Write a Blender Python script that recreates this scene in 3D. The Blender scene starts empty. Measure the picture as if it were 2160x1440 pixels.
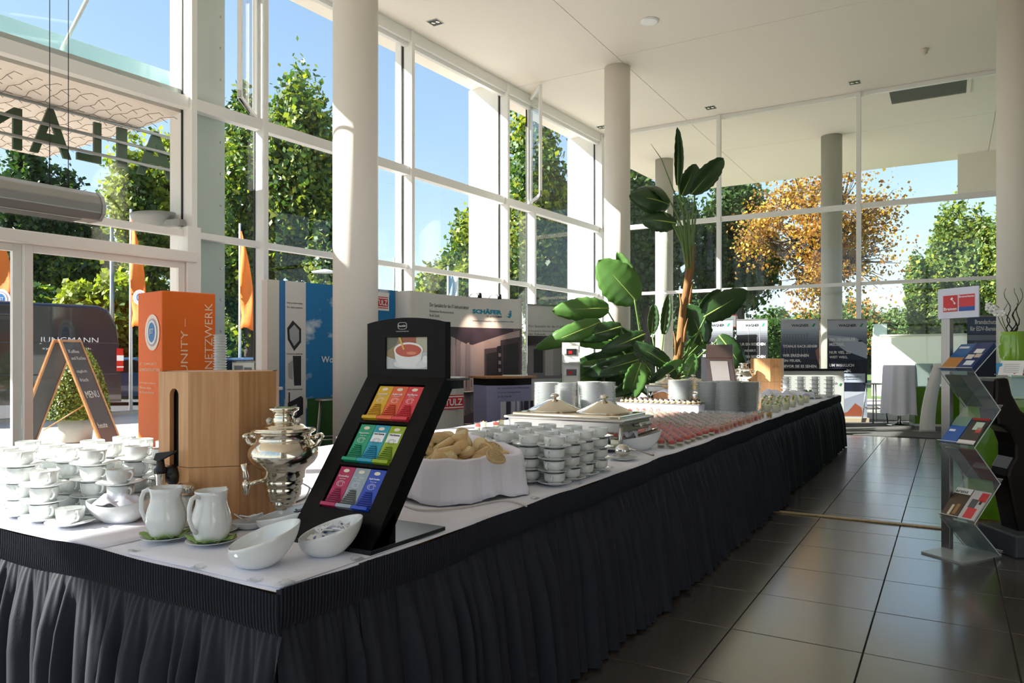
import bpy, math, random
import numpy as np
from mathutils import Vector, Matrix, Euler
random.seed(7)
PI = math.pi
S = bpy.context.scene
C = S.collection
# ---------------------------------------------------------------- camera, sky, sun, exposure
F, CX, CY, H = 1560.0, 1080.0, 752.0, 1.32
TH = math.atan(924 / F); SN, CS = math.sin(TH), math.cos(TH)
cam = bpy.data.cameras.new('camera'); cam.sensor_width = 36; cam.lens = 36 * F / 2160; cam.shift_y = 32 / 2160
cam.clip_end = 600
camo = bpy.data.objects.new('camera', cam); C.objects.link(camo)
camo.location = (0, 0, H); camo.rotation_euler = (PI / 2, 0, TH); S.camera = camo
SUN = Vector((-.62, -.55, .52)).normalized()
w = bpy.data.worlds.new('sky'); S.world = w; w.use_nodes = True
nt = w.node_tree; nt.nodes.clear()
sk = nt.nodes.new('ShaderNodeTexSky'); sk.sky_type = 'NISHITA'; sk.sun_disc = False
sk.sun_elevation = math.asin(SUN.z); sk.sun_rotation = math.atan2(SUN.x, SUN.y)
sk.air_density = 1.0; sk.dust_density = .4; sk.ozone_density = 2.0
bg = nt.nodes.new('ShaderNodeBackground'); bg.inputs[1].default_value = 1.0
wo = nt.nodes.new('ShaderNodeOutputWorld')
# soften the bright horizon band: c / (1 + k c), slightly bluer
sm1 = nt.nodes.new('ShaderNodeVectorMath'); sm1.operation = 'MULTIPLY'; sm1.inputs[1].default_value = (.128, .139, .165); nt.links.new(sk.outputs[0], sm1.inputs[0])
sm2 = nt.nodes.new('ShaderNodeVectorMath'); sm2.operation = 'MULTIPLY_ADD'; sm2.inputs[1].default_value = (1.55,) * 3; sm2.inputs[2].default_value = (1, 1, 1); nt.links.new(sm1.outputs[0], sm2.inputs[0])
sm3 = nt.nodes.new('ShaderNodeVectorMath'); sm3.operation = 'DIVIDE'; nt.links.new(sm1.outputs[0], sm3.inputs[0]); nt.links.new(sm2.outputs[0], sm3.inputs[1])
nt.links.new(sm3.outputs[0], bg.inputs[0]); nt.links.new(bg.outputs[0], wo.inputs[0])
sl = bpy.data.lights.new('sun', 'SUN'); sl.energy = 5.6; sl.angle = .009; sl.color = (1, .95, .88)
so = bpy.data.objects.new('sun', sl); C.objects.link(so); so.rotation_euler = SUN.to_track_quat('Z', 'Y').to_euler()
S.view_settings.view_transform = 'Standard'; S.view_settings.look = 'None'; S.view_settings.gamma = 1
S.view_settings.use_curve_mapping = False; S.view_settings.exposure = 1.78
cy = S.cycles; cy.max_bounces = 9; cy.diffuse_bounces = 5; cy.glossy_bounces = 4; cy.transmission_bounces = 6
cy.transparent_max_bounces = 28; cy.use_denoising = True; cy.caustics_reflective = False; cy.caustics_refractive = False
cy.sample_clamp_indirect = 6

# ---------------------------------------------------------------- pixel helpers
def W(px, py, D):
    a = (px - CX) / F * D
    return Vector((-SN * D + CS * a, CS * D + SN * a, H + (CY - py) / F * D))
def atz(px, py, z): return W(px, py, F * (H - z) / (py - CY))
def G(px, D): v = W(px, CY, D); return (v.x, v.y)
def relax(pts, mind, it=200):
    pts = [list(p) for p in pts]
    for _ in range(it):
        for i in range(len(pts)):
            for j in range(i + 1, len(pts)):
                dx, dy = pts[j][0] - pts[i][0], pts[j][1] - pts[i][1]; d = math.hypot(dx, dy) or 1e-6
                if d < mind:
                    k = (mind - d) / d * .5
                    pts[i][0] -= dx * k; pts[i][1] -= dy * k; pts[j][0] += dx * k; pts[j][1] += dy * k
    return pts

# ---------------------------------------------------------------- materials
def lin(c):
    if isinstance(c, str):
        c = tuple(int(c[i:i + 2], 16) / 255 for i in (0, 2, 4))
    return tuple(x / 12.92 if x <= .04045 else ((x + .055) / 1.055) ** 2.4 for x in c) + (1,)
MC = {}
def mat(name, col, rough=.5, metal=0, spec=.5, var=0, vs=8, bump=0, bs=60, emit=0, sheen=0, coat=0, stretch=None, trans=0, alpha=1):
    if name in MC: return MC[name]
    m = bpy.data.materials.new(name); m.use_nodes = True; n = m.node_tree; p = n.nodes['Principled BSDF']
    c = lin(col); p.inputs['Base Color'].default_value = c; p.inputs['Roughness'].default_value = rough
    p.inputs['Metallic'].default_value = metal; p.inputs['Specular IOR Level'].default_value = spec
    if sheen: p.inputs['Sheen Weight'].default_value = sheen
    if coat: p.inputs['Coat Weight'].default_value = coat
    if trans: p.inputs['Transmission Weight'].default_value = trans
    if alpha < 1: p.inputs['Alpha'].default_value = alpha
    if emit: p.inputs['Emission Color'].default_value = c; p.inputs['Emission Strength'].default_value = emit
    tc = n.nodes.new('ShaderNodeTexCoord')
    src = tc.outputs['Object']
    if stretch:
        mp = n.nodes.new('ShaderNodeMapping'); mp.inputs['Scale'].default_value = stretch
        n.links.new(src, mp.inputs[0]); src = mp.outputs[0]
    v = var or .03
    nz = n.nodes.new('ShaderNodeTexNoise'); nz.inputs['Scale'].default_value = vs; nz.inputs['Detail'].default_value = 5
    n.links.new(src, nz.inputs[0])
    mx = n.nodes.new('ShaderNodeMix'); mx.data_type = 'RGBA'
    mx.inputs[6].default_value = tuple(x * (1 - v) for x in c[:3]) + (1,)
    mx.inputs[7].default_value = tuple(min(1, x * (1 + v)) for x in c[:3]) + (1,)
    n.links.new(nz.outputs[0], mx.inputs[0]); n.links.new(mx.outputs[2], p.inputs['Base Color'])
    if bump:
        nb = n.nodes.new('ShaderNodeTexNoise'); nb.inputs['Scale'].default_value = bs; nb.inputs['Detail'].default_value = 4
        n.links.new(src, nb.inputs[0])
        bn = n.nodes.new('ShaderNodeBump'); bn.inputs['Strength'].default_value = bump; bn.inputs['Distance'].default_value = .01
        n.links.new(nb.outputs[0], bn.inputs['Height']); n.links.new(bn.outputs[0], p.inputs['Normal'])
    MC[name] = m
    return m
def glassmat(name, tint=(1, 1, 1), refl=1.0, rough=0.0, base=0.0, basecol=(1, 1, 1)):
    m = bpy.data.materials.new(name); m.use_nodes = True; n = m.node_tree; n.nodes.clear()
    o = n.nodes.new('ShaderNodeOutputMaterial'); t = n.nodes.new('ShaderNodeBsdfTransparent'); t.inputs[0].default_value = tint + (1,)
    g = n.nodes.new('ShaderNodeBsdfGlossy'); g.inputs['Roughness'].default_value = rough
    lw = n.nodes.new('ShaderNodeLayerWeight'); lw.inputs[0].default_value = .5
    pw = n.nodes.new('ShaderNodeMath'); pw.operation = 'POWER'; pw.inputs[1].default_value = 4.5; n.links.new(lw.outputs['Facing'], pw.inputs[0])
    fr = n.nodes.new('ShaderNodeMath'); fr.operation = 'MULTIPLY_ADD'; fr.inputs[1].default_value = .95; fr.inputs[2].default_value = .04; n.links.new(pw.outputs[0], fr.inputs[0])
    mu = n.nodes.new('ShaderNodeMath'); mu.operation = 'MULTIPLY'; mu.inputs[1].default_value = refl; mu.use_clamp = True
    mx = n.nodes.new('ShaderNodeMixShader')
    n.links.new(fr.outputs[0], mu.inputs[0]); n.links.new(mu.outputs[0], mx.inputs[0])
    src = t.outputs[0]
    if base:
        d = n.nodes.new('ShaderNodeBsdfDiffuse'); d.inputs[0].default_value = basecol + (1,)
        mb = n.nodes.new('ShaderNodeMixShader'); mb.inputs[0].default_value = base
        n.links.new(t.outputs[0], mb.inputs[1]); n.links.new(d.outputs[0], mb.inputs[2]); src = mb.outputs[0]
    n.links.new(src, mx.inputs[1]); n.links.new(g.outputs[0], mx.inputs[2]); n.links.new(mx.outputs[0], o.inputs[0])
    return m
def leafmat(name, col, tr=.35, rough=.5, var=.25, vs=1.5):
    m = mat(name, col, rough, var=var, vs=vs); n = m.node_tree; p = n.nodes['Principled BSDF']; o = n.nodes['Material Output']
    t = n.nodes.new('ShaderNodeBsdfTranslucent'); mx = n.nodes.new('ShaderNodeMixShader'); mx.inputs[0].default_value = tr
    c = lin(col); t.inputs[0].default_value = (min(1, c[0] * 1.6), min(1, c[1] * 1.7), c[2] * .8, 1)
    n.links.new(p.outputs[0], mx.inputs[1]); n.links.new(t.outputs[0], mx.inputs[2]); n.links.new(mx.outputs[0], o.inputs[0])
    return m
GLASS = glassmat('window_glass', (.96, .98, .975), .6)
GLASSC = glassmat('tumbler_glass', (.97, .98, .98), 1.2, .02, .05)
ACRYL = glassmat('acrylic', (.96, .985, .98), 1.3, .02, .05)
FROST = glassmat('frosted_glass', (.75, .85, .85), 1.0, .3, .55, (.55, .72, .74))
M_white = mat('white_frame_paint', 'f2f1ee', .35, var=.02)
M_ceil = mat('ceiling_paint', 'efe7dc', .7, var=.02, vs=.6)
M_col = mat('column_paint', 'e9e2d8', .55, var=.02, vs=3)
M_porc = mat('porcelain', 'e3e6e5', .12, spec=.6, coat=.5)
M_chrome = mat('chrome', 'd9d6cf', .07, 1, var=.02)
M_steel = mat('brushed_steel', 'b9b7b2', .28, 1, var=.04)
M_silver = mat('polished_silver', 'e0d8c8', .12, 1)
M_alu = mat('aluminium', 'a8a8a6', .35, .9)
M_black = mat('black_lacquer', '040404', .42, spec=.12, var=.1)
M_blackp = mat('black_plastic', '0b0b0c', .35)
M_rub = mat('gasket', '121416', .6)
M_cloth = mat('white_linen', 'ebebf6', .85, var=.02, vs=3, bump=.12, bs=7, sheen=.2)
M_nap = mat('white_napkin', 'e8e8f4', .85, bump=.3, bs=22, sheen=.2)
M_skirt = mat('navy_skirt_fabric', '1d202b', .7, var=.2, vs=30, spec=.35, bump=.1, bs=240)
M_conc = mat('concrete', 'a9a89e', .85, var=.12, vs=2.5, bump=.2, bs=20)
M_paper = mat('white_paper', 'f4f4f2', .6)
M_print = mat('grey_print', '6b6d75', .6)
M_dkprint = mat('dark_print', '24242a', .6)
M_txt = mat('charcoal_print', '35363a', .6)
M_wprint = mat('white_print', 'f2f2f2', .5)
M_grey = mat('mid_grey_print', 'a2a4aa', .5)

def woodmat(name, c1, c2, rough=.38):
    m = bpy.data.materials.new(name); m.use_nodes = True; n = m.node_tree; p = n.nodes['Principled BSDF']
    tc = n.nodes.new('ShaderNodeTexCoord'); mp = n.nodes.new('ShaderNodeMapping'); mp.inputs['Scale'].default_value = (28, 28, 1.4)
    nz = n.nodes.new('ShaderNodeTexNoise'); nz.inputs['Scale'].default_value = 2.2; nz.inputs['Detail'].default_value = 6; nz.inputs['Distortion'].default_value = .6
    cr = n.nodes.new('ShaderNodeValToRGB'); cr.color_ramp.elements[0].position = .35; cr.color_ramp.elements[1].position = .7
    cr.color_ramp.elements[0].color = lin(c1); cr.color_ramp.elements[1].color = lin(c2)
    n.links.new(tc.outputs['Object'], mp.inputs[0]); n.links.new(mp.outputs[0], nz.inputs[0]); n.links.new(nz.outputs[0], cr.inputs[0])
    n.links.new(cr.outputs[0], p.inputs['Base Color']); p.inputs['Roughness'].default_value = rough
    MC[name] = m; return m
M_beech = woodmat('beech_veneer', 'c68f5c', 'd9a774')
M_oak = woodmat('oak_trim', 'a58a5c', 'c2a878')
M_pine = woodmat('pine_frame', '9a6638', 'b9854f')

# ---------------------------------------------------------------- mesh builder
_n1 = 'first second third fourth fifth sixth seventh eighth ninth tenth eleventh twelfth thirteenth fourteenth fifteenth sixteenth seventeenth eighteenth nineteenth'.split()
def ordw(k): # 1 -> first
    if k < 20: return _n1[k - 1]
    if k == 20: return 'twentieth'
    if k == 30: return 'thirtieth'
    return ('twenty-' if k < 30 else 'thirty-') + _n1[k % 10 - 1]
class B:
    def __init__(s): s.v = []; s.f = []; s.m = []; s.s = []
    def add(s, vs, fs, mi=0, sm=False, M=None):
        o = len(s.v)
        if M is not None: vs = [M @ Vector(p) for p in vs]
        s.v += [tuple(p) for p in vs]
        for f in fs: s.f.append([o + i for i in f]); s.m.append(mi); s.s.append(sm)
        return s
    def box(s, x0, x1, y0, y1, z0, z1, mi=0, M=None):
        return s.add([(x0, y0, z0), (x1, y0, z0), (x1, y1, z0), (x0, y1, z0), (x0, y0, z1), (x1, y0, z1), (x1, y1, z1), (x0, y1, z1)],
                     [(0, 3, 2, 1), (4, 5, 6, 7), (0, 1, 5, 4), (1, 2, 6, 5), (2, 3, 7, 6), (3, 0, 4, 7)], mi, False, M)
    def lathe(s, prof, n=24, c=(0, 0, 0), mi=0, sm=True, M=None, sx=1, sy=1):
        vs = []; fs = []
        for r, z in prof:
            for k in range(n):
                a = 2 * PI * k / n; vs.append((c[0] + r * sx * math.cos(a), c[1] + r * sy * math.sin(a), c[2] + z))
        for i in range(len(prof) - 1):
            for k in range(n):
                fs.append((i * n + k, i * n + (k + 1) % n, (i + 1) * n + (k + 1) % n, (i + 1) * n + k))
        if prof[0][0] > 1e-4: fs.append(tuple(range(n))[::-1]) if prof[0][1] <= prof[-1][1] or True else None
        if prof[-1][0] > 1e-4 and s._cap: fs.append(tuple((len(prof) - 1) * n + k for k in range(n)))
        return s.add(vs, fs, mi, sm, M)
    _cap = True
    def tube(s, pts, r, n=8, mi=0, sm=True, M=None):
        pts = [Vector(p) for p in pts]; rs = r if isinstance(r, (list, tuple)) else [r] * len(pts)
        vs = []; fs = []; up = Vector((0, 0, 1)); prev = None
        for i, p in enumerate(pts):
            t = (pts[min(i + 1, len(pts) - 1)] - pts[max(i - 1, 0)]); t = t.normalized() if t.length > 1e-9 else Vector((0, 0, 1))
            if prev is None:
                a = t.cross(up); a = t.cross(Vector((1, 0, 0))) if a.length < .05 else a
            else:
                a = prev - t * prev.dot(t)
                if a.length < 1e-6: a = t.orthogonal()
            a.normalize(); prev = a; b = t.cross(a)
            for k in range(n):
                q = 2 * PI * k / n; vs.append(p + (a * math.cos(q) + b * math.sin(q)) * rs[i])
        for i in range(len(pts) - 1):
            for k in range(n):
                fs.append((i * n + k, i * n + (k + 1) % n, (i + 1) * n + (k + 1) % n, (i + 1) * n + k))
        fs.append(tuple(range(n))[::-1]); fs.append(tuple((len(pts) - 1) * n + k for k in range(n)))
        return s.add(vs, fs, mi, sm, M)
    def prism(s, poly, y0, y1, mi=0, M=None, axis='y', sm=False):
        n = len(poly)
        def P(a, b, c): return (a, c, b) if axis == 'y' else ((a, b, c) if axis == 'z' else (c, a, b))
        vs = [P(a, b, y0) for a, b in poly] + [P(a, b, y1) for a, b in poly]
        fs = [tuple(range(n)), tuple(range(n, 2 * n))[::-1]] + [(i, i + n, (i + 1) % n + n, (i + 1) % n) for i in range(n)]
        return s.add(vs, fs, mi, sm, M)
    def poly(s, pts, y, mi=0, M=None):
        return s.add([(a, y, b) for a, b in pts], [tuple(range(len(pts)))], mi, False, M)
    def rect(s, x0, x1, z0, z1, y, mi=0, M=None): return s.poly([(x0, z0), (x1, z0), (x1, z1), (x0, z1)], y, mi, M)
    def disc(s, x, z, r, y, mi=0, n=24, rz=None):
        rz = rz or r; return s.poly([(x + r * math.cos(2 * PI * k / n), z + rz * math.sin(2 * PI * k / n)) for k in range(n)], y, mi)
    def ball(s, c, r, n=12, mi=0, sz=1.0, M=None):
        pr = [(r * math.sin(PI * i / (n // 2 + 2)), -r * sz * math.cos(PI * i / (n // 2 + 2))) for i in range(n // 2 + 3)]
        pr[0] = (1e-5, pr[0][1]); pr[-1] = (1e-5, pr[-1][1]); return s.lathe(pr, n, c, mi, True, M)
    def mesh(s, name, mats):
        me = bpy.data.meshes.new(name); me.from_pydata(s.v, [], s.f)
        for m in (mats if isinstance(mats, (list, tuple)) else [mats]): me.materials.append(m)
        me.polygons.foreach_set('material_index', s.m); me.polygons.foreach_set('use_smooth', s.s); me.update(); return me
    def obj(s, name, mats, parent=None, loc=None, rz=0, bevel=0):
        o = bpy.data.objects.new(name, s.mesh(name, mats)); C.objects.link(o)
        if parent: o.parent = parent
        if loc: o.location = loc
        if rz: o.rotation_euler = (0, 0, rz)
        if bevel:
            bm = o.modifiers.new('bevel', 'BEVEL'); bm.width = bevel; bm.segments = 2; bm.limit_method = 'ANGLE'
        return o
def tag(o, label=None, cat=None, group=None, kind=None):
    if label: o['label'] = label
    if cat: o['category'] = cat
    if group: o['group'] = group
    if kind: o['kind'] = kind
    return o
def empty(name, loc=(0, 0, 0), rz=0, parent=None, label=None, cat=None, group=None, kind=None):
    o = bpy.data.objects.new(name, None); C.objects.link(o); o.location = loc; o.rotation_euler = (0, 0, rz); o.empty_display_size = .05
    if parent: o.parent = parent
    return tag(o, label, cat, group, kind)
def copytree(o, loc=None, rz=None, label=None, group=None, parent=None):
    c = o.copy(); C.objects.link(c); c.parent = parent
    if loc is not None: c.location = loc
    if rz is not None: c.rotation_euler = (0, 0, rz)
    if label: c['label'] = label
    if group: c['group'] = group
    for ch in o.children:
        d = copytree(ch); d.parent = c
    return c
def text(name, s, mt, parent, x, z, w=None, h=None, y=-.003, rot=0, M=None, ext=.0005, bold=0, flip=False, align='L'):
    """lettering in the local x-z plane of the parent, lower left corner at (x, z), fitted to width w and / or height h"""
    cu = bpy.data.curves.new(name, 'FONT'); cu.body = s; cu.size = 1; cu.extrude = ext; cu.offset = bold; cu.resolution_u = 2
    t = bpy.data.objects.new(name, cu); C.objects.link(t); bpy.context.view_layer.update()
    me = bpy.data.meshes.new_from_object(t.evaluated_get(bpy.context.evaluated_depsgraph_get()))
    bpy.data.objects.remove(t)
    n = len(me.vertices); co = np.empty(n * 3); me.vertices.foreach_get('co', co); co = co.reshape(-1, 3)
    mn = co.min(0); mx = co.max(0); sz = np.maximum(mx - mn, 1e-6); co -= mn
    sx = w / sz[0] if w else None; sy = h / sz[1] if h else None
    sx = sx or sy; sy = sy or sx
    X = co[:, 0] * sx; Z = co[:, 1] * sy; Y = co[:, 2]
    if flip: X = sz[0] * sx - X
    if align == 'C': X -= sz[0] * sx / 2
    ca, sa = math.cos(rot), math.sin(rot)
    out = np.stack([x + X * ca - Z * sa, y - Y, z + X * sa + Z * ca], 1)
    me.vertices.foreach_set('co', out.reshape(-1)); me.materials.clear(); me.materials.append(mt)
    me.polygons.foreach_set('material_index', [0] * len(me.polygons)); me.update(); me.name = name
    o = bpy.data.objects.new(name, me); C.objects.link(o); o.parent = parent
    if M is not None: o.matrix_local = M
    return o
def panel(name, label, cat, p0, p1, group=None, z=0):
    p0 = Vector((p0[0], p0[1])); p1 = Vector((p1[0], p1[1])); d = p1 - p0
    return empty(name, (p0.x, p0.y, z), math.atan2(d.y, d.x), None, label, cat, group), d.length
# ================================================================ SETTING
ZC = 6.93; ZT1 = 4.52; ZT2 = 2.87; YB = 17.34; K = .0583; PHI = math.atan(K)
def FX(y, inset=0): return -8.1625 + K * (y - 9.4625) + inset
def Yf(px, inset=0):
    r = (px - CX) / F; d = (-SN + CS * r, CS + SN * r)
    t = (-8.1625 + inset - K * 9.4625) / (d[0] - K * d[1]); return d[1] * t
# ---- floor tiles
TX, TY = .583, .6225
M_tile = bpy.data.materials.new('floor_tile'); M_tile.use_nodes = True
n = M_tile.node_tree; p = n.nodes['Principled BSDF']
oi = n.nodes.new('ShaderNodeObjectInfo'); tc = n.nodes.new('ShaderNodeTexCoord')
nz = n.nodes.new('ShaderNodeTexNoise'); nz.inputs['Scale'].default_value = 5; nz.inputs['Detail'].default_value = 8
va = n.nodes.new('ShaderNodeVectorMath'); va.operation = 'ADD'
n.links.new(tc.outputs['Object'], va.inputs[0]); n.links.new(oi.outputs['Location'], va.inputs[1]); n.links.new(va.outputs[0], nz.inputs[0])
mx = n.nodes.new('ShaderNodeMix'); mx.data_type = 'RGBA'; mx.inputs[6].default_value = lin('48433f'); mx.inputs[7].default_value = lin('534d48')
n.links.new(nz.outputs[0], mx.inputs[0]); n.links.new(mx.outputs[2], p.inputs['Base Color'])
mr = n.nodes.new('ShaderNodeMapRange'); mr.inputs[3].default_value = .2; mr.inputs[4].default_value = .25
n.links.new(nz.outputs[0], mr.inputs[0]); n.links.new(mr.outputs[0], p.inputs['Roughness'])
p.inputs['Specular IOR Level'].default_value = 1.0; p.inputs['Coat Weight'].default_value = .7; p.inputs['Coat Roughness'].default_value = .16; p.inputs['Coat IOR'].default_value = 1.7
M_grout = mat('grout', '2a2622', .9)
floor = B().box(-8.6, 7.0, -6.0, YB, -.1, -.006).obj('floor', M_grout); tag(floor, kind='structure')
g = .003
tb = B(); x0, x1, y0, y1 = g, TX - g, g, TY - g; e = .0015
tb.add([(x0, y0, -.008), (x1, y0, -.008), (x1, y1, -.008), (x0, y1, -.008), (x0, y0, -e), (x1, y0, -e), (x1, y1, -e), (x0, y1, -e),
        (x0 + e, y0 + e, 0), (x1 - e, y0 + e, 0), (x1 - e, y1 - e, 0), (x0 + e, y1 - e, 0)],
       [(0, 1, 5, 4), (1, 2, 6, 5), (2, 3, 7, 6), (3, 0, 4, 7), (4, 5, 9, 8), (5, 6, 10, 9), (6, 7, 11, 10), (7, 4, 8, 11), (8, 9, 10, 11)])
tm = tb.mesh('floor_tile', M_tile)
rest = B(); q = []
for i in range(-12, 14):
    for j in range(-16, 16):
        X = -.917 + i * TX; Y = 4.255 + j * TY
        if X + TX > 7.0 or Y + TY > 13.75 or X < -8.5 or Y < -5.9: continue
        if -1 <= i <= 9 and j >= -4:
            o = bpy.data.objects.new('floor_tile', tm); C.objects.link(o); o.parent = floor; o.location = (X, Y, random.uniform(-.0005, .0003))
        else: rest.add([(a + X, b + Y, c) for a, b, c in tb.v], tb.f)
ro = rest.obj('floor_tiles_under_tables', M_tile, floor); ro['kind'] = 'stuff'
B().box(-1.44, 1.6, 6.53, 6.585, 0, .012).obj('trim_1', M_oak, bevel=.004)['kind'] = 'structure'
M_carpet = mat('grey_carpet', '565654', .95, var=.15, vs=40, bump=.5, bs=300)
tag(B().box(-8.4, 6.9, 13.77, YB - .02, -.006, .006).obj('exhibition_carpet', M_carpet), 'flat grey carpet beyond the tiled floor, under the bar stool and cocktail table', 'carpet')

# ---- ceiling of large panels
ceil = empty('ceiling', (0, 0, ZC), kind='structure')
B().prism([(FX(-6.4) - .72, -6.4), (7.2, -6.4), (7.2, 24.6), (FX(24.6) - .72, 24.6)], .03, .25, axis='z').obj('ceiling_slab', M_ceil, ceil)
for (a, b, c, d) in ((-9.3, -5.37, -6.2, 5.9), (-9.3, -5.37, 5.9, 13.3), (-5.37, .9, -6.2, 12.9), (.9, 7.2, -6.2, 12.9),
                     (-9.3, -5.37, 13.3, 24.6), (-5.37, .9, 12.9, 20.3), (.9, 7.2, 12.9, 24.6), (-5.37, .9, 20.3, 24.6)):
    a0, a1 = (FX(c) - .72, FX(d) - .72) if a < -9 else (a, a)
    B().prism([(a0 + .006, c + .006), (b - .006, c + .006), (b - .006, d - .006), (a1 + .006, d - .006)], 0, .03, axis='z').obj('ceiling_panel', M_ceil, ceil)
def downlight(px, py):
    v = atz(px, py, ZC)
    t = empty('downlight', (v.x, v.y, ZC), 0, None, None, 'ceiling light')
    b = B()
    for s in (-1, 1):
        b.box(-.11, .11, s * .095, s * .11, -.006, .0); b.box(s * .095, s * .11, -.095, .095, -.006, .0)
    b.obj('frame', M_alu, t)
    B().box(-.095, .095, -.095, .095, -.002, 0).obj('recess', M_blackp, t)
    for s in (-1, 1): B().lathe([(.001, -.012), (.035, -.012), (.04, -.003)], 14, (s * .045, 0, 0)).obj('lamp', M_chrome, t)
    return t
for (px, py), lb in zip(((918, 47), (1803, 174), (1499, 227), (1270, 268)),
                        ('small square recessed downlight in the ceiling above the long window wall',
                         'small square downlight in the ceiling beside the far glass wall, above the grey vent',
                         'small square downlight by the far glass wall, above the tall palm-like plant',
                         'small square downlight peeping out beside the head of the second column')):
    downlight(px, py)['label'] = lb
v = atz(1370, 44, ZC)
tag(B().lathe([(.001, -.03), (.12, -.03), (.15, -.022), (.158, 0)], 32, tuple(v)).obj('ceiling_disc_light', mat('white_enamel', 'f3f3f3', .3)), 'flat round white disc fitting in the middle of the ceiling', 'ceiling light')  # round ceiling light, modelled as a plain unlit disc
v = atz(1950, 104, ZC)
t = empty('smoke_detector', tuple(v), 0, None, 'tiny beige smoke detector alone on the ceiling towards the right', 'smoke detector')
B().lathe([(.03, -.09), (.05, -.075), (.055, -.03), (.07, -.02), (.07, 0)], 20).obj('body', mat('ivory_plastic', 'd9cdb8', .5), t)
# terrace ceiling vent, seen through the far glass
p0, p1, p2 = atz(1875, 190, ZC), atz(2040, 165, ZC), atz(1884, 217, ZC)
t = empty('ceiling_vent', (p0.x, p0.y, ZC), 0, None, 'dark grey louvred vent in the terrace soffit behind the far glass wall', 'vent')
L = p1.x - p0.x; Dp = p2.y - p0.y
b = B(); b.box(-.08, L + .08, -.08, 0, -.03, 0); b.box(-.08, L + .08, Dp, Dp + .08, -.03, 0); b.box(-.08, 0, 0, Dp, -.03, 0); b.box(L, L + .08, 0, Dp, -.03, 0)
b.obj('frame', M_ceil, t)
for i in range(14): B().box(0, L, Dp * i / 14 + .01, Dp * (i + .8) / 14, -.02, -.005).obj('slat', mat('vent_grey', '5b5f58', .6), t)
# downstand wall panel on the terrace edge
B().box(G(2020, 24 / (CS + SN * (2020 - CX) / F))[0], 7.2, 24.0, 24.2, 5.72, ZC).obj('wall_terrace', M_ceil)['kind'] = 'structure'

# ---- walls and rear glazing out of frame
M_wall = mat('plaster', 'd2d0cf', .8)
B().box(7.0, 7.2, -6.2, 17.4, 0, ZC).obj('wall_right', M_wall)['kind'] = 'structure'
win3 = empty('unseen_window', (0, -6.2, 0), 0, kind='structure')  # unseen rear glazing, put in and sized to bring more daylight inside
B().box(4.35, 7.2, -6.4, -6.2, 0, ZC).obj('wall_rear', M_wall)['kind'] = 'structure'
for k in range(6):
    x = -8.9 + k * 2.65; B().box(x - .05, x + .05, 0, .14, 0, ZC).obj('mullion', M_white, win3)
    if k < 5:
        for z0, z1 in ((.1, 2.8), (2.9, 4.45), (4.6, 6.85)): B().box(x + .05, x + 2.6, .05, .06, z0, z1).obj('pane', GLASS, win3)
        for z0, z1 in ((0, .1), (2.8, 2.9), (4.45, 4.6), (6.85, ZC)): B().box(x + .05, x + 2.6, .0, .12, z0, z1).obj('transom', M_white, win3)

# ---- left glass wall (local x into the room, local y along the wall)
win = empty('window_1', (FX(0), 0, 0), -PHI, kind='structure')
cphi = math.cos(PHI)
def ly(Y): return Y / cphi
md = .19; mw = .075
Ym = [Yf(418, md), Yf(568, md), Yf(876, md), Yf(1076, md)]
Y5 = Yf(1132, md); YC = YB - .12
mull = [-5.6, -2.7, .2, 3.1] + Ym + [YC]
def mullion(Y, z0=0, z1=ZC, d=md, wd=mw):
    y = ly(Y)
    m = B().box(0, d, y - wd, y, z0, z1).obj('mullion', M_white, win, bevel=.004)
    B().box(-.03, .0, y - wd - .012, y - wd, z0, z1).obj('gasket', M_rub, m)
    return m
for Y in mull: mullion(Y)
mullion(Y5, 0, ZT1)
def transom(y0, y1, z, h=.15, d=.13):
    B().box(0, d, ly(y0), ly(y1) - mw, z - h / 2, z + h / 2).obj('transom', M_white, win, bevel=.004)
bays = list(zip(mull[:-1], mull[1:]))
for i, (a, b_) in enumerate(bays):
    transom(a, b_, ZT1); transom(a, b_, ZT2, .085, .1)
    B().box(0, .16, ly(a), ly(b_) - mw, ZC - .2, ZC).obj('head_rail', M_white, win, bevel=.004)
    B().box(.02, .10, ly(a), ly(b_) - mw, ZC - .27, ZC - .2).obj('inner_rail', M_white, win)
    opened = i in (4, 7)
    door = i in (3,)
    if not door:
        B().box(0, .12, ly(a), ly(b_) - mw, 0, .14).obj('sill', M_white, win)
        B().box(-.014, -.006, ly(a), ly(b_) - mw, .14, ZT2 - .04).obj('pane', GLASS, win)
    B().box(-.014, -.006, ly(a), ly(b_) - mw, ZT2 + .04, ZT1 - .07).obj('pane', GLASS, win)
    if opened and i == 4: continue
    if i == 7:
        B().box(-.014, -.006, ly(Y5), ly(b_) - mw, ZT1 + .07, ZC - .2).obj('pane', GLASS, win); mullion(Y5, ZT1 + .07, ZC, .1); continue
    B().box(-.014, -.006, ly(a), ly(b_) - mw, ZT1 + .07, ZC - .2).obj('pane', GLASS, win)
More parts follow.
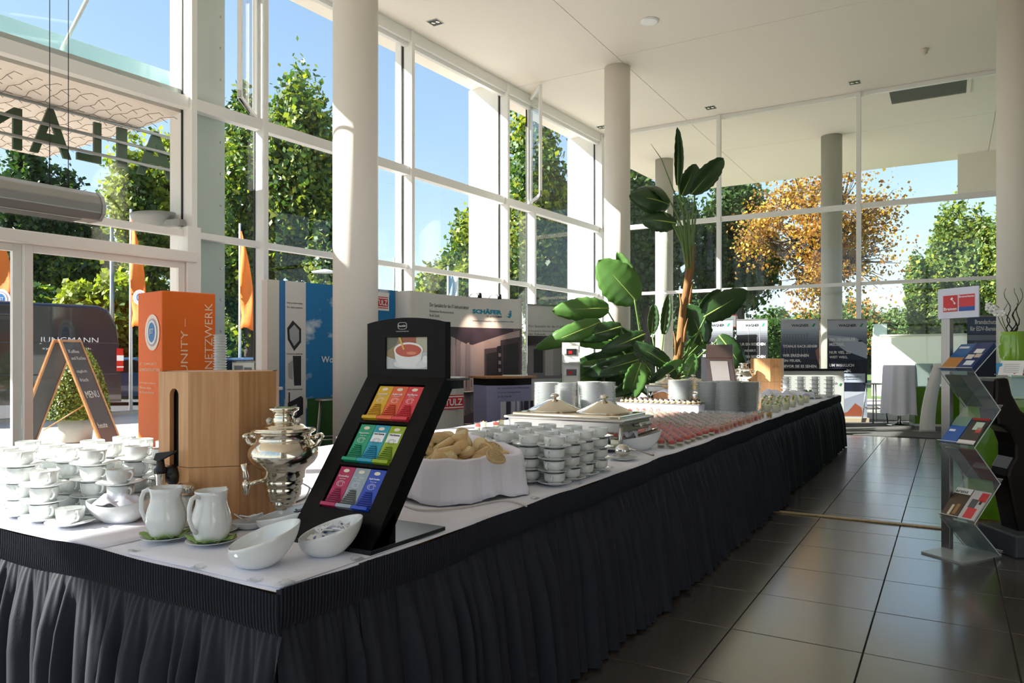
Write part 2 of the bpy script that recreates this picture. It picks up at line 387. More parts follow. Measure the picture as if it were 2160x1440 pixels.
# outside overhang of the roof is the ceiling slab; fins and the clad pier outside the glass
for Y, d in ((Ym[3], .78), (YC, .78), (Ym[2] - .0, .16)):
    B().box(-d, -.03, ly(Y) - .11, ly(Y) - .02, 0, ZC).obj('fin', M_white, win)
M_clad = mat('pale_cladding', 'd5ddd8', .45)
pier = B().box(-.30, -.05, ly(Ym[0]) - .05, ly(Ym[0]) + .56, 0, ZC).obj('clad_pier', M_clad, win)
pf = B().box(-.30, -.05, ly(Ym[0]) - .07, ly(Ym[0]) - .05, 0, ZC).obj('sunlit_pier_face', M_white, win)  # sunward side of the pier, sunlight painted on as a whiter sheet
for k in range(16): B().lathe([(.001, .008), (.014, .006), (.018, 0)], 10, M=Matrix.Translation((-.05, ly(Ym[0]) + .50, .4 + k * .42)) @ Matrix.Rotation(PI / 2, 4, 'Y')).obj('screw', M_steel, pier)
# opened casements
def casement(hy, hx, z0, z1, wd, ang, nm):
    o = empty(nm, (hx, hy, 0), ang, win)
    fr = .05
    b = B(); b.box(0, fr, -.03, .03, z0, z1); b.box(wd - fr, wd, -.03, .03, z0, z1); b.box(fr, wd - fr, -.03, .03, z0, z0 + fr); b.box(fr, wd - fr, -.03, .03, z1 - fr, z1)
    b.obj('sash_frame', M_white, o, bevel=.003)
    B().box(fr, wd - fr, -.006, .006, z0 + fr, z1 - fr).obj('pane', GLASS, o)
    B().box(wd - .02, wd + .03, -.02, .02, z0 + .02, z0 + .1).obj('window_stay', M_alu, o)
    B().tube([(wd * .4, 0, z0 - .02), (wd * .75, .02, z0 - .03), (wd, 0, z0)], .012, 6).obj('stay_arm', M_blackp, o)
    return o
casement(ly(Ym[1]) - mw - .02, .03, ZT1 + .08, ZC - .21, .85, math.radians(-50), 'casement')
casement(ly(Y5) - .06, .03, ZT1 + .08, ZC - .06, 1.0, math.radians(-43), 'casement')

# ---- sliding entrance door in bay 3
door = empty('door_1', (FX(0), 0, 0), -PHI, kind='structure')
ya, yb = ly(mull[3]), ly(mull[4]) - mw
B().box(.02, .24, ya, yb + .05, 2.50, 2.63).obj('door_header', M_white, door, bevel=.01)
B().box(-.014, -.006, ya, yb, 2.63, ZT2 - .04).obj('transom_pane', GLASS, door)
ydm = ly(Yf(70, .1))
def leaf(y0, y1, x, first):
    o = empty('door_leaf', (x, 0, 0), 0, door)
    f = .085
    b = B(); b.box(-.03, .03, y0, y0 + f, .02, 2.5); b.box(-.03, .03, y1 - f, y1, .02, 2.5); b.box(-.03, .03, y0 + f, y1 - f, .02, .12); b.box(-.03, .03, y0 + f, y1 - f, 2.42, 2.5)
    b.obj('door_frame', M_white, o, bevel=.003); B().box(-.005, .005, y0 + f, y1 - f, .12, 2.42).obj('pane', GLASS, o)
leaf(ydm - .11 - .9, ydm - .1, .06, 0); leaf(ydm - .1, yb - .07, .12, 1)
B().box(-.02, .2, yb - .06, yb + .12, 0, 2.95).obj('door_jamb', M_white, door, bevel=.004)

# ---- far glass wall
win2 = empty('window_2', (0, YB, 0), 0, kind='structure')
xm = [0, G(1518, YB / (CS + SN * (1518 - CX) / F))[0], G(1812, YB / (CS + SN * (1812 - CX) / F))[0], .86, 3.8, 6.95]
corner_x = FX(YB)
for x in [corner_x + .12] + xm[1:]:
    m = B().box(x - .045, x + .045, -.12, 0, 0, ZC).obj('mullion', M_white, win2, bevel=.004)
xs = [corner_x + .12] + xm[1:]
for a, b_ in zip(xs[:-1], xs[1:]):
    for z, h in ((ZT1, .11), (ZT2, .07), (.07, .14), (ZC - .04, .08)):
        B().box(a + .045, b_ - .045, -.09, 0, z - h / 2, z + h / 2).obj('transom', M_white, win2, bevel=.003)
    for z0, z1 in ((.14, ZT2 - .035), (ZT2 + .035, ZT1 - .055), (ZT1 + .055, ZC - .08)):
        B().box(a + .045, b_ - .045, .004, .012, z0, z1).obj('pane', GLASS, win2)

# ---- columns
def column(x, y, r, mt, lab, z1=ZC):
    t = empty('column', (x, y, 0), 0, None, lab, 'column')
    B().lathe([(r, 0), (r, z1)], 48).obj('shaft', mt, t)
    B().lathe([(r + .012, 0), (r + .012, .06), (r, .07)], 48).obj('base_ring', M_alu, t)
column(*G(750, 8.3), .25, M_col, 'thick cream round column rising behind the tea display, nearest to the buffet')
column(*G(1302, 14.37), .25, M_col, 'cream round column behind the tall plant, second along the window wall')
column(*G(2143, 11.14), .25, M_col, 'cream round column behind the reception counter at the picture edge')
column(*G(1754, 18.82), .25, M_conc, 'bare concrete round column on the terrace, left of the two-bay sky opening')
column(*G(1401, 21.1), .25, M_conc, 'concrete round column on the terrace directly behind the tall plant')
# ================================================================ OUTSIDE
M_pave = mat('paving', 'c8beb4', .9, var=.12, vs=1.2, bump=.2, bs=30)
M_asph = mat('asphalt', '4b4a4c', .9, var=.15, vs=20, bump=.4, bs=200)
M_lawn = mat('lawn', '5c7338', .9, var=.3, vs=6, bump=.6, bs=60)
tag(B().box(-110, 110, -60, 160, -.4, -.12).obj('lawn', M_lawn), kind='structure')
tag(B().box(-16.5, 12, -30, 26, -.12, -.02).obj('forecourt_paving', M_pave), kind='structure')
tag(B().box(-45, -16.5, -30, 60, -.12, -.05).obj('road', M_asph), kind='structure')
tag(B().box(-16.7, -16.5, -30, 60, -.12, .05).obj('kerb', M_conc), kind='structure')

# canopy over the entrance, seen from below
def loc_out(px, D): return W(px, CY, D)
ct = empty('entrance_canopy', (FX(0), 0, 0), -PHI, None, 'white flat canopy over the entrance with strings of tiny fairy lights on its underside', 'canopy')
yc = ly(6.0); zc = 4.42
B().box(-3.75, -.05, -8, yc, zc, zc + .12).obj('soffit', mat('canopy_white', 'e6dad0', .6), ct)
b = B(); b.box(-.35, -.05, -8, yc, zc + .12, zc + .3); b.obj('gutter', mat('gutter_grey', 'bcbcb9', .5), ct)
B().box(-.42, -.40, -8, yc + .1, zc + .2, zc + .62).obj('glass_fascia', glassmat('green_glass', (.8, .92, .9), 1.0, .05, .4, (.72, .86, .82)), ct)
random.seed(3); b = B()
for k in range(34):
    y = yc - .1 - k * .2; pts = []
    for j in range(30):
        x = -3.7 + j * .122
        pts.append((x, y + .02 * math.sin(j * .9 + k), zc - .016 - .012 * (j % 3)))
        if j % 2: b.tube([(pts[-1]), (pts[-1][0] + .03, y + .06, zc - .05 - .03 * random.random())], .004, 3)
    b.tube(pts, .004, 3)
b.obj('light_strings', mat('brown_cable', '6d5748', .7), ct)['kind'] = 'stuff'
# tension rods holding the canopy
pa = W(135, 95, 8.6); pb = W(183, 0, 8.0)
d_ = (pb - pa)
tag(B().tube([pa - d_ * .1, pb + d_ * 3.0], .022, 8).obj('tension_rod', M_white), 'thin white steel rod rising from the canopy edge into the sky', 'rod')

# letters mounted on rails outside, read from behind
M_sign = mat('green_sign_letters', '23401f', .45)
M_rail = mat('rail_grey', '8e8f8d', .4, .5)
sg = empty('rooftop_letter_sign', (FX(0), 0, 0), -PHI, None, 'dark green letters AILAM on three grey rails, seen from behind through the glass', 'sign')
off = -1.15
def sy(px): # local y on the sign plane for a pixel column
    return ly(Yf(px, off))
def sz(px, py): v = W(px, py, 1); D = Yf(px, off) / (CS + SN * (px - CX) / F); return H + (CY - py) / F * D
for a, b2 in (((0, 205), (382, 297)), ((0, 245), (382, 331)), ((0, 284), (382, 366))):
    za = (sz(*a) + sz(*b2)) / 2
    B().tube([(off + .07, sy(-160), za), (off + .07, sy(372), za)], .022, 8).obj('rail', M_rail, sg)
    zr = za
B().box(off - .08, off + .03, sy(372), sy(382), 2.6, sz(378, 232)).obj('post', M_white, sg)
tagp = B(); 
M3 = Matrix(((0, 1, 0, off), (1, 0, 0, 0), (0, 0, 1, 0), (0, 0, 0, 1)))
def letter(nm, ch, pxa, pxb, ytop, ybot, mirror=False):
    ya_, yb_ = sy(pxa), sy(pxb); pm = (pxa + pxb) / 2
    zt, zb = sz(pm, ytop), sz(pm, ybot); h = zt - zb; w_ = yb_ - ya_
    o = text(nm, ch, M_sign, sg, 0, 0, w_, h, y=0, ext=.02, flip=mirror, bold=0 if ch == 'M' else .018)
    o.matrix_local = Matrix.Translation((off, ya_, zb)) @ Matrix.Rotation(PI / 2, 4, 'Z')
    return o
letter('letter', 'M', -100, 31, 212, 302, True); letter('letter', 'A', 48, 136, 226, 326)
letter('letter', 'L', 148, 200, 252, 339, True); letter('letter', 'I', 234, 255, 268, 351); letter('letter', 'A', 276, 357, 275, 372)

# ---- dark van
van = empty('delivery_van', (*G(258, 16.3), -.02), 0, None, 'black delivery van with white lettering parked outside beyond the sliding door', 'van')
vd = Vector(G(0, 14.9)) - Vector(G(258, 16.3)); va = math.atan2(vd.y, vd.x); van.rotation_euler = (0, 0, va)
# local: +x towards the front (left in the picture), -y? side towards the camera is local +y or -y
side = 1 if (Vector((math.cos(va + PI / 2), math.sin(va + PI / 2))).dot(-Vector(G(130, 15)).normalized()) > 0) else -1
M_van = mat('van_paint', '14151a', .22, coat=.8, spec=.6); M_vglass = mat('van_glass', '0a0c10', .05, spec=.8)
prof = [(0, .38), (.02, 1.35), (.10, 2.05), (.26, 2.38), (.45, 2.46), (3.9, 2.5), (4.5, 2.3), (5.15, 1.5), (5.85, 1.2), (6.0, .9), (6.0, .4)]
b = B(); yy = [0, .05, .22, 1.78, 1.95, 2.0]; ins = [.05, .01, .0, .0, .01, .05]
secs = []
for yv, k_ in zip(yy, ins):
    up = .0 if .04 < k_ else 0
    secs.append([(x + (k_ if x < 1 else -k_), side * -yv, z - (k_ * 2.2 if z > 2 else 0)) for x, z in prof])
vs = [p_ for s_ in secs for p_ in s_]; n_ = len(prof); fs = []
for i in range(len(yy) - 1):
    for k in range(n_): fs.append((i * n_ + k, i * n_ + (k + 1) % n_, (i + 1) * n_ + (k + 1) % n_, (i + 1) * n_ + k))
fs += [tuple(range(n_)), tuple((len(yy) - 1) * n_ + k for k in range(n_))]
b.add(vs, fs); b.obj('body', M_van, van, bevel=.05)
ys = side * .012
for x in (1.15, 4.95):
    wl = empty('wheel', (x, -side * .12, .36), 0, van)
    B().lathe([(.2, -.12), (.34, -.13), (.37, -.08), (.37, .08), (.34, .13), (.2, .12)], 28, M=Matrix.Rotation(PI / 2, 4, 'X')).obj('tyre', M_rub, wl)
    B().lathe([(.001, .02), (.07, .05), (.19, .12), (.22, .13)], 20, M=Matrix.Rotation(-side * PI / 2, 4, 'X')).obj('rim', M_alu, wl)
    B().lathe([(.44, 0), (.47, .02), (.44, .04)], 28, (x, side * .005, .36), M=None).v
B().box(-.015, .12, ys - .01, ys + .015, 1.02, 1.52).obj('tail_light', mat('red_lens', 'c8281e', .2), van)
B().box(-.02, .115, ys - .01, ys + .02, 1.25, 1.37).obj('reversing_light', M_wprint, van)
B().box(-.02, .115, ys - .01, ys + .02, 1.10, 1.13).obj('white_stripe', M_wprint, van)
for x in (.5, 3.0): B().box(x, x + .1, ys - .005, ys + .012, .82, .86).obj('side_marker', mat('amber_lens', 'f08a1c', .3), van)
b = B()
for z in (.62, .95, 1.62): b.box(.08, 5.6, ys, ys + .012, z, z + .03)
b.obj('body_crease', mat('van_trim', '2a2c33', .3), van)
B().box(4.0, 4.9, ys, ys + .01, 1.55, 2.15).obj('cab_window', M_vglass, van)
B().tube([(1.9, side * .02, 2.2), (5.2, side * .02, 2.2)], .02, 6).obj('gutter', M_van, van)
M_vlet = mat('silver_lettering', 'c9ccd2', .4)
Rv = Matrix.Rotation(PI if side > 0 else 0, 4, 'Z')
def vtext(nm, s_, xl, z, w_, h): # reads left to right for someone facing the side
    o = text(nm, s_, M_vlet, van, 0, 0, w_, h, y=-.016)
    o.matrix_local = Matrix.Translation((xl, 0, z)) @ Rv
vtext('lettering', 'JUNGMANN', 1.55, 1.60, 1.08, .15); vtext('lettering', 'systemtechnik', 1.5, 1.48, .9, .055)
b = B()
for r0, r1 in ((.62, .5), (.42, .34)):
    N = 30
    vs = []; fs = []
    for k in range(N):
        a = 2 * PI * k / N
        for r in (r0, r1): vs.append((3.6 + r * math.cos(a), side * .014, 1.25 + r * math.sin(a)))
    for k in range(N): fs.append((2 * k, 2 * k + 1, (2 * k + 3) % (2 * N), (2 * k + 2) % (2 * N)))
    b.add(vs, fs)
b.obj('round_emblem', mat('van_emblem_grey', '6c6f78', .3), van)

# ---- flags
M_or = mat('orange_flag_cloth', 'f07a1e', .7, var=.08); M_pole = mat('flag_pole_white', 'e8e8e8', .4)
M_blue = mat('logo_blue', '3a78b8', .5); M_lil = mat('logo_lilac', 'b9a6bd', .5)
def flag(px, D, ztop, zb, wd, label, both=True, colr=None, w0=None, lean=1):
    x, y = G(px, D); t = empty('feather_flag', (x, y, -.12), TH, None, label, 'flag')
    B().tube([(0, 0, 0), (0, 0, ztop + .25)], [.045, .03], 10).obj('pole', M_pole, t)
    vs = []; fs = []; n = 16
    for i in range(n + 1):
        f_ = i / n; z = ztop + (zb - ztop) * f_; wid = wd * (.12 + .88 * min(1, f_ * 1.4) ** .8)
        for k in range(5): vs.append((.04 + wid * k / 4 * lean, .05 * math.sin(f_ * 9 + k) - .06, z + .06 * math.sin(k * 1.2) * f_))
    for i in range(n):
        for k in range(4): a = i * 5 + k; fs.append((a, a + 1, a + 6, a + 5))
    o = B().add(vs, fs, 0, True).obj('cloth', colr or M_or, t)
    sm = o.modifiers.new('thickness', 'SOLIDIFY'); sm.thickness = .01
    return t, ztop, zb
def jst(parent, x, z, r, y=-.13):
    B().disc(x, z, r * 1.35, y, rz=r * 1.5).obj('logo_halo', mat('halo_white', 'fbe9dc', .6), parent)
    B().disc(x, z, r, y - .004, rz=r * 1.15).obj('logo_ring', M_lil, parent)
    B().disc(x, z, r * .88, y - .006, rz=r * 1.0).obj('logo_disc', M_wprint, parent)
    B().disc(x, z, r * .62, y - .008, rz=r * .82).obj('logo_ball', M_blue, parent)
    text('logo_letters', 'JST', M_wprint, parent, x - r * .38, z - r * .25, r * .78, r * .55, y=y - .012)
D1 = 21
t, a_, b_ = flag(-16, D1, H + (752 - 452) / F * D1, H + (752 - 642) / F * D1, 46 / F * D1, 'orange feather flag with round blue logo standing directly behind the van'); jst(t, .33, 3.05, .2)
D1 = 19
t, a_, b_ = flag(276, D1, H + (752 - 452) / F * D1, H + (752 - 682) / F * D1, 34 / F * D1, 'orange feather flag with blue logo rising behind the orange tower'); jst(t, .29, H + (752 - 618) / F * D1, .13)
D1 = 23
flag(506, D1, H + (752 - 480) / F * D1, H + (752 - 686) / F * D1, 30 / F * D1, 'plain orange feather flag on white pole before the trees, between two window mullions')
M_gr = mat('green_flag', '2f8f4a', .7)
def smallflag(px, py, D, lab, colr):
    x, y = G(px, D); z = H + (CY - py) / F * D; t = empty('flag', (x, y, -.12), TH, None, lab, 'flag')
    B().tube([(0, 0, 0), (0, 0, z)], [.07, .04], 8).obj('pole', M_pole, t)
    for k, (m_, nm) in enumerate(((colr, 'green_band'), (M_wprint, 'white_band'))):
        b = B(); vs = []; fs = []
        for i in range(9):
            f_ = i / 8
            for j in range(3): vs.append((.05 + (k * .22 + j * .11) * (1 if k or 1 else 0), .05 * math.sin(f_ * 7 + j), z - .3 - f_ * 2.0 - (k * .15)))
        for i in range(8):
            for j in range(2): a = i * 3 + j; fs.append((a, a + 1, a + 4, a + 3))
        b.add(vs, fs, 0, True); o = b.obj(nm, m_, t); o.modifiers.new('thickness', 'SOLIDIFY').thickness = .01
smallflag(831, 538, 34, 'green and white flag hanging from a pole right of the cream column', M_gr)
smallflag(945, 556, 34, 'pale blue and white flag on a pole above the curved exhibition wall', mat('pale_blue_flag', '9cc4dc', .7))
# street lamps
x, y = G(236, 27); t = empty('street_lamp', (x, y, -.1), TH, None, 'plain grey lamp post behind the van', 'street lamp')
B().tube([(0, 0, 0), (0, 0, 6.3)], [.09, .06], 10).obj('pole', M_alu, t); B().ball((0, 0, 6.35), .12).obj('lamp_head', M_alu, t)
x, y = G(700, 27); t = empty('street_lamp', (x, y, -.1), TH, None, 'street lamp with long flat head in front of the big tree', 'street lamp')
B().tube([(0.4, 0, 0), (0.4, 0, 4.2), (.1, 0, 4.45)], [.08, .06, .05], 10).obj('pole', M_alu, t)
B().lathe([(.001, -.05), (.3, -.03), (.34, .03), (.001, .12)], 16, (-.25, 0, 4.5), sx=1.5, sy=.6).obj('lamp_head', M_white, t)
# grey bowl-shaped support bracket under the canopy edge, not a lamp
v = W(322, 470, 9.4); t = empty('canopy_bracket', tuple(v), TH - .3, None, 'grey bowl-shaped support bracket on the canopy post above the sliding door', 'lamp')
B().lathe([(.02, -.1), (.12, -.085), (.22, -.03), (.30, .06), (.32, .12), (.3, .12)], 24, sx=1.0, sy=.6).obj('bowl', mat('bracket_grey', '9a9c9b', .4), t)
B().box(.12, .46, -.05, .05, -.06, .02).obj('bracket', mat('bracket_grey', '9a9c9b', .4), t)

# ---- chalkboard
ax, ay = G(118, 9.9); cb = empty('chalkboard', (ax, ay, -.02), TH + .0, None, 'folding wooden A-frame chalkboard with handwriting outside the sliding door', 'chalkboard')
ht = H + (752 - 716) / F * 9.9 + .02
def board(nm, x_top, x_bot, yd, writing):
    o = empty(nm, (0, 0, 0), 0, cb)
    w_ = .21; n_ = Vector((x_bot - x_top, 0, -ht)).normalized(); L_ = math.hypot(x_bot - x_top, ht)
    ang = math.atan2(x_bot - x_top, ht)
    M = Matrix.Translation((x_top, 0, ht)) @ Matrix.Rotation(-ang, 4, 'Y')
    b = B(); f = .035
    b.box(-.015, .015, 0, f, -L_, 0, M=M); b.box(-.015, .015, w_ * 2 - f, w_ * 2, -L_, 0, M=M); b.box(-.015, .015, f, 2 * w_ - f, -f, 0, M=M); b.box(-.015, .015, f, 2 * w_ - f, -L_ + .02, -L_ + .05, M=M)
    b.obj('wooden_frame', M_pine, o, bevel=.003)
    B().box(-.008, .008, f, 2 * w_ - f, -L_ + .05, -f, M=M).obj('slate', mat('slate', '26282c', .5, var=.3, vs=6), o)
    if writing:
        Mt = M @ Matrix.Translation((.0095, .08, 0)) @ Matrix.Rotation(PI / 2, 4, 'Z')
        for s_, z_, h_, ww in (('Kaffee', -.2, .05, .2), ('und Kuchen', -.3, .05, .28), ('täglich', -.5, .05, .2), ('frisch', -.62, .05, .16), ('MENU', -.86, .1, .26), ('heute', -1.3, .08, .18)):
            tt = text('chalk_writing', s_, mat('chalk', 'b9bbb8', .9), o, 0, z_, ww, h_, y=-.001)
            tt.matrix_local = Mt
    return o
board('front_board', .04, .72, 0, True); board('rear_board', -.04, -.70, 0, False)
cb.rotation_euler = (0, 0, TH - .12)
B().tube([(.42, .02, ht * .45), (-.2, .02, .35)], .008, 6).obj('stay', M_pine, cb)

# ---- clipped cone shrub
M_topi = [leafmat('clipped_leaf_dark', '3f5a1f', .2), leafmat('clipped_leaf_light', '7f8a2f', .25)]
def quads(name, P, Nn, size, mats, mi, parent=None, smooth=False):
    n = len(P); rng = np.random.default_rng(len(P))
    a = np.cross(Nn, rng.normal(size=(n, 3))); a /= np.linalg.norm(a, axis=1)[:, None] + 1e-9; b = np.cross(Nn, a)
    s = np.asarray(size).reshape(-1, 1) * np.ones((n, 1)); k = .62
    V = np.stack([P - a * s, P - b * s * k, P + a * s, P + b * s * k], 1).reshape(-1, 3)
    me = bpy.data.meshes.new(name); me.vertices.add(n * 4); me.vertices.foreach_set('co', V.reshape(-1))
    me.loops.add(n * 4); me.loops.foreach_set('vertex_index', np.arange(n * 4)); me.polygons.add(n)
    me.polygons.foreach_set('loop_start', np.arange(n) * 4); me.polygons.foreach_set('loop_total', np.full(n, 4))
    for m in mats: me.materials.append(m)
    me.polygons.foreach_set('material_index', np.asarray(mi, dtype=np.int32)); me.update(); me.validate()
    o = bpy.data.objects.new(name, me); C.objects.link(o)
    if parent: o.parent = parent
    return o
rng = np.random.default_rng(5)
x, y = G(160, 11.6); t = empty('potted_cone_shrub', (x, y, -.02), TH, None, 'clipped cone-shaped evergreen shrub in a white pot beside the chalkboard', 'shrub')
B().lathe([(.17, 0), (.22, .02), (.27, .42), (.25, .42), (.24, .36), (.001, .36)], 28).obj('pot', mat('pot_white', 'a9a9a6', .5), t)
n = 12000; u = rng.random(n); th = rng.random(n) * 2 * PI; z = .38 + 1.15 * (1 - np.sqrt(1 - u)) ; f_ = (z - .38) / 1.15
r = .48 * np.sqrt(np.clip(1 - f_ ** 1.6, 0, 1)) * (.9 + .12 * rng.random(n)); P = np.stack([r * np.cos(th), r * np.sin(th), z], 1)
Nn = np.stack([np.cos(th), np.sin(th), .4 * np.ones(n)], 1) + rng.normal(size=(n, 3)) * .5
q_ = quads('foliage', P, Nn, .02, M_topi, (rng.random(n) > .5), t); q_['kind'] = 'stuff'
B().lathe([(.43, .38), (.37, .8), (.22, 1.1), (.001, 1.4)], 20).obj('inner_growth', M_topi[0], t)

# ---- trees
def lump(P, seed, sc):
    r_ = np.random.default_rng(seed); out = np.zeros(len(P))
    for k in range(5):
        kv = r_.normal(size=3) / sc; out += np.sin(P @ kv + r_.random() * 6)
    return out / 2.2
def tree(label, x, y, h, cr, cz, n, size, cols, seed, name='broadleaf_tree', trunk=.25, sparse=0., lobes=14, group=None, sq=1.0, yellow=.2, col_trunk='4a4036'):
    r_ = np.random.default_rng(seed); t = empty(name, (x, y, -.12), 0, None, label, 'tree', group)
    random.seed(seed); ch = h - cz; mid = cz + ch / 2
    L = []
    for k in range(lobes):
        d = r_.normal(size=3); d /= np.linalg.norm(d); q = r_.random() ** .5 * .72
        L.append((np.array([d[0] * cr * q, d[1] * cr * q, mid + d[2] * ch / 2 * q]), cr * (.28 + .22 * r_.random()), ch * (.15 + .13 * r_.random()) * sq))
    b = B(); b.tube([(0, 0, 0), (.1, .05, cz * .6), (0, 0, mid), (0, 0, h - ch * .2)], [trunk, trunk * .8, trunk * .55, .03], 8)
    for c, ra, rb in L:
        s0 = .35 + .5 * random.random(); st = Vector((0, 0, cz * .7 + (mid - cz * .7) * s0)); e = Vector(c)
        b.tube([st, st.lerp(e, .5) + Vector((0, 0, .25)), e, e + (e - st).normalized() * ra * .7], [trunk * .35, trunk * .24, trunk * .12, .02], 5)
        for q in range(5):
            dd = Vector(r_.normal(size=3)).normalized(); b.tube([st.lerp(e, .7), e + dd * ra * .8], [trunk * .1, .012], 4)
    b.obj('trunk', mat('bark_' + col_trunk, col_trunk, .9, var=.3, vs=6, bump=.6, bs=20), t)
    Ps = []; Ns = []
    n = int(n * 2.4); size = size * .58; per = n // lobes
    for c, ra, rb in L:
        d = r_.normal(size=(per, 3)); d /= np.linalg.norm(d, axis=1)[:, None]; q = r_.random(per) ** (.33 if not sparse else .5)
        P = c + d * np.array([ra, ra, rb * 1.25]) * q[:, None] * (1 + .15 * r_.normal(size=(per, 1)))
        Ps.append(P); Ns.append(d * .6 + r_.normal(size=(per, 3)) * .8)
    P = np.concatenate(Ps); N_ = np.concatenate(Ns)
    keep = lump(P, seed + 1, cr * .11) > (-.55 + sparse); P = P[keep]; N_ = N_[keep]
    mi = ((lump(P, seed + 3, cr * .25) * .35 + r_.random(len(P))) > 1 - yellow).astype(int)
    if len(cols) > 2: mi = mi + 2 * (r_.random(len(P)) < .3)
    mi = np.minimum(mi, len(cols) - 1)
    quads('leaves', P, N_, size * (.7 + .6 * r_.random(len(P))), cols, mi, t)['kind'] = 'stuff'
    return t
LG = leafmat('leaf_green', '456128', .3); LD = leafmat('leaf_dark', '2f4a22', .25); LY = leafmat('leaf_yellow_green', '858f30', .4)
LO = leafmat('leaf_orange', 'a8742e', .4); LB = leafmat('leaf_brown', '7d5c2a', .35); LYE = leafmat('leaf_yellow', 'b8963a', .4); LP = leafmat('leaf_poplar', '62773c', .3)
def T(px, py_top, py_mid, wpx, D, label, n, size, cols, seed, **k):
    x, y = G(px, D); h = H + (CY - py_top) / F * D + .1; cz = max(.6, H + (CY - py_mid) / F * D)
    return tree(label, x, y, h, wpx / 2 / F * D, cz, n, size, cols, seed, **k)
T(48, 305, 640, 230, 34, 'dark dense tree behind the green letters, partly hidden by the canopy', 15000, .2, [LD, LG], 1, yellow=.25)
T(318, 285, 660, 190, 31, 'yellow-green airy tree right behind the letter sign', 11000, .18, [LG, LY], 2, yellow=.7, sparse=.2)
T(180, 470, 690, 260, 36, 'broad dark green tree rising over the van roof', 14000, .2, [LD, LG, LY], 3, yellow=.3)
T(520, 195, 700, 230, 30, 'tall green tree with yellowing tips left of the nearest column', 20000, .17, [LG, LD, LY], 4, yellow=.3)
T(668, 215, 660, 260, 29, 'large full green tree mostly hidden by the nearest column', 22000, .17, [LG, LD, LY], 5, yellow=.3)
T(1010, 440, 690, 240, 38, 'yellow-green tree above the curved exhibition wall', 13000, .2, [LY, LG], 6, yellow=.5)
T(1150, 235, 700, 250, 34, 'big oak with yellowing crown behind the opened casement window', 24000, .19, [LG, LY, LD], 7, yellow=.4)
T(1360, 330, 690, 260, 38, 'dark tree behind the second column and the tall plant', 20000, .2, [LD, LG], 8, yellow=.3)
T(1560, 360, 650, 250, 40, 'dark green oak right of the tall plant, sky gaps at its right edge', 22000, .2, [LD, LG], 9, yellow=.3)
T(1735, 330, 640, 370, 34, 'large autumn tree with orange leaves behind the bare concrete column', 20000, .12, [LO, LB, LYE], 10, sparse=.75, lobes=34, yellow=.5, trunk=.3, name='chestnut_tree')
for k, (px, top, D, sd) in enumerate(((1958, 520, 44, 21), (2010, 465, 46, 22), (2060, 455, 45, 23), (2105, 425, 44, 24), (2150, 440, 45, 25))):
    T(px, top, 760, 120, D, ['leftmost and lowest of the dense poplars at the right', 'second poplar from the left in the dense green row', 'middle poplar of the row, above the red and blue sign',
      'tallest poplar, beside the right-hand column', 'poplar half hidden behind the right-hand column'][k], 9000, .19, [LP, LG, LY], sd, lobes=10, sq=1.3, group='poplars beyond the white wall', name='poplar_tree', yellow=.3)
# low planting band that closes the horizon
k = 0
for px, top, wd, D, cols in ((60, 590, 200, 30, [LG, LY]), (230, 560, 200, 30, [LY, LG]), (420, 600, 200, 42, [LG, LD]), (900, 640, 260, 48, [LG, LD]), (1290, 600, 260, 50, [LD, LG]), (1480, 610, 200, 48, [LD, LG]),
                             (1640, 660, 200, 60, [LG, LD]), (1790, 625, 300, 62, [LG, LO]), (1900, 640, 200, 60, [LP, LG])):
    T(px, top, 750, wd, D, ['low bushes behind the van windows', 'yellow-green bush over the van tail', 'bush behind the orange tower', 'bushes low behind the curved wall', 'shrubbery behind the second column',
      'shrubbery right of the tall plant', 'distant trees between the fire banners', 'distant trees above the red roof', 'distant bush left of the poplars'][k], 7000, .22, cols, 40 + k, name='bush', lobes=12, trunk=.1, group='distant bushes'); k += 1
def hedge(lab, p0, p1, h, dpt, cols, seed, n=9000, size=.06):
    t, L_ = panel('hedge', lab, 'hedge', p0, p1); r_ = np.random.default_rng(seed)
    P = np.stack([r_.random(n) * L_, (r_.random(n) - .5) * dpt, r_.random(n) ** .7 * h], 1); P += r_.normal(size=(n, 3)) * .05
    quads('leaves', P, r_.normal(size=(n, 3)), size, cols, r_.integers(0, len(cols), n), t)['kind'] = 'stuff'
    B().box(0, L_, -dpt * .35, dpt * .35, -.1, h * .85).obj('branches', LD, t)
hedge('low clipped green hedge along the car park behind the van', G(200, 24), G(620, 24), 1.15, .7, [LG, LY, LD], 61)
hedge('long dark hedge under the trees across the road', G(-200, 52), G(1500, 52), 2.6, 1.6, [LD, LG], 62, 14000, .22)
hedge('dark hedge behind the white garden wall', G(1300, 62), G(2300, 62), 2.2, 1.6, [LD, LG], 63, 9000, .22)
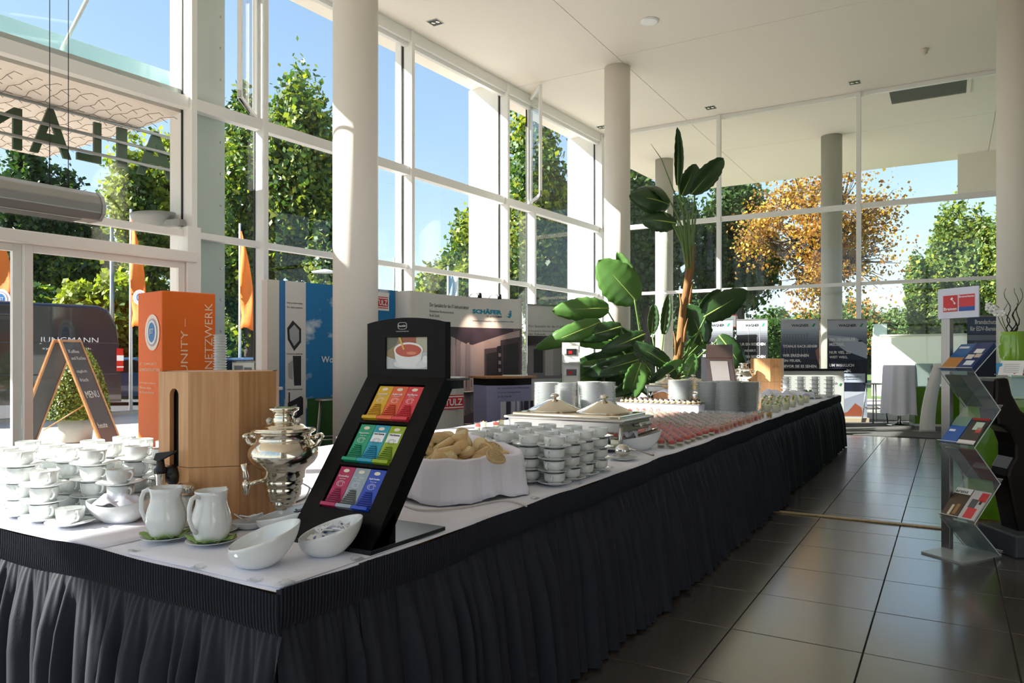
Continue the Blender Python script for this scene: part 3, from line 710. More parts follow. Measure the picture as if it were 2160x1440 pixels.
# parked cars
def car(lab, px, D, col, rz, h=1.42):
    x, y = G(px, D); t = empty('parked_car', (x, y, -.12), rz, None, lab, 'car')
    pr = [(-2.1, .3), (-2.15, .75), (-1.9, .92), (-1.3, .98), (-.7, h - .02), (.6, h), (1.25, 1.0), (2.0, .85), (2.15, .6), (2.1, .3)]
    B().prism(pr, -.85, .85).obj('body', mat('car_' + col, col, .25, coat=.7), t, bevel=.08)
    for s in (-1, 1): B().poly([(-1.15, .98), (-.65, h - .09), (.52, h - .07), (1.05, 1.0)], s * .856).obj('side_window', M_vglass, t)
    B().add([(-1.35, -.7, .99), (-1.35, .7, .99), (-.76, .65, h - .05), (-.76, -.65, h - .05)], [(0, 1, 2, 3)]).obj('rear_window', M_vglass, t)
    for s in (-1, 1):
        for xx in (-1.3, 1.3): B().lathe([(.001, -.1), (.25, -.11), (.31, -.07), (.31, .07), (.25, .11), (.001, .1)], 20, M=Matrix.Translation((xx, s * .8, .3)) @ Matrix.Rotation(PI / 2, 4, 'X')).obj('wheel', M_rub, t)
car('dark blue car half hidden behind the van tail and hedge', 262, 21.5, '24405e', TH + .2)
car('blue-grey car glimpsed between white mullions beside the brochure holder', 520, 23, '41587a', TH + .1)
car('silver car far off behind the curved exhibition wall', 640, 27, 'a9adb2', TH)
# white garden wall and house
t, L_ = panel('garden_wall', 'long white rendered garden wall behind the booth, dappled with tree shade', 'wall', G(1857, 27), G(2200, 24))
B().box(0, L_, 0, .3, -.12, H + (752 - 708) / F * 26).obj('wall_face', mat('white_render', 'e6e2dc', .9, var=.05, bump=.3, bs=30), t)
B().box(-.02, L_, -.03, .33, H + (752 - 708) / F * 26, H + (752 - 704) / F * 26).obj('coping', M_conc, t)
B().box(-.3, 0, 0, 5, -.12, H + (752 - 708) / F * 26).obj('return_wall', M_conc, t)
x, y = G(1890, 112); t = empty('house', (x, y, 2.2), .5, None, 'far house with red tiled roof among trees above the white wall', 'house')
B().box(-2.2, 2.4, -3, 3, -2.4, 2.25).obj('walls', mat('house_render', 'd9c9b8', .9), t)
B().prism([(-2.4, 2.2), (2.6, 2.2), (1.8, 3.4), (-1.4, 3.4)], -3.4, 3.4).obj('roof', mat('red_roof_tiles', 'a4564a', .8, var=.2, vs=5), t)
B().box(.8, 1.2, -.3, .3, 3.3, 4.0).obj('chimney', mat('red_roof_tiles', 'a4564a'), t)
for k, (xx) in enumerate((-1.8, -.3, 1.2)):
    w_ = B().box(xx, xx + .9, -3.05, -3.0, 1.0, 2.1).obj('window', M_wprint, t); B().box(xx + .08, xx + .82, -3.07, -3.05, 1.08, 2.02).obj('pane', M_vglass, w_)
x, y = G(1856, 36); t = empty('delivery_sign_box', (x, y, -.1), TH, None, 'small white board on posts beside the far white wall', 'sign')
B().box(-.32, .32, -.05, .05, 1.9, 3.0).obj('board', M_paper, t); B().box(-.3, -.24, -.03, .03, 0, 1.9).obj('post', M_alu, t); B().box(.24, .3, -.03, .03, 0, 1.9).obj('post', M_alu, t)
x, y = G(1528, 34); t = empty('road_sign', (x, y, -.1), TH, None, 'white sign with red rim just above the dark banners', 'sign')
B().box(-.55, .55, -.04, .04, 2.75, 3.35).obj('board', mat('sign_red', 'd2382c', .5), t); B().box(-.5, .5, -.05, -.04, 2.8, 3.3).obj('face', M_paper, t); B().box(-.04, .04, .04, .1, 0, 3.3).obj('post', M_alu, t)
# ================================================================ EXHIBITION STANDS
def zp(py, D): return H + (CY - py) / F * D
# ---- orange tower
t = empty('advertising_tower', (*G(342, 7.8), 0), 0, None, 'orange square advertising tower with round blue logo beside the sliding door', 'advertising display')
pr_ = Vector(G(455, 8.25)) - Vector(G(342, 7.8)); t.rotation_euler = (0, 0, math.atan2(pr_.y, pr_.x)); wr = pr_.length; zt = zp(612, 7.8)
M_tow = mat('orange_banner_fabric', 'ee6c12', .6, var=.04, vs=2)
B().box(0, wr, 0, wr, .02, zt).obj('fabric_cube', M_tow, t, bevel=.012)
B().box(.02, wr - .02, .02, wr - .02, 0, .03).obj('base', M_blackp, t)
M_tt = mat('tower_lettering', 'fbd9b8', .6)
text('lettering', 'JST COMMUNITY –', M_tt, t, wr * .50, .35, 1.38, wr * .17, rot=PI / 2, y=-.006)
text('lettering', 'ADMINISTRATOR-NETZWERK', M_tt, t, wr * .93, .0 + .05, 1.86, wr * .15, rot=PI / 2, y=-.006)
lf = empty('left_face', (0, wr, 0), -PI / 2, t)
jst(lf, wr * .62, zp(700, 7.8), wr * .22, y=-.006)
for i, (s_, z_, h_) in enumerate((('JST COMMUNITY –', 1.22, .035), ('ADMINISTRATOR-NETZWERK', 1.16, .035), ('Erfahrungen austauschen', 1.02, .028), ('Wissen teilen', .97, .028), ('im Kontrollraum', .92, .028))):
    text('small_print', s_, M_tt, lf, wr * .1, z_, wr * (.8, .85, .7, .5, .6)[i], h_, y=-.006)

# ---- stack of white plastic cups + acrylic brochure holder on a small stand behind the dispenser
x, y = G(464, 7.4)
pd = empty('side_pedestal', (x + .1, y + .05, 0), TH, None, 'narrow white pedestal behind the wooden dispenser carrying brochures', 'pedestal')
B().box(-.25, .42, -.2, .2, 0, .98).obj('body', M_white, pd, bevel=.006); B().box(-.28, .45, -.23, .23, .98, 1.01).obj('top', M_white, pd, bevel=.004)
zb_ = 1.01
b = B()
for i in range(20): b.lathe([(.045, i * .026), (.065, i * .026 + .03), (.068, i * .026 + .03), (.066, i * .026 + .034)], 18)
o = b.obj('cup_stack', M_porc, None, loc=(x, y, zb_)); tag(o, 'tall nested stack of white disposable cups right of the orange tower', 'cup stack')
x2, y2 = G(512, 7.5)
br = empty('brochure_holder', (x2, y2, zb_), TH, None, 'small acrylic brochure holder with grey pictured leaflets behind the wooden dispenser', 'brochure holder')
b = B(); b.box(-.12, .12, .03, .036, 0, .27); b.box(-.12, .12, -.05, -.045, 0, .06); b.box(-.12, .12, -.05, .036, 0, .006); b.obj('holder', ACRYL, br)
B().box(-.11, .11, .01, .026, .05, .25).obj('leaflet', mat('leaflet_cream', 'd8d5cb', .6), br)
b = B(); b.rect(-.09, -.0, .14, .22, .008); b.rect(.01, .09, .12, .2, .008); b.obj('picture', M_print, br)
B().box(-.11, .11, -.02, .0, .01, .07).obj('brown_leaflet', mat('leaflet_brown', '8a4f33', .6), br)

# ---- blue sky wall
p0, p1 = G(590, 9.04), G(834, 10.45)
t, L = panel('exhibition_wall', 'blue exhibition wall printed with clouds and meadow behind the nearest column', 'exhibition wall', p0, p1)
zt = zp(591, 9.04)
M_sky = bpy.data.materials.new('cloud_print'); M_sky.use_nodes = True; n = M_sky.node_tree; pb_ = n.nodes['Principled BSDF']
tc = n.nodes.new('ShaderNodeTexCoord'); mp = n.nodes.new('ShaderNodeMapping'); mp.inputs['Scale'].default_value = (1.3, 1, 2.1); mp.inputs['Location'].default_value = (.35, 0, .2)
nz = n.nodes.new('ShaderNodeTexNoise'); nz.inputs['Scale'].default_value = 1.5; nz.inputs['Detail'].default_value = 7
cr = n.nodes.new('ShaderNodeValToRGB'); cr.color_ramp.elements[0].position = .56; cr.color_ramp.elements[1].position = .66
cr.color_ramp.elements[0].color = lin('1176b4'); cr.color_ramp.elements[1].color = lin('d9dfe6')
n.links.new(tc.outputs['Object'], mp.inputs[0]); n.links.new(mp.outputs[0], nz.inputs[0]); n.links.new(nz.outputs[0], cr.inputs[0])
n.links.new(cr.outputs[0], pb_.inputs['Base Color']); pb_.inputs['Roughness'].default_value = .6
M_side = mat('grey_side_panel', 'cfcbc4', .6)
B().box(0, L, 0, .04, 0, zt).obj('print_panel', M_sky, t)
B().box(L, L + .05, -.01, .06, 0, zt).obj('edge_profile', M_side, t)
for z0, z1 in ((0, .96), (.965, zt)): B().box(-.17, -.005, .0, .12, z0, z1).obj('side_panel', M_side, t)
B().rect(0, .06, 0, zt, -.003).obj('blue_stripe', mat('stripe_blue', '2f6fae', .6), t)
B().rect(.075, .37, 0, zt - .0, -.003).obj('white_column', mat('print_white', 'd6d3d2', .6), t)
B().poly([(.39, 0), (L, 0), (L, .82), (1.2, .84), (.8, .8), (.39, .79)], -.003).obj('meadow', mat('meadow_green', '2c5c1f', .6, var=.3, vs=5), t)
for z, s_ in ((1.55, 'hex'), (1.08, 'unit'), (.55, 'box'), (.15, 'chip')):
    b = B()
    if s_ == 'hex': b.poly([(.1, z + .12), (.18, z + .22), (.3, z + .12), (.3, z - .05), (.2, z - .16), (.11, z - .02)], -.005); b.poly([(.13, z + .1), (.2, z + .17), (.27, z + .1), (.27, z - .03), (.2, z - .1), (.14, z - .01)], -.006, 1)
    elif s_ == 'unit': b.poly([(.18, z + .25), (.3, z + .25), (.3, z - .12), (.2, z - .12)], -.005); b.poly([(.11, z + .15), (.18, z + .2), (.18, z - .05), (.12, z - .02)], -.006, 1)
    elif s_ == 'box': b.poly([(.11, z + .2), (.3, z + .28), (.33, z + .25), (.33, z + .05), (.16, z - .05), (.11, z)], -.005); b.poly([(.14, z + .15), (.24, z + .18), (.24, z + .05), (.14, z)], -.006, 1); b.rect(.12, .14, z + .2, z + .33, -.005)
    else: b.rect(.11, .29, z - .1, z + .3, -.005); b.poly([(.12, z + .18), (.2, z + .26), (.28, z + .18), (.2, z + .08)], -.006, 1)
    b.obj('product_picture', [M_dkprint, M_grey], t)
for z, s_ in ((1.97, 'Mission critical cooling'), (1.92, 'for data centres'), (1.34, 'Precision air conditioning'), (.9, 'Chillers and heat pumps'), (.4, 'Outdoor free cooling'), (.0 + .05, 'Ultrasonic humidifier')):
    text('small_print', s_, M_txt, t, .1, z, .22, .025, y=-.005)
text('lettering', 'Worldwide Customers', M_wprint, t, .60, zp(765, 9.3), 1.1, .085, y=-.005, bold=.015)
M_red = mat('logo_red', 'd2282a', .5)
def stulz(parent, x, z, w_, h):
    B().rect(x, x + w_, z, z + h, -.006).obj('logo_field', M_red, parent)
    b = B(); b.rect(x, x + w_, z + h * .08, z + h * .16, -.008); b.rect(x, x + w_, z + h * .84, z + h * .92, -.008); b.obj('logo_lines', M_wprint, parent)
    text('logo_letters', 'STULZ', M_wprint, parent, x + w_ * .06, z + h * .26, w_ * .88, h * .48, y=-.010, bold=.02)
B().rect(L - .42, L - .12, 2.0 - .04, 2.0 + .21, -.004).obj('logo_ground', M_wprint, t); stulz(t, L - .40, 1.99, .26, .16)

# ---- bar stools
def stool(x, y, rz, lab, h=.79, seat_r=.17, group=None):
    t = empty('bar_stool', (x, y, 0), rz, None, lab, 'stool', group)
    B().lathe([(.001, h - .02), (seat_r - .01, h - .022), (seat_r, h - .012), (seat_r, h), (seat_r - .015, h + .004), (.001, h - .004)], 24).obj('seat', M_alu, t)
    for k in range(4):
        a = PI / 4 + k * PI / 2; B().tube([(seat_r * .85 * math.cos(a), seat_r * .85 * math.sin(a), h - .02), (.235 * math.cos(a), .235 * math.sin(a), 0)], .0125, 8).obj('leg', M_alu, t)
    b = B(); R_ = .215; pts = [(R_ * math.cos(2 * PI * k / 20), R_ * math.sin(2 * PI * k / 20), .3) for k in range(21)]; b.tube(pts, .009, 6); b.obj('foot_ring', M_alu, t)
    return t
for px, D, lab in ((694, 9.3, 'metal bar stool in front of the cloud-printed wall, beside the nearest column'), (984, 11.4, 'metal bar stool just right of the white counter with the red logo'),
                   (1030, 11.7, 'metal bar stool partly behind the lilac counter'), (1845, 14.7, 'metal bar stool in front of the last fire protection banner')):
    x, y = G(px, D); stool(x, y, TH + .2, lab)

# ---- STULZ counter
def counter(name, lab, pxa, pxb, Da, Db, ztop, band, topm, facem):
    t, L = panel(name, lab, 'counter', G(pxa, Da), G(pxb, Db)); n_ = 12; dp = .42
    pl = [(L * k / n_, -.12 * math.sin(PI * k / n_)) for k in range(n_ + 1)] + [(L - .02, dp), (.02, dp)]
    B().prism(pl, .02, ztop - band - .03, axis='z').obj('curved_front', facem, t)
    B().prism(pl, ztop - band - .03, ztop - .03, axis='z').obj('dark_band', M_black, t)
    p2 = [(L * k / n_ + (k / n_ - .5) * .12, -.12 * math.sin(PI * k / n_) - .05) for k in range(n_ + 1)] + [(L + .04, dp + .05), (-.04, dp + .05)]
    B().prism(p2, ztop - .03, ztop, axis='z').obj('worktop', topm, t, bevel=.004)
    return t, L, lambda x: -.12 * math.sin(PI * x / L) - .004
t, L, yf = counter('display_counter', 'white counter with red and white logo, behind the tea display', 868, 978, 8.6, 9.1, zp(797, 8.9), .10, mat('counter_top_black', '1c1d20', .3), M_side)
lg = empty('logo_plate', (0, -.122, 0), 0, t); stulz(lg, L * .42, zp(862, 8.9), L * .45, .17)
# ---- curved pop-up wall
DA, DB = 10.3, 11.9
t, L = panel('curved_exhibition_wall', 'curved white exhibition wall with blue company lettering and a server cabinet picture', 'exhibition wall', G(868, DA), G(1101, DB))
zt = 2.24; n_ = 24
def bow(x): return .22 * math.sin(PI * x / L) 
prof = [(-.02, .30), (-.06, .16), (-.03, .04), (0, 0)] + [(L * k / n_, bow(L * k / n_)) for k in range(1, n_)] + [(L, 0), (L + .03, .05), (L + .02, .2)]
def curved_strip(nm, z0, z1, mt, pr=prof, dy=0):
    m_ = len(pr); vs = [(a, b_ + dy + q, z) for q in (0, .02) for z in (z0, z1) for a, b_ in pr]
    b = B(); b.add(vs[:2 * m_], [(i, i + 1, i + 1 + m_, i + m_) for i in range(m_ - 1)], 0, True); b.add(vs[2 * m_:], [(i, i + m_, i + 1 + m_, i + 1) for i in range(m_ - 1)], 0, True)
    b.add([vs[m_], vs[2 * m_ - 1], vs[4 * m_ - 1], vs[3 * m_]], []); b.add(vs, [(m_ + i, m_ + i + 1, 3 * m_ + i + 1, 3 * m_ + i) for i in range(m_ - 1)]); return b.obj(nm, mt, t)
M_pop = mat('popup_fabric', 'dcdad7', .5); M_photo = mat('photo_floor_mauve', '7a6670', .5)
o = curved_strip('upper_print', 1.77, zt, M_pop)
pr2 = [(a, b_) for a, b_ in prof if a > .0 and a < L]
o = curved_strip('photo_print', .0, 1.77, M_photo)
def cpoly(nm, pts, mt, dy=-.004): # polygon laid on the curved wall, cut in vertical strips
    b = B(); xs_ = [p_[0] for p_ in pts]
    # tops and bottoms as quads
    (x0, zb0, zt0), (x1, zb1, zt1) = pts; k = 8; row = []
    for i in range(k + 1):
        f_ = i / k; x = x0 + (x1 - x0) * f_; row.append((x, bow(x) + dy, zb0 + (zb1 - zb0) * f_)); row.append((x, bow(x) + dy, zt0 + (zt1 - zt0) * f_))
    b.add(row, [(2 * i, 2 * i + 2, 2 * i + 3, 2 * i + 1) for i in range(k)]); return b.obj(nm, mt, t)
cp = lambda nm, x0, b0, t0, x1, b1, t1, c_, dy=-.004: cpoly(nm, ((x0 * L, b0, t0), (x1 * L, b1, t1)), mat('print_' + c_, c_, .5), dy)
cp('photo_wall', .02, .3, 1.3, .6, .5, 1.55, 'b9a2a0', -.003); cp('photo_wall', .6, .5, 1.55, .98, .45, 1.74, 'b9a5a2', -.003)
cp('photo_shadow', .30, 1.60, 1.765, .6, 1.5, 1.765, '3f3440'); cp('photo_shadow', .6, 1.5, 1.765, .93, 1.72, 1.765, '453946')
cp('cabinet_side', .03, .35, 1.45, .36, .3, 1.66, 'c9bdbd', -.005)
for i in range(6):
    a = .36 + i * .045; cp('cabinet_door', a, .3 + i * .03, 1.66 - i * .035, a + .041, .33 + i * .03, 1.63 - i * .035, ('9d8f96', 'b5a8ad')[i % 2], -.006)
    cp('cabinet_handle', a + .004, .85, .97, a + .009, .85, .97, '3a3036', -.008)
cp('rack_frame', .70, .42, 1.44, .82, .44, 1.47, '57494f', -.005); cp('rack_front', .715, .45, 1.36, .80, .47, 1.40, '2f2a31', -.006)
cp('rack_frame', .83, .44, 1.58, .985, .46, 1.64, '4b4047', -.006); cp('rack_front', .85, .47, 1.5, .97, .49, 1.55, '2a272d', -.008)
cp('open_rack', .80, .44, 1.48, .84, .44, 1.5, '1c1a1f', -.0085)
for i in range(7): cp('cable_bundle', .812, .6 + i * .12, .66 + i * .12, .832, .6 + i * .12, .65 + i * .12, '8f858b', -.01)
def ctext(s_, x, z, w_, h, m_, bold=0):
    o = text('lettering', s_, m_, t, x, z, w_, h, y=0, bold=bold); me = o.data
    for v_ in me.vertices: v_.co.y = v_.co.y + bow(max(0, min(L, v_.co.x))) - .006
M_teal = mat('logo_teal', '1590b4', .5)
ctext('Der Spezialist für die IT-Infrastruktur', L * .19, 2.03, L * .38, .07, M_txt); ctext('Komplette Rechenzentren', L * .19, 1.955, L * .24, .045, M_print); ctext('für die Zukunft', L * .19, 1.90, L * .1, .04, M_print)
ctext('SCHÄFER', L * .60, 1.985, L * .24, .085, M_teal, .05); ctext('IT-SYSTEMS', L * .72, 1.935, L * .12, .03, M_txt, .02); ctext('www.schaefer-it-systems.de', L * .60, 1.86, L * .33, .03, M_txt)
b = B()
for k in range(3): b.poly([(L * .87 + .03 * k, 1.95 + .035 * k), (L * .90 + .03 * k, 1.93 + .045 * k), (L * .93, 1.99 + .03 * k), (L * .90, 1.975 + .04 * k)], bow(L * .9) - .012)
b.obj('swirl_logo', M_teal, t)
M_bulb = mat('spotlight_glow', 'ffd9b0', .5, emit=12)
for x in (L * .58, L * .745):
    sp = empty('clip_spotlight', (0, 0, 0), 0, t)
    B().tube([(x, bow(x) + .02, zt), (x, bow(x) - .05, zt + .05), (x, bow(x) - .20, zt + .03)], .008, 6).obj('arm', M_alu, sp)
    B().lathe([(.015, .05), (.03, .04), (.034, -.03)], 14, (x, bow(x) - .22, zt - .0)).obj('lamp_head', M_blackp, sp)
    B().lathe([(.001, -.025), (.028, -.026)], 12, (x, bow(x) - .22, zt)).obj('bulb', M_bulb, sp)
    ld = bpy.data.lights.new('spot', 'SPOT'); ld.energy = 9; ld.color = (1, .72, .55); ld.spot_size = 1.0; ld.spot_blend = 1.0; ld.shadow_soft_size = .03
    lo = bpy.data.objects.new('spot_bulb', ld); C.objects.link(lo); lo.parent = t; lo.location = (x, bow(x) - .27, zt - .06); lo.rotation_euler = (.42, 0, 0)
# ---- lilac counter
t, L, yf = counter('display_counter', 'lilac printed counter with dark band and wooden top in front of the curved wall', 1026, 1121, 10.5, 10.9, zp(793, 10.7), .10, M_pine, mat('lilac_print', '9d9fc6', .5))
tx = empty('printed_front', (0, -.13, 0), 0, t)
zz = lambda py: zp(py, 10.6)
for s_, py, w_ in (('Der Spezialist für die IT-Infrastruktur', 820, .7), ('Komplette Rechenzentren', 829, .5), ('für die Zukunft', 837, .3)): text('lettering', s_, M_txt, tx, L * .14, zz(py), L * w_, .028)
for x0, x1, c_ in ((.2, .32, 'd5d6e4'), (.33, .42, '3f4052'), (.43, .52, 'c9cadb'), (.56, .66, 'd5d6e4'), (.62, .68, '2f3040'), (.72, .82, '3a3a4a'), (.86, .93, '2b2b38')):
    B().rect(L * x0, L * x1, .15, zz(846), -.003).obj('cabinet_print', mat('print_' + c_, c_, .5), tx)
# papers and holder on it
pc = t.matrix_world
o = B().box(.0, .3, 0, .21, 0, .012).obj('paper_sheets', M_paper, None, loc=(*G(1060, 10.75), zp(793, 10.7)), rz=TH); tag(o, 'white sheets lying on the wooden counter top', 'papers')
o = B().box(.0, .3, 0, .21, 0, .012).obj('paper_sheets', M_paper, None, loc=(*G(920, 8.95), zp(797, 8.9)), rz=TH - .3); tag(o, 'grey-white leaflets lying on the black topped counter behind the tea display', 'papers')
# ---- roll-up banner
def rollup(lab, pxa, pxb, Da, Db, pytop, base_h=.09, col='dcdcdf', group=None, name='roll_up_banner'):
    t, L = panel(name, lab, 'banner', G(pxa, Da), G(pxb, Db), group); zt = zp(pytop, (Da + Db) / 2)
    B().box(-.02, L + .02, -.08, .1, 0, base_h).obj('cassette', mat('cassette_beige', 'b9ab90', .5), t, bevel=.006)
    B().box(0, L, -.002, .002, base_h, zt).obj('print_sheet', mat('banner_' + col, col, .45), t)
    B().box(-.005, L + .005, -.012, .012, zt, zt + .025).obj('top_rail', M_alu, t)
    B().tube([(L / 2, .03, 0), (L / 2, .03, zt)], .01, 6).obj('support_pole', M_alu, t)
    return t, L, zt
t, L, zt = rollup('grey-white roll-up banner with cabinet picture between the curved wall and the plant', 1112, 1219, 12.3, 12.8, 646)
text('lettering', 'Der Spezialist für die IT-Infrastruktur', M_txt, t, .03, zt - .37, L * .92, .045); text('lettering', 'Komplette Rechenzentren für', M_txt, t, .03, zt - .44, L * .7, .03); text('lettering', 'die Zukunft', M_txt, t, .03, zt - .49, L * .32, .03)
for x0, x1, z0, z1, c_ in ((0, 1, .95, 1.67, '8a848c'), (0, 1, 1.5, 1.67, '4d4750'), (.12, .3, 1.05, 1.45, '3b383f'), (.34, .5, 1.0, 1.55, 'c2bcc2'), (.5, .64, 1.0, 1.52, 'a9a3aa'), (.65, .78, 1.03, 1.5, 'b8b2b8'), (.79, .9, 1.06, 1.48, '9f99a1')):
    B().rect(L * x0, L * x1, z0, z1, -.004 - .001 * x0 - (.002 if x1 < 1 else 0)).obj('photo_print', mat('print_' + c_, c_, .5), t)
B().poly([(0, .95), (L, .95), (L, .72), (.6 * L, .8)], -.005).obj('photo_floor', mat('print_c9c9cc', 'c9c9cc', .5), t)
text('lettering', 'www.schaefer-it-systems.de', M_teal, t, .36, .62, .3, .03)
# ---- white leaflet rack
x, y = G(1187, 11.6); t = empty('leaflet_rack', (x, y, 0), TH, None, 'slim white leaflet rack with stepped pockets between the banner and the plant', 'leaflet rack')
B().box(0, .28, .1, .13, 0, zp(722, 11.6)).obj('back_panel', M_white, t, bevel=.005); B().box(-.05, .33, -.15, .2, 0, .03).obj('foot', M_alu, t)
for k in range(5):
    z = zp(722, 11.6) - .32 * (k + 1)
    if z < .05: break
    B().box(.0, .28, -.02 + .02 * k * 0, .1, z, z + .02).obj('shelf', M_white, t); B().add([(.0, -.03, z), (.28, -.03, z), (.28, -.045, z + .13), (0, -.045, z + .13)], [(0, 1, 2, 3)]).obj('pocket', ACRYL, t)
    lf_ = B().box(.03, .25, .03, .05, z + .02, z + .27).obj('leaflet', M_paper, t)
    B().box(.06, .22, .024, .029, z + .12, z + .22).obj('leaflet_picture', (M_dkprint, M_print, M_dkprint)[k % 3], lf_)
    B().rect(.09, .15, z + .14, z + .19, .022).obj('leaflet_accent', (M_red, M_red, M_grey)[k % 3], lf_)
# ---- high tables
def hightable(px, D, py, r, lab, cloth=False):
    x, y = G(px, D); z = zp(py, D); t = empty('high_table', (x, y, 0), 0, None, lab, 'table')
    B().lathe([(.001, z - .03), (r - .02, z - .03), (r, z - .015), (r, z), (.001, z)], 36).obj('tabletop', M_grey if not cloth else M_white, t)
    B().lathe([(.03, .03), (.03, z - .03)], 16).obj('pole', M_chrome, t)
    B().lathe([(.22, 0), (.22, .015), (.05, .04), (.03, .08)], 28).obj('base', M_chrome, t)
    return t, x, y, z
hightable(1273, 12.2, 771, .37, 'round high table with grey top in front of the tall plant')
t, x, y, z = hightable(1897, 14.2, 770, .27, 'cocktail table dressed in a white cloth beside the green reception', True)
# its cloth
vs = []; fs = []; nn = 96
for j, (rr, zz_) in enumerate(((0.001, z + .004), (.20, z + .004), (.275, z + .002), (.285, z - .04), (.29, z - .3), (.30, z - .6), (.31, z - .93))):
    for k in range(nn):
        a = 2 * PI * k / nn; wv = (.035 * math.sin(a * 9 + .4 * math.sin(a * 3)) * max(0, j - 2) / 4); vs.append((x + (rr + wv) * math.cos(a), y + (rr + wv) * math.sin(a), zz_ + (.02 * math.sin(a * 5) if j == 6 else 0)))
for j in range(6):
    for k in range(nn): fs.append((j * nn + k, j * nn + (k + 1) % nn, (j + 1) * nn + (k + 1) % nn, (j + 1) * nn + k))
tag(B().add(vs, fs, 0, True).obj('table_cloth', M_cloth), 'white floor-length cloth hanging in folds over the cocktail table', 'tablecloth')

# ---- WAGNER banners
M_nav = mat('banner_night_blue', '1d2436', .45); M_grn = mat('logo_green', '149a6a', .5)
def wagner(lab, pa, pb, Da, Db, lines, kind):
    t, L, zt = rollup(lab, pa, pb, Da, Db, 675, group='fire protection banners', col='b9c0cc')
    for i in range(14):
        f0 = i / 14; top = zt - .18 - f0 * .62; c0 = (0x9a, 0x9f, 0xa8) if kind < 2 else (0xa8, 0xb4, 0xc6); c1 = (0x1c, 0x1d, 0x24) if kind < 2 else (0x2a, 0x33, 0x4c)
        f2 = min(1, f0 * (2.2 if kind < 2 else 1.5)); cc = ''.join('%02x' % int(a * (1 - f2) + b_ * f2) for a, b_ in zip(c0, c1))
        B().rect(0, L, top - .62 / 14, top, -.004).obj('graded_print', mat('print_' + cc, cc, .45), t)
    B().rect(0, L, .5 if kind != 3 else .62, zt - .80, -.004).obj('night_print', M_nav if kind > 1 else M_dkprint, t)
    text('lettering', 'WAGNER', M_txt, t, L * .28, zt - .135, L * .45, .055, y=-.006, bold=.02)
    B().poly([(L * .81, zt - .135), (L * .86, zt - .135), (L * .91, zt - .07), (L * .86, zt - .07)], -.006).obj('logo_mark', M_grn, t)
    for s_, z, w_ in lines: text('slogan', s_, M_wprint, t, L * .05, zt - z, L * w_, .058, y=-.007, bold=.02)
    if kind == 0: B().poly([(L * .3, zt - .5), (L * .34, zt - .45), (L * .6, zt - .6), (L * .57, zt - .64)], -.006).obj('light_print', M_grey, t)
    if kind == 1:
        b = B(); b.rect(L * .38, L * .4, .5, zt - .1, -.008); b.rect(L * .74, L * .755, .5, zt - .1, -.008); b.obj('vertical_lines', M_grey, t)  # two thin grey vertical lines over the sheet
    if kind == 2:
        b = B()
        for i in range(9): b.rect(L * (.08 + .075 * i), L * (.095 + .075 * i), zt - .72, zt - .28, -.0055)
        b.obj('server_rack_print', M_print, t)
        B().poly([(L * .99, zt - .55), (L * .9, zt - .62), (L * .93, zt - .75), (L * .99, zt - .9)], -.006).obj('hand_print', mat('skin_print', 'a06a5c', .6), t)
        B().poly([(L * .5, zt - 1.18), (L * .56, zt - 1.13), (L * .75, zt - 1.2), (L, zt - 1.1), (L, zt - 1.3), (L * .6, zt - 1.3)], -.006).obj('sleeve_print', mat('print_a9b6c6', 'a9b6c6', .5), t)
        B().rect(0, L, .45, zt - 1.32, -.006).obj('white_foot', M_wprint, t)
    if kind == 3:
        B().disc(L * .83, zt - .42, .045, -.006, rz=.02).obj('smoke_head_print', M_txt, t)
        B().poly([(L * .45, zt - .62), (L * 1, zt - .78), (L * 1, zt - .5), (L * .7, zt - .35), (0, zt - .3), (0, zt - .36)], -.0045).obj('ceiling_print', mat('print_aeb9cc', 'aeb9cc', .5), t)
        B().rect(L * .62, L * .82, .62, zt - .9, -.0055).obj('doorway_print', mat('print_151b2b', '151b2b', .5), t)
        B().rect(L * .3, L * .95, .96 - .16, .96 + .02, -.0075).obj('caption_field', mat('print_b9c4d4', 'b9c4d4', .5), t)
        text('small_print', 'Brandmeldetechnik von', M_txt, t, L * .36, .90, L * .5, .03, y=-.009); text('small_print', 'der Spezialistin', M_txt, t, L * .36, .85, L * .4, .03, y=-.009)
        B().poly([(0, .35), (L, .62), (L, .09), (0, .09)], -.005).obj('floor_print', mat('print_8f97a6', '8f97a6', .5), t)
        B().poly([(L * .1, .12), (L * .12, .3), (L * .3, .16), (L * .5, .2), (L * .7, .38), (L * .85, .3), (L * .9, .12)], -.0065).obj('cat_print', mat('print_8a4a34', '8a4a34', .5), t)
wagner('dark fire protection banner furthest left, partly behind the plant', 1479, 1546, 15.6, 15.3, (('DAS DATENARCHIV', .55, .9), ('WAR SEHR', .66, .6), ('SICHER', .77, .5)), 0)
wagner('dark fire protection banner with two thin vertical lines', 1554, 1619, 15.6, 15.3, (('NUR EIN BISSCHEN', .53, .88), ('GEÄNDERT.', .66, .6), ('NUR EIN BISSCHEN', .79, .88), ('SICHER', .9, .5)), 1)
wagner('fire protection banner with server rack picture, left of the pale last one', 1647, 1728, 15.2, 15.0, (('TITANUS RACK-SENS®', .56, .9), ('WIR ERKENNEN', .75, .68), ('EIN FEUER,', .86, .48), ('BEVOR SIE ES SEHEN.', .97, .9)), 2)
wagner('pale blue fire protection banner behind the bar stool, furthest right', 1745, 1829, 15.0, 14.9, (('EIN SENSIBLER', .42, .66), ('MELDER.', .52, .38), ('NUR VIEL ZU', .68, .54), ('WEIT WEG,', .78, .46), ('UM WIRKLICH', .94, .62), ('ZU MELDEN.', 1.05, .55)), 3)
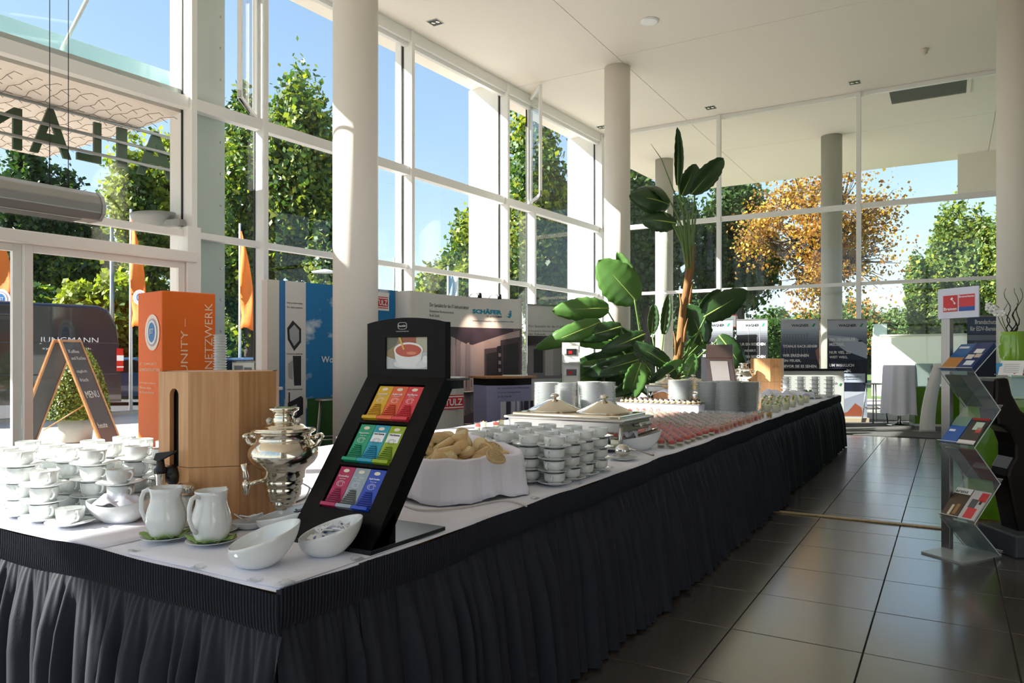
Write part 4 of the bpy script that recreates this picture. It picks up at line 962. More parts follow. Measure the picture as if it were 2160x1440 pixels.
# ---- WAGNER counter
t, L = panel('promotion_counter', 'white promotion counter with thin black top behind the far cup stacks', 'counter', G(1640, 13.8), G(1781, 13.75)); zt = zp(778, 13.8)
B().box(0, L, .0, .5, .06, zt - .03).obj('body', mat('counter_white', 'dfe3df', .5), t, bevel=.006); B().box(-.03, L + .03, -.03, .53, zt - .03, zt).obj('worktop', M_black, t); B().box(.04, L - .04, .03, .47, 0, .06).obj('plinth', M_alu, t)
text('lettering', 'WAGNER', M_grey, t, L * .74, zp(810, 13.8), L * .15, .04); B().poly([(L * .92, .78), (L * .94, .78), (L * .96, .83), (L * .94, .83)], -.004).obj('logo_mark', M_grn, t)

# ---- green reception
M_green = mat('lime_lacquer', '5c8c12', .28, coat=.4, var=.02); M_lg = mat('pale_green_glass', 'b4cdb8', .2)
t = empty('reception_counter', (.12, 6.78, 0), 0, None, 'lime green reception counter with pale glass upstand at the right of the tiled aisle', 'reception counter')
B().box(0, 2.6, 0, .7, .06, 1.0).obj('front_panel', M_green, t, bevel=.004)
B().box(0, .06, .7, 6.3, .06, 1.0).obj('side_panel', M_green, t, bevel=.004)
B().box(.02, 2.6, .03, .65, 0, .06).obj('plinth', M_oak, t); B().box(-.02, 2.6, -.02, 6.3, 1.0, 1.02).obj('worktop', M_lg, t, bevel=.003)
B().box(.28, 2.6, .0, .012, 1.02, 1.165).obj('glass_upstand', FROST, t); B().box(.28, 2.6, -.05, .4, 1.165, 1.18).obj('glass_shelf', glassmat('shelf_glass', (.8, .92, .88), 1.2, .02, .3, (.6, .78, .72)), t)
t, L = panel('reception_wing', 'far wing of the green reception with frosted glass screen behind the brochure stand', 'reception counter', G(1930, 14.0), G(2140, 13.6)); 
B().box(0, L, 0, .4, .05, .74).obj('front_panel', M_green, t, bevel=.004); B().box(-.0, L, .0, .38, 0, .05).obj('plinth', M_white, t); B().box(.0, L, 0, .01, .74, 1.19).obj('glass_screen', FROST, t); B().box(0, L, .0, .4, .74, .75).obj('worktop', M_lg, t)
# curved white leaflet stand
x, y = G(1952, 12.9); t = empty('curved_leaflet_display', (x, y, 0), TH, None, 'curved white leaflet display leaning beside the green reception wing', 'leaflet display')
vs = []; N = 20
for i in range(N + 1):
    f_ = i / N; z = f_ * 1.2; x = -.12 + .30 * f_ ** 1.6
    vs += [(x, -.05 + .1 * f_, z), (x + .27 - .07 * f_, -.05 + .1 * f_, z)]
o = B().add(vs, [(2 * i, 2 * i + 1, 2 * i + 3, 2 * i + 2) for i in range(N)], 0, True).obj('curved_sheet', M_paper, t); o.modifiers.new('thickness', 'SOLIDIFY').thickness = .02
for z, x in ((.78, .06), (1.0, .12)): B().box(x, x + .16, -.03 + .08 * z, -.02 + .08 * z, z, z + .17).obj('drawing_print', M_grey, t); 
B().box(-.15, .2, -.15, .2, 0, .02).obj('foot', M_alu, t)
# Brandschutz banner
t, L, zt = rollup('slate blue banner headed with German fire protection words behind the green vase', 2040, 2114, 13.2, 13.2, 668, col='52607c')
text('lettering', 'Brandschutz', M_wprint, t, L * .22, zt - .13, L * .62, .08, bold=.015); text('lettering', 'für EDV-Bereiche', M_wprint, t, L * .08, zt - .25, L * .88, .08, bold=.015)
B().rect(0, L, zt - .32, zt - .31, -.004).obj('rule', M_dkprint, t); B().rect(0, L, zt - .42, zt - .32, -.004).obj('pale_band', mat('print_8a93a6', '8a93a6', .5), t)
text('lettering', 'Wir entziehen dem Feuer', M_grey, t, L * .2, zt - .48, L * .6, .035); text('lettering', 'die Luft zum Atmen', M_grey, t, L * .26, zt - .54, L * .5, .035); B().rect(0, L, .3, zt - .6, -.004).obj('photo_print', mat('print_1f2a3c', '1f2a3c', .5), t)
# ---- things on the reception
zr = 1.18; x, y = .12 + .55, 6.95
x, y = G(2136, 6.1); y = max(y, 6.9)
dd = Vector((x, y)); k_ = 6.98 / (CS + SN * 0) 
r_ = (2136 - CX) / F; dv = Vector((-SN + CS * r_, CS + SN * r_)); x, y = dv.x * 6.98 / dv.y, 6.98
t = empty('vase', (x, y, zr), 0, None, 'glossy lime green vase on the reception glass shelf', 'vase')
B().lathe([(.062, 0), (.075, .02), (.092, .13), (.098, .22), (.09, .3), (.086, .335), (.08, .335), (.08, .3), (.001, .29)], 36).obj('body', mat('lime_ceramic', '7fae2c', .15, coat=.6), t)
t = empty('orchid', (x, y, zr + .29), 0, None, 'white orchid with dark twisted bare twigs standing in the green vase', 'plant')
random.seed(11); b = B(); 
for k in range(5):
    pts = []; px_, py_ = 0, 0; a = k * 1.3
    for i in range(12): pts.append((px_, py_, i * .035 * (1 if k < 3 else .7))); px_ += .018 * math.sin(i * 1.1 + a) + .004 * math.cos(a); py_ += .014 * math.cos(i * .9 + a)
    b.tube(pts, [.006 - .0004 * i for i in range(12)], 6)
b.obj('twisted_twigs', mat('dark_twig', '2a221d', .8), t)
for k in range(2):
    B().tube([(-.02, 0, 0), (-.06 - .02 * k, .01, .12), (-.09 - .03 * k, 0, .24), (-.13 - .02 * k, -.01, .27)], .003, 6).obj('flower_stem', mat('stem_green', '55702c', .6), t)
for k in range(7):
    c = (-.07 - .02 * (k % 4) - .008 * k, .02 * (k % 2) - .01, .19 + .022 * (k % 4)); b = B()
    for q in range(5): a = 2 * PI * q / 5; b.ball((c[0] + .016 * math.cos(a), c[1] - .004, c[2] + .016 * math.sin(a)), .013, 8, sz=1)
    b.obj('blossom', mat('orchid_white', 'f4f2ee', .6), t)
for k in range(5):
    a = k * 1.26; B().add([(0, 0, 0), (.05 * math.cos(a - .4), .05 * math.sin(a - .4), .03), (.1 * math.cos(a), .1 * math.sin(a), .015), (.05 * math.cos(a + .4), .05 * math.sin(a + .4), .03)], [(0, 1, 2, 3)]).obj('leaf', mat('orchid_leaf', '3f6a28', .4), t)
r_ = (2134 - CX) / F; dv = Vector((-SN + CS * r_, CS + SN * r_)); x, y = dv.x * 6.78 / dv.y, 6.80
t = empty('desk_card', (x, y, zr), -.3, None, 'white printed card propped up in front of the green vase', 'card')
B().add([(-.08, -.04, 0), (.08, -.04, 0), (.08, .04, .11), (-.08, .04, .11)], [(0, 1, 2, 3)]).obj('sheet', M_paper, t).modifiers.new('thickness', 'SOLIDIFY').thickness = .002
b = B(); 
for k in range(5): f_ = .2 + k * .13; b.add([(-.05, -.04 + .08 * f_ - .002, .11 * f_), (.05, -.04 + .08 * f_ - .002, .11 * f_), (.05, -.04 + .08 * (f_ + .03) - .002, .11 * (f_ + .03)), (-.05, -.04 + .08 * (f_ + .03) - .002, .11 * (f_ + .03))], [(0, 1, 2, 3)])
b.obj('printed_lines', M_grey, t)
r_ = (2108 - CX) / F; dv = Vector((-SN + CS * r_, CS + SN * r_)); x, y = dv.x * 6.8 / dv.y, 6.83
t = empty('table_flyer', (x, y, zr), 0, None, 'tiny blue and white flyer holder left of the green vase', 'flyer')
B().box(-.02, .02, -.002, .002, 0, .09).obj('sheet', mat('flyer_blue', '4aa3d8', .5), t); B().box(-.03, .03, -.02, .02, 0, .006).obj('foot', ACRYL, t)
r_ = (2155 - CX) / F; dv = Vector((-SN + CS * r_, CS + SN * r_)); x, y = dv.x * 6.76 / dv.y, 6.79
tag(B().box(-.05, .05, -.03, .03, 0, .015).obj('sweet_packets', mat('packet_red', 'c24a2a', .5, var=.6, vs=60), None, loc=(x, y, zr)), 'red and yellow packets lying at the frame edge before the vase', 'packet')

# ---- acrylic zigzag brochure stand
bs = atz(1997, 1159, 0); t = empty('brochure_stand', (bs.x, bs.y, 0), -math.radians(39), None, 'acrylic zigzag brochure stand on a square steel plate in the tiled aisle', 'brochure stand')
wd = .25
bp = [atz(*q_, 0) for q_ in ((1943, 1166), (2030, 1191), (2113, 1172), (2020, 1150))]
Mi = t.matrix_basis.inverted()
Mi = (Matrix.Translation(t.location) @ Matrix.Rotation(-math.radians(39), 4, 'Z')).inverted()
pl = [(Mi @ v_) for v_ in bp]
B().prism([(v_.x, v_.y) for v_ in pl], .0, .012, axis='z').obj('base_plate', mat('grey_plate', 'aeb6b4', .3, .2), t)
B().box(-.035, .03, -.01, .025, .012, zp(612, 5.05)).obj('pole', M_alu, t, bevel=.002)
zs = [1.41, 1.22, .975, .735, .49, .245, .02]; ysw = [.135, -.10, .135, -.10, .135, -.10, .135]
x0, x1 = .03, .03 + wd
def plane_pt(i, u, f_, off=0): # point on section i: u across, f from top to bottom
    ya, yb, za, zb2 = ysw[i], ysw[i + 1], zs[i], zs[i + 1]; d = Vector((0, yb - ya, zb2 - za)).normalized(); nrm = Vector((0, -d.z, d.y)) * (1 if yb < ya else -1)
    # normal towards the side one reads from (upwards)
    if nrm.z < 0: nrm = -nrm
    return Vector((x0 + (x1 - x0) * u, ya + (yb - ya) * f_, za + (zb2 - za) * f_)) + nrm * off
def slab(i, u0, u1, f0, f1, o0, o1, nm, mt, parent):
    q_ = [plane_pt(i, u0, f0, o0), plane_pt(i, u1, f0, o0), plane_pt(i, u1, f1, o0), plane_pt(i, u0, f1, o0)]
    r2 = [plane_pt(i, u0, f0, o1), plane_pt(i, u1, f0, o1), plane_pt(i, u1, f1, o1), plane_pt(i, u0, f1, o1)]
    return B().add(q_ + r2, [(0, 3, 2, 1), (4, 5, 6, 7), (0, 1, 5, 4), (1, 2, 6, 5), (2, 3, 7, 6), (3, 0, 4, 7)]).obj(nm, mt, parent)
M_edge = mat('acrylic_edge', 'e9f1f1', .15)
for i in range(6):
    tr = slab(i, 0, 1, 0, 1, -.004, 0, 'tray', ACRYL, t)
    slab(i, 0, 1, .985, 1.0, 0, .035, 'lip', ACRYL, tr); slab(i, 0, 1, .99, 1.0, .035, .037, 'bright_edge', M_edge, tr)
    slab(i, -.01, .0, 0, 1, -.004, .0, 'left_edge', M_edge, tr); slab(i, 1, 1.012, 0, 1, -.004, .0, 'right_edge', M_edge, tr)
def brochure(i, u0, u1, lab, col, extras=(), f0=.12, th=.012):
    r = empty('brochure', (bs.x, bs.y, 0), -math.radians(39), None, lab, 'brochure')
    slab(i, u0, u1, f0, .975, .002, .002 + th, 'pages', mat('cover_' + col, col, .25), r)
    for (a, b_, c, d, cc) in extras:
        slab(i, u0 + (u1 - u0) * a, u0 + (u1 - u0) * b_, f0 + (.975 - f0) * c, f0 + (.975 - f0) * d, .0025 + th, .003 + th, 'cover_print', mat('cover_' + cc, cc, .3), r)
    return r
brochure(0, .02, .49, 'blue brochure with orange sand dune on the top tray', '1f5f9f', ((0, 1, .55, 1, 'b87a30'), (.1, .7, .1, .18, 'dfe6ee')), th=.02)
brochure(0, .51, .98, 'navy brochure with four white-edged photos on the top tray', '14306a', ((.3, .8, .25, .42, 'e8e8e4'), (.1, .5, .48, .66, 'd8cfc0'), (.55, .9, .45, .6, 'c9b9a0'), (.3, .8, .72, .9, 'dfe6ea')), th=.03)
brochure(1, .05, .5, 'dark green brochure seen through the second tray', '2f5a3a'); brochure(1, .52, .95, 'grey landscape brochure seen through the second tray', '6a6f72', ((0, 1, .4, .8, 'a9a080'),))
brochure(2, .02, .47, 'bright blue brochure with river view on the third tray', '1c60b4', ((0, 1, 0, .35, '7fa08a'), (.1, .5, .5, .58, 'e6eef6')), f0=.3)
brochure(2, .5, .98, 'dark brochure with round red badge on the third tray', '3a3a34', ((0, 1, .0, .08, 'b03028'), (.35, .85, .15, .45, 'd0e0c8'), (.6, .9, .35, .55, 'd2443a'), (0, 1, .85, 1, 'ece6e0')), f0=.3)
brochure(3, .05, .45, 'pale grey brochure seen through the fourth tray', 'b9bcc0', ((0, 1, 0, .2, '4a4038'),)); brochure(3, .47, .95, 'dark red brochure seen through the fourth tray', '7a2734')
r = brochure(4, .02, .5, 'brown magazine headed with a white title strip on the fifth tray', '4d3a28', ((0, 1, 0, .2, 'f2f2ee'), (.35, .5, .6, .95, 'e6d8b8'), (.6, .8, .55, .9, 'a87c40')), f0=.28)
me_t = text('magazine_title', 'artist', M_dkprint, r, 0, 0, .09, .022, y=0)
a_, b_, c_ = plane_pt(4, .05, .40, .0165), plane_pt(4, 1.0, .40, .0165), plane_pt(4, .05, .0, .0165)
ex = (b_ - a_).normalized(); ez = (c_ - a_).normalized(); ey = ez.cross(ex)
me_t.matrix_local = Matrix(((ex.x, ey.x, ez.x, a_.x), (ex.y, ey.y, ez.y, a_.y), (ex.z, ey.z, ez.z, a_.z), (0, 0, 0, 1)))
brochure(4, .52, .98, 'white and red magazine with a figure on the fifth tray', 'cfcac8', ((.55, 1, .05, .35, 'd83c40'), (.2, .6, .3, .6, '55565c'), (.25, .8, .6, .95, 'dd3a44'), (.7, .85, .3, .45, '3a2a28')), f0=.28)
brochure(5, .05, .48, 'pale blue-grey brochure seen through the lowest tray', '9aa6ae', ((0, 1, .0, .15, '5a626a'),)); brochure(5, .5, .95, 'slate brochure seen through the lowest tray', '5f7480')
# header sign
hd = empty('header_sign', (0, 0, 0), 0, t); sw = .30; s0 = -.05; zb2, zt2 = zp(672, 5.05), zp(609, 5.05)
B().box(s0, s0 + sw, -.022, -.012, zb2, zt2).obj('board', mat('sign_lilac_white', 'd9dcea', .4), hd, bevel=.001)
yy_ = -.0235
def srect(a, b_, c, d, cc, nm): B().rect(s0 + sw * a, s0 + sw * b_, zb2 + (zt2 - zb2) * c, zb2 + (zt2 - zb2) * d, yy_).obj(nm, mat('sign_' + cc, cc, .4), hd)
srect(.14, .50, .22, .76, 'cc2a30', 'left_field'); srect(.53, .91, .36, .76, 'd2343a', 'right_field'); srect(.53, .91, .22, .36, '1b4fa0', 'blue_wave_field')
text('lettering', 'Bremen', M_wprint, hd, s0 + sw * .16, zb2 + (zt2 - zb2) * .26, sw * .32, .022, y=yy_ - .001, bold=.02)
text('lettering', 'Bremerhaven', M_wprint, hd, s0 + sw * .54, zb2 + (zt2 - zb2) * .66, sw * .36, .014, y=yy_ - .001, bold=.02)
b = B(); k0 = (s0 + sw * .36, zb2 + (zt2 - zb2) * .6); b.poly([(k0[0] - .012, k0[1] + .008), (k0[0] + .002, k0[1] + .02), (k0[0] + .01, k0[1] + .01), (k0[0] - .002, k0[1] - .002)], yy_ - .001)
b.poly([(k0[0] + .002, k0[1]), (k0[0] + .006, k0[1] + .003), (k0[0] + .02, k0[1] - .016), (k0[0] + .016, k0[1] - .019)], yy_ - .001); b.rect(k0[0] + .014, k0[0] + .026, k0[1] - .028, k0[1] - .016, yy_ - .001); b.obj('key_emblem', M_wprint, hd)

# ---- dark sculpture at the right edge
x, y = G(2080, 5.05); t = empty('bronze_sculpture', (x, y, 0), TH, None, 'dark bronze sculpture with curved arms cut off by the right picture edge', 'sculpture')
mm = 5.05 / F
def sp_(px, py): return ((px - 2080) * mm, zp(py, 5.05))
ol = [(2082, 797), (2110, 795), (2118, 830), (2135, 862), (2160, 882), (2230, 880), (2235, 1150), (2132, 1127), (2106, 1000), (2109, 985), (2122, 962), (2122, 935), (2112, 910), (2098, 898), (2086, 896), (2080, 850)]
ol = [sp_(*q_) for q_ in ol]
M_brz = mat('dark_bronze', '170e09', .3, .5, var=.5, vs=3, bump=.2, bs=8)
B().prism(ol[::-1], -.09, .10).obj('body', M_brz, t, bevel=.03)
B().box(*(sp_(2096, 0)[0], sp_(2250, 0)[0]), -.22, .18, .0, .15).obj('plinth', mat('plinth_grey', '3b3f45', .5), t, bevel=.012)
# ================================================================ TALL PLANT (white bird of paradise)
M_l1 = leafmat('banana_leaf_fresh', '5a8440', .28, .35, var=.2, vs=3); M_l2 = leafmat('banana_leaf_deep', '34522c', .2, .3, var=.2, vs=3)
M_rib = mat('leaf_midrib', '9db45a', .5); M_stem = mat('leaf_stalk', '5d7a3a', .5, var=.2); M_dry = mat('dry_sheath', '8a6238', .85, var=.4, vs=14, bump=.6, bs=50, stretch=(3, 3, .5))
DP = 12.4
def leafblade(parent, base, tip, width, mt, droop=.25, fold=.35, up=None, seed=0):
    """a boat shaped blade from base to tip (world), bending down by droop, folded along the rib"""
    r_ = random.Random(seed); base = Vector(base); tip = Vector(tip); ax = tip - base; width *= 1.3 if parent is not plw else 1.08; base = base - ax * .06; ax = tip - base; L_ = ax.length; ax.normalize()
    up = Vector(up or (0, 0, 1)); sd = ax.cross(up); sd = sd if sd.length > .05 else ax.cross(Vector((0, 1, 0))); sd.normalize(); up = sd.cross(ax).normalized()
    n = 18; vs = []; fs = []; rib = []
    for i in range(n + 1):
        f_ = i / n; p = base + ax * L_ * f_ + up * (L_ * droop * (math.sin(PI * f_ * .9) * .5 - f_ ** 2 * .35)); rib.append(p)
        wv = width / 2 * (max(0, math.sin(PI * min(1, f_ * .96 + .04)) ** .55)) * (1 - .25 * f_)
        for k in (-1, -.66, -.33, 0, .33, .66, 1):
            tear = 1 + (.05 * math.sin(i * 2.3 + seed + k) if abs(k) == 1 else 0)
            vs.append(p + sd * wv * k * tear + up * (abs(k) ** 1.4 * wv * fold) + up * .008 * math.sin(i * 2.1) * abs(k))
    for i in range(n):
        for k in range(6): a = i * 7 + k; fs.append((a, a + 1, a + 8, a + 7))
    o = B().add(vs, fs, 0, True).obj('leaf', mt, parent); s_ = o.modifiers.new('thickness', 'SOLIDIFY'); s_.thickness = .004
    B().tube([q - up * .006 for q in rib], [.014 * (1 - .85 * i / n) for i in range(n + 1)], 6).obj('midrib', M_rib, o)
    return o
def stalk(parent, pts, r0=.022, r1=.012):
    P = [Vector(p) for p in pts]; out = []
    for i in range(len(P) - 1):
        for k in range(6): out.append(P[i].lerp(P[i + 1], k / 6))
    out.append(P[-1])
    for _ in range(3): out = [out[0]] + [(out[i - 1] + out[i] * 2 + out[i + 1]) / 4 for i in range(1, len(out) - 1)] + [out[-1]]
    n = len(out); B().tube(out, [r0 + (r1 - r0) * i / (n - 1) for i in range(n)], 8).obj('stalk', M_stem, parent)
def V(px, py, dD=0): return W(px, py, DP + dD)
pl = empty('bird_of_paradise_plant', (V(1428, 800).x, V(1428, 800).y, 0), 0, None, 'tall palm-like plant with paddle-shaped leaves towering behind the buffet', 'plant')
inv = Matrix.Translation(-pl.location)
plw = pl
def Lc(v): return Vector(v) - pl.location
# trunk
tp = [(1418, 800, 0), (1432, 745, 0), (1436, 700, .05), (1441, 650, .05), (1448, 610, 0), (1455, 570, 0), (1462, 520, 0)]
B().tube([Lc(V(*p_)) for p_ in [(1415, 845, 0)] + tp], [.085, .075, .07, .065, .06, .06, .07, .04], 14).obj('trunk', M_dry, pl)
for k in range(9):
    p_ = Lc(V(1424 + k * 4, 790 - k * 27)); a = k * 2.1
    B().tube([p_ + Vector((.06 * math.cos(a), .06 * math.sin(a), -.1)), p_ + Vector((.075 * math.cos(a), .075 * math.sin(a), .12)), p_ + Vector((.12 * math.cos(a), .12 * math.sin(a), .3))], [.03, .022, .004], 6).obj('old_sheath', M_dry, pl)
# fan of crown stalks with upper leaves: (stalk pts) , blade base -> tip, width px
def leafset(st, bl, wpx, mt, **k):
    stalk(pl, [Lc(V(*p_)) for p_ in st]); (b0, b1) = bl
    leafblade(pl, Lc(V(*b0)), Lc(V(*b1)), wpx / F * DP, mt, **k)
cam_dir = Vector((SN, -CS, 0))
leafset([(1456, 560, 0), (1440, 450, 0), (1430, 385, 0)], ((1429, 384, 0), (1429, 268, 0)), 20, M_l2, droop=.05, fold=1.3, up=cam_dir, seed=1)
leafset([(1458, 560, 0), (1452, 460, .1), (1440, 410, 0)], ((1440, 408, .1), (1469, 345, .2)), 38, M_l2, droop=.1, fold=.4, up=cam_dir, seed=2)
leafset([(1462, 560, 0), (1460, 460, 0), (1466, 408, -.1)], ((1462, 405, -.1), (1524, 335, .1)), 46, M_l2, droop=-.2, fold=.8, up=cam_dir, seed=3)
leafset([(1455, 560, 0), (1440, 480, 0), (1412, 420, 0)], ((1412, 425, 0), (1348, 390, .3)), 62, M_l2, droop=.45, fold=-.4, up=(0, 0, 1), seed=4)
leafset([(1455, 560, 0), (1434, 490, 0), (1400, 445, 0)], ((1408, 430, .1), (1330, 412, -.2)), 56, M_l2, droop=.3, fold=-.6, up=cam_dir, seed=5)
leafset([(1452, 560, 0), (1434, 500, 0), (1408, 455, 0)], ((1422, 470, 0), (1350, 462, 0)), 46, M_l2, droop=.25, fold=-.5, up=cam_dir, seed=6)
b = B(); b.tube([Lc(V(1450, 480)), Lc(V(1424, 410)), Lc(V(1395, 335)), Lc(V(1373, 303))], [.014, .012, .008, .003], 6); b.obj('bare_stalk', M_stem, pl)
for k in range(10):
    a = k * .7; stalk(pl, [Lc(V(1456 + 4 * math.sin(a), 590)), Lc(V(1450 + 14 * math.sin(a), 500, .2 * math.cos(a))), Lc(V(1448 + 22 * math.sin(a), 430 + 5 * k, .2 * math.cos(a)))], .018, .006)
# lower plant, fresh sunlit leaves: its own clump
pl2 = empty('bird_of_paradise_clump', (V(1385, 830).x, V(1385, 830).y, 0), 0, None, 'low leafy clump with broad bright leaves at the foot of the tall plant', 'plant')
pl = pl2
root = (1395, 830, 0)
spec = [  # blade base, tip, width, material, droop, fold, up
    ((1338, 630, 0), (1262, 548, 0), 74, M_l1, .15, -.25, cam_dir), ((1335, 615, .2), (1302, 530, .3), 30, M_l1, .05, .5, cam_dir),
    ((1278, 650, 0), (1165, 655, -.1), 44, M_l1, .25, -.3, cam_dir), ((1260, 682, -.3), (1130, 735, -.5), 36, M_l1, .5, -.4, cam_dir),
    ((1306, 690, -.3), (1214, 716, -.3), 34, M_l2, .4, -.4, cam_dir), ((1356, 706, -.2), (1268, 742, -.3), 30, M_l2, .3, -.3, cam_dir),
    ((1350, 716, .3), (1200, 720, .4), 36, M_l1, .2, -.3, cam_dir), ((1340, 760, -.4), (1230, 790, -.5), 34, M_l2, .3, .3, cam_dir),
    ((1350, 770, -.5), (1322, 850, -.6), 40, M_l1, .1, .3, cam_dir), ((1352, 800, -.5), (1290, 835, -.6), 26, M_l2, .1, .3, cam_dir),
    ((1262, 770, -.2), (1165, 840, -.4), 44, M_l1, .2, -.2, cam_dir), ((1300, 742, .1), (1232, 860, 0), 40, M_l2, .2, .2, cam_dir),
    ((1375, 700, .5), (1380, 640, .6), 22, M_l2, .05, .5, cam_dir), ((1490, 665, 0), (1578, 612, 0), 50, M_l2, .12, -.25, cam_dir),
    ((1478, 655, .3), (1520, 610, .4), 26, M_l2, .1, .5, cam_dir), ((1482, 720, .2), (1452, 640, .3), 50, M_l2, .05, .3, cam_dir),
    ((1520, 712, -.1), (1572, 790, -.2), 44, M_l2, .3, -.3, cam_dir), ((1450, 740, .2), (1500, 696, .3), 30, M_l1, .1, .4, cam_dir),
    ((1410, 770, -.2), (1330, 720, -.3), 30, M_l2, .2, .3, cam_dir), ((1400, 790, -.3), (1440, 760, -.4), 30, M_l1, .2, .4, cam_dir),
    ((1370, 790, .2), (1260, 800, .1), 36, M_l2, .2, .3, cam_dir), ((1400, 700, .4), (1410, 620, .5), 20, M_l2, .0, .6, cam_dir),
    ((1420, 780, -.4), (1370, 815, -.5), 34, M_l2, .2, .3, cam_dir), ((1450, 790, -.3), (1465, 745, -.4), 26, M_l1, .1, .3, cam_dir),
    ((1330, 745, 0), (1200, 770, 0), 30, M_l2, .3, .3, cam_dir), ((1360, 740, .1), (1300, 690, .2), 28, M_l2, .1, .3, cam_dir)]
for k, (b0, b1, wp, mt_, dr, fo, up_) in enumerate(spec):
    rx = 1395 + (k % 5 - 2) * 10
    mid = ((rx + b0[0]) / 2 + (b0[0] - rx) * .1, (830 + b0[1]) / 2 - 12, b0[2] * .6)
    leafset([(rx, 840, 0), mid, b0], (b0, b1), wp, mt_, droop=dr, fold=fo, up=up_, seed=k + 20)
# white planters
for (px, D, r, h, lab) in ((1402, DP + .15, .42, .62, 'big round white planter holding the tall plant, half hidden by the buffet'),):
    x, y = G(px, D); tp_ = empty('planter', (x, y, 0), 0, None, lab, 'planter')
    B().lathe([(r * .7, 0), (r * .95, .1), (r, h - .04), (r * .98, h), (r * .9, h), (r * .9, h - .08), (.001, h - .08)], 40).obj('pot', M_white, tp_)
    B().lathe([(.001, h - .07), (r * .9, h - .075)], 30).obj('soil', mat('soil', '3a2c20', .95, bump=.8, bs=40), tp_)
# ================================================================ BUFFET
T0 = .755; XR, XL, YN, YF = -1.40, -3.42, 1.255, 11.83
bt = empty('buffet_table', (0, 0, 0), 0, None, 'long folding buffet table hidden under white linen and dark skirts', 'table')
for k in range(6):
    ya = YN + .03 + k * 1.757; B().box(XL + .03, XR - .03, ya, ya + 1.74, T0 - .03, T0 - .004).obj('tabletop', M_pine, bt)
    for x_ in (XL + .2, XR - .2):
        for y_ in (ya + .15, ya + 1.6): B().box(x_ - .02, x_ + .02, y_ - .02, y_ + .02, 0, T0 - .03).obj('leg', M_alu, bt)
def cloth(x0, x1, y0, y1, z, lab, seed, r=.0):
    nx = max(2, int((x1 - x0) / .06)); ny = max(2, int((y1 - y0) / .06)); rr = np.random.default_rng(seed)
    vs = []; fs = []
    for i in range(nx + 1):
        for j in range(ny + 1):
            X = x0 + (x1 - x0) * i / nx; Y = y0 + (y1 - y0) * j / ny
            vs.append((X, Y, z + .0006 * math.sin(X * 23 + seed) * math.sin(Y * 17)))
    for i in range(nx):
        for j in range(ny): a = i * (ny + 1) + j; fs.append((a, a + ny + 1, a + ny + 2, a + 1))
    o = B().add(vs, fs, 0, True).obj('tablecloth', M_cloth); s_ = o.modifiers.new('thickness', 'SOLIDIFY'); s_.thickness = .002
    return tag(o, lab, 'tablecloth', None)
cloth(XL, XR + .011, YN - .011, 6.2, T0 - .001, 'long white tablecloth under the cups, tea display and bread on the near half', 1)
cloth(XL, XR + .011, 6.1, YF, T0 + .0006, 'long white tablecloth under the plates and desserts on the far half', 2)
cloth(XL + .1, -2.15, YN + .004, 1.95, T0 + .002, 'white linen runner under the stacked coffee cups at the left table end', 3)
cloth(-2.02, XR - .005, YN + .004, 1.80, T0 + .0035, 'small white overcloth with rounded corner under the milk jugs and bowls', 4)
# ---- pleated skirts
def skirt(lab, p0, p1, step, flare=.06, seed=0, amp=1.0, pleat=.0115):
    p0 = Vector((p0[0], p0[1], 0)); p1 = Vector((p1[0], p1[1], 0)); d = p1 - p0; L_ = d.length; d.normalize(); nrm = Vector((d.y, -d.x, 0))
    r_ = random.Random(seed); n = int(L_ / step)
    t = empty('table_skirt', (0, 0, 0), 0, None, lab, 'table skirt')
    hb = .105
    def topz(s_): return T0 + .002 + .004 * math.sin(s_ * 5.1 + seed) + .003 * math.sin(s_ * 11 + 1)
    # heading band
    zs_ = [0, -.006, -.05, -hb + .012, -hb]; vs = []; fs = []; m_ = len(zs_)
    st2 = pleat / 8; n2 = int(L_ / max(st2, step / 4))
    for i in range(n2 + 1):
        s_ = L_ * i / n2; ph = s_ / pleat * 2 * PI; w_ = abs(math.sin(ph / 2)) ** .8 * .015
        for j, z_ in enumerate(zs_):
            o_ = .006 + w_ * (1, 1, 1, .8, .3)[j]; q = p0 + d * s_ + nrm * o_; vs.append((q.x, q.y, topz(s_) + z_ - (.004 * (1 - w_ / .015) if j == 0 else 0)))
    for i in range(n2):
        for j in range(m_ - 1): a = i * m_ + j; fs.append((a, a + 1, a + m_ + 1, a + m_))
    B().add(vs, fs, 0, True).obj('gathered_heading', M_skirt, t)
    # drape
    knots = []; s_ = 0
    while s_ < L_ + .2: knots.append(s_); s_ += r_.uniform(.05, .12) * amp
    hts = [r_.uniform(.35, 1) for _ in knots]
    fr = [0, .03, .08, .15, .25, .4, .6, .8, 1.0]; vs = []; fs = []; m_ = len(fr)
    ki = 0
    for i in range(n + 1):
        s_ = L_ * i / n
        while ki < len(knots) - 2 and knots[ki + 1] < s_: ki += 1
        u = (s_ - knots[ki]) / (knots[ki + 1] - knots[ki]); h0 = hts[ki]
        big = math.sin(PI * min(1, max(0, u))) ** 1.3 * h0; fine = .5 + .5 * math.sin(s_ / pleat * PI)
        for j, f_ in enumerate(fr):
            e_ = min(1, f_ * 3.2); o_ = .004 + .012 * (1 - e_) * fine * .6 + big * .07 * e_ ** .8 + flare * f_ + .006 * math.sin(s_ * 60 + f_ * 4) * f_ * .6
            q = p0 + d * (s_ + .02 * math.sin(s_ * 7 + f_ * 2) * f_) + nrm * o_; vs.append((q.x, q.y, topz(s_) - hb + .002 - (T0 - hb - .012) * f_))
    for i in range(n):
        for j in range(m_ - 1): a = i * m_ + j; fs.append((a, a + 1, a + m_ + 1, a + m_))
    B().add(vs, fs, 0, True).obj('drape', M_skirt, t)
    return t
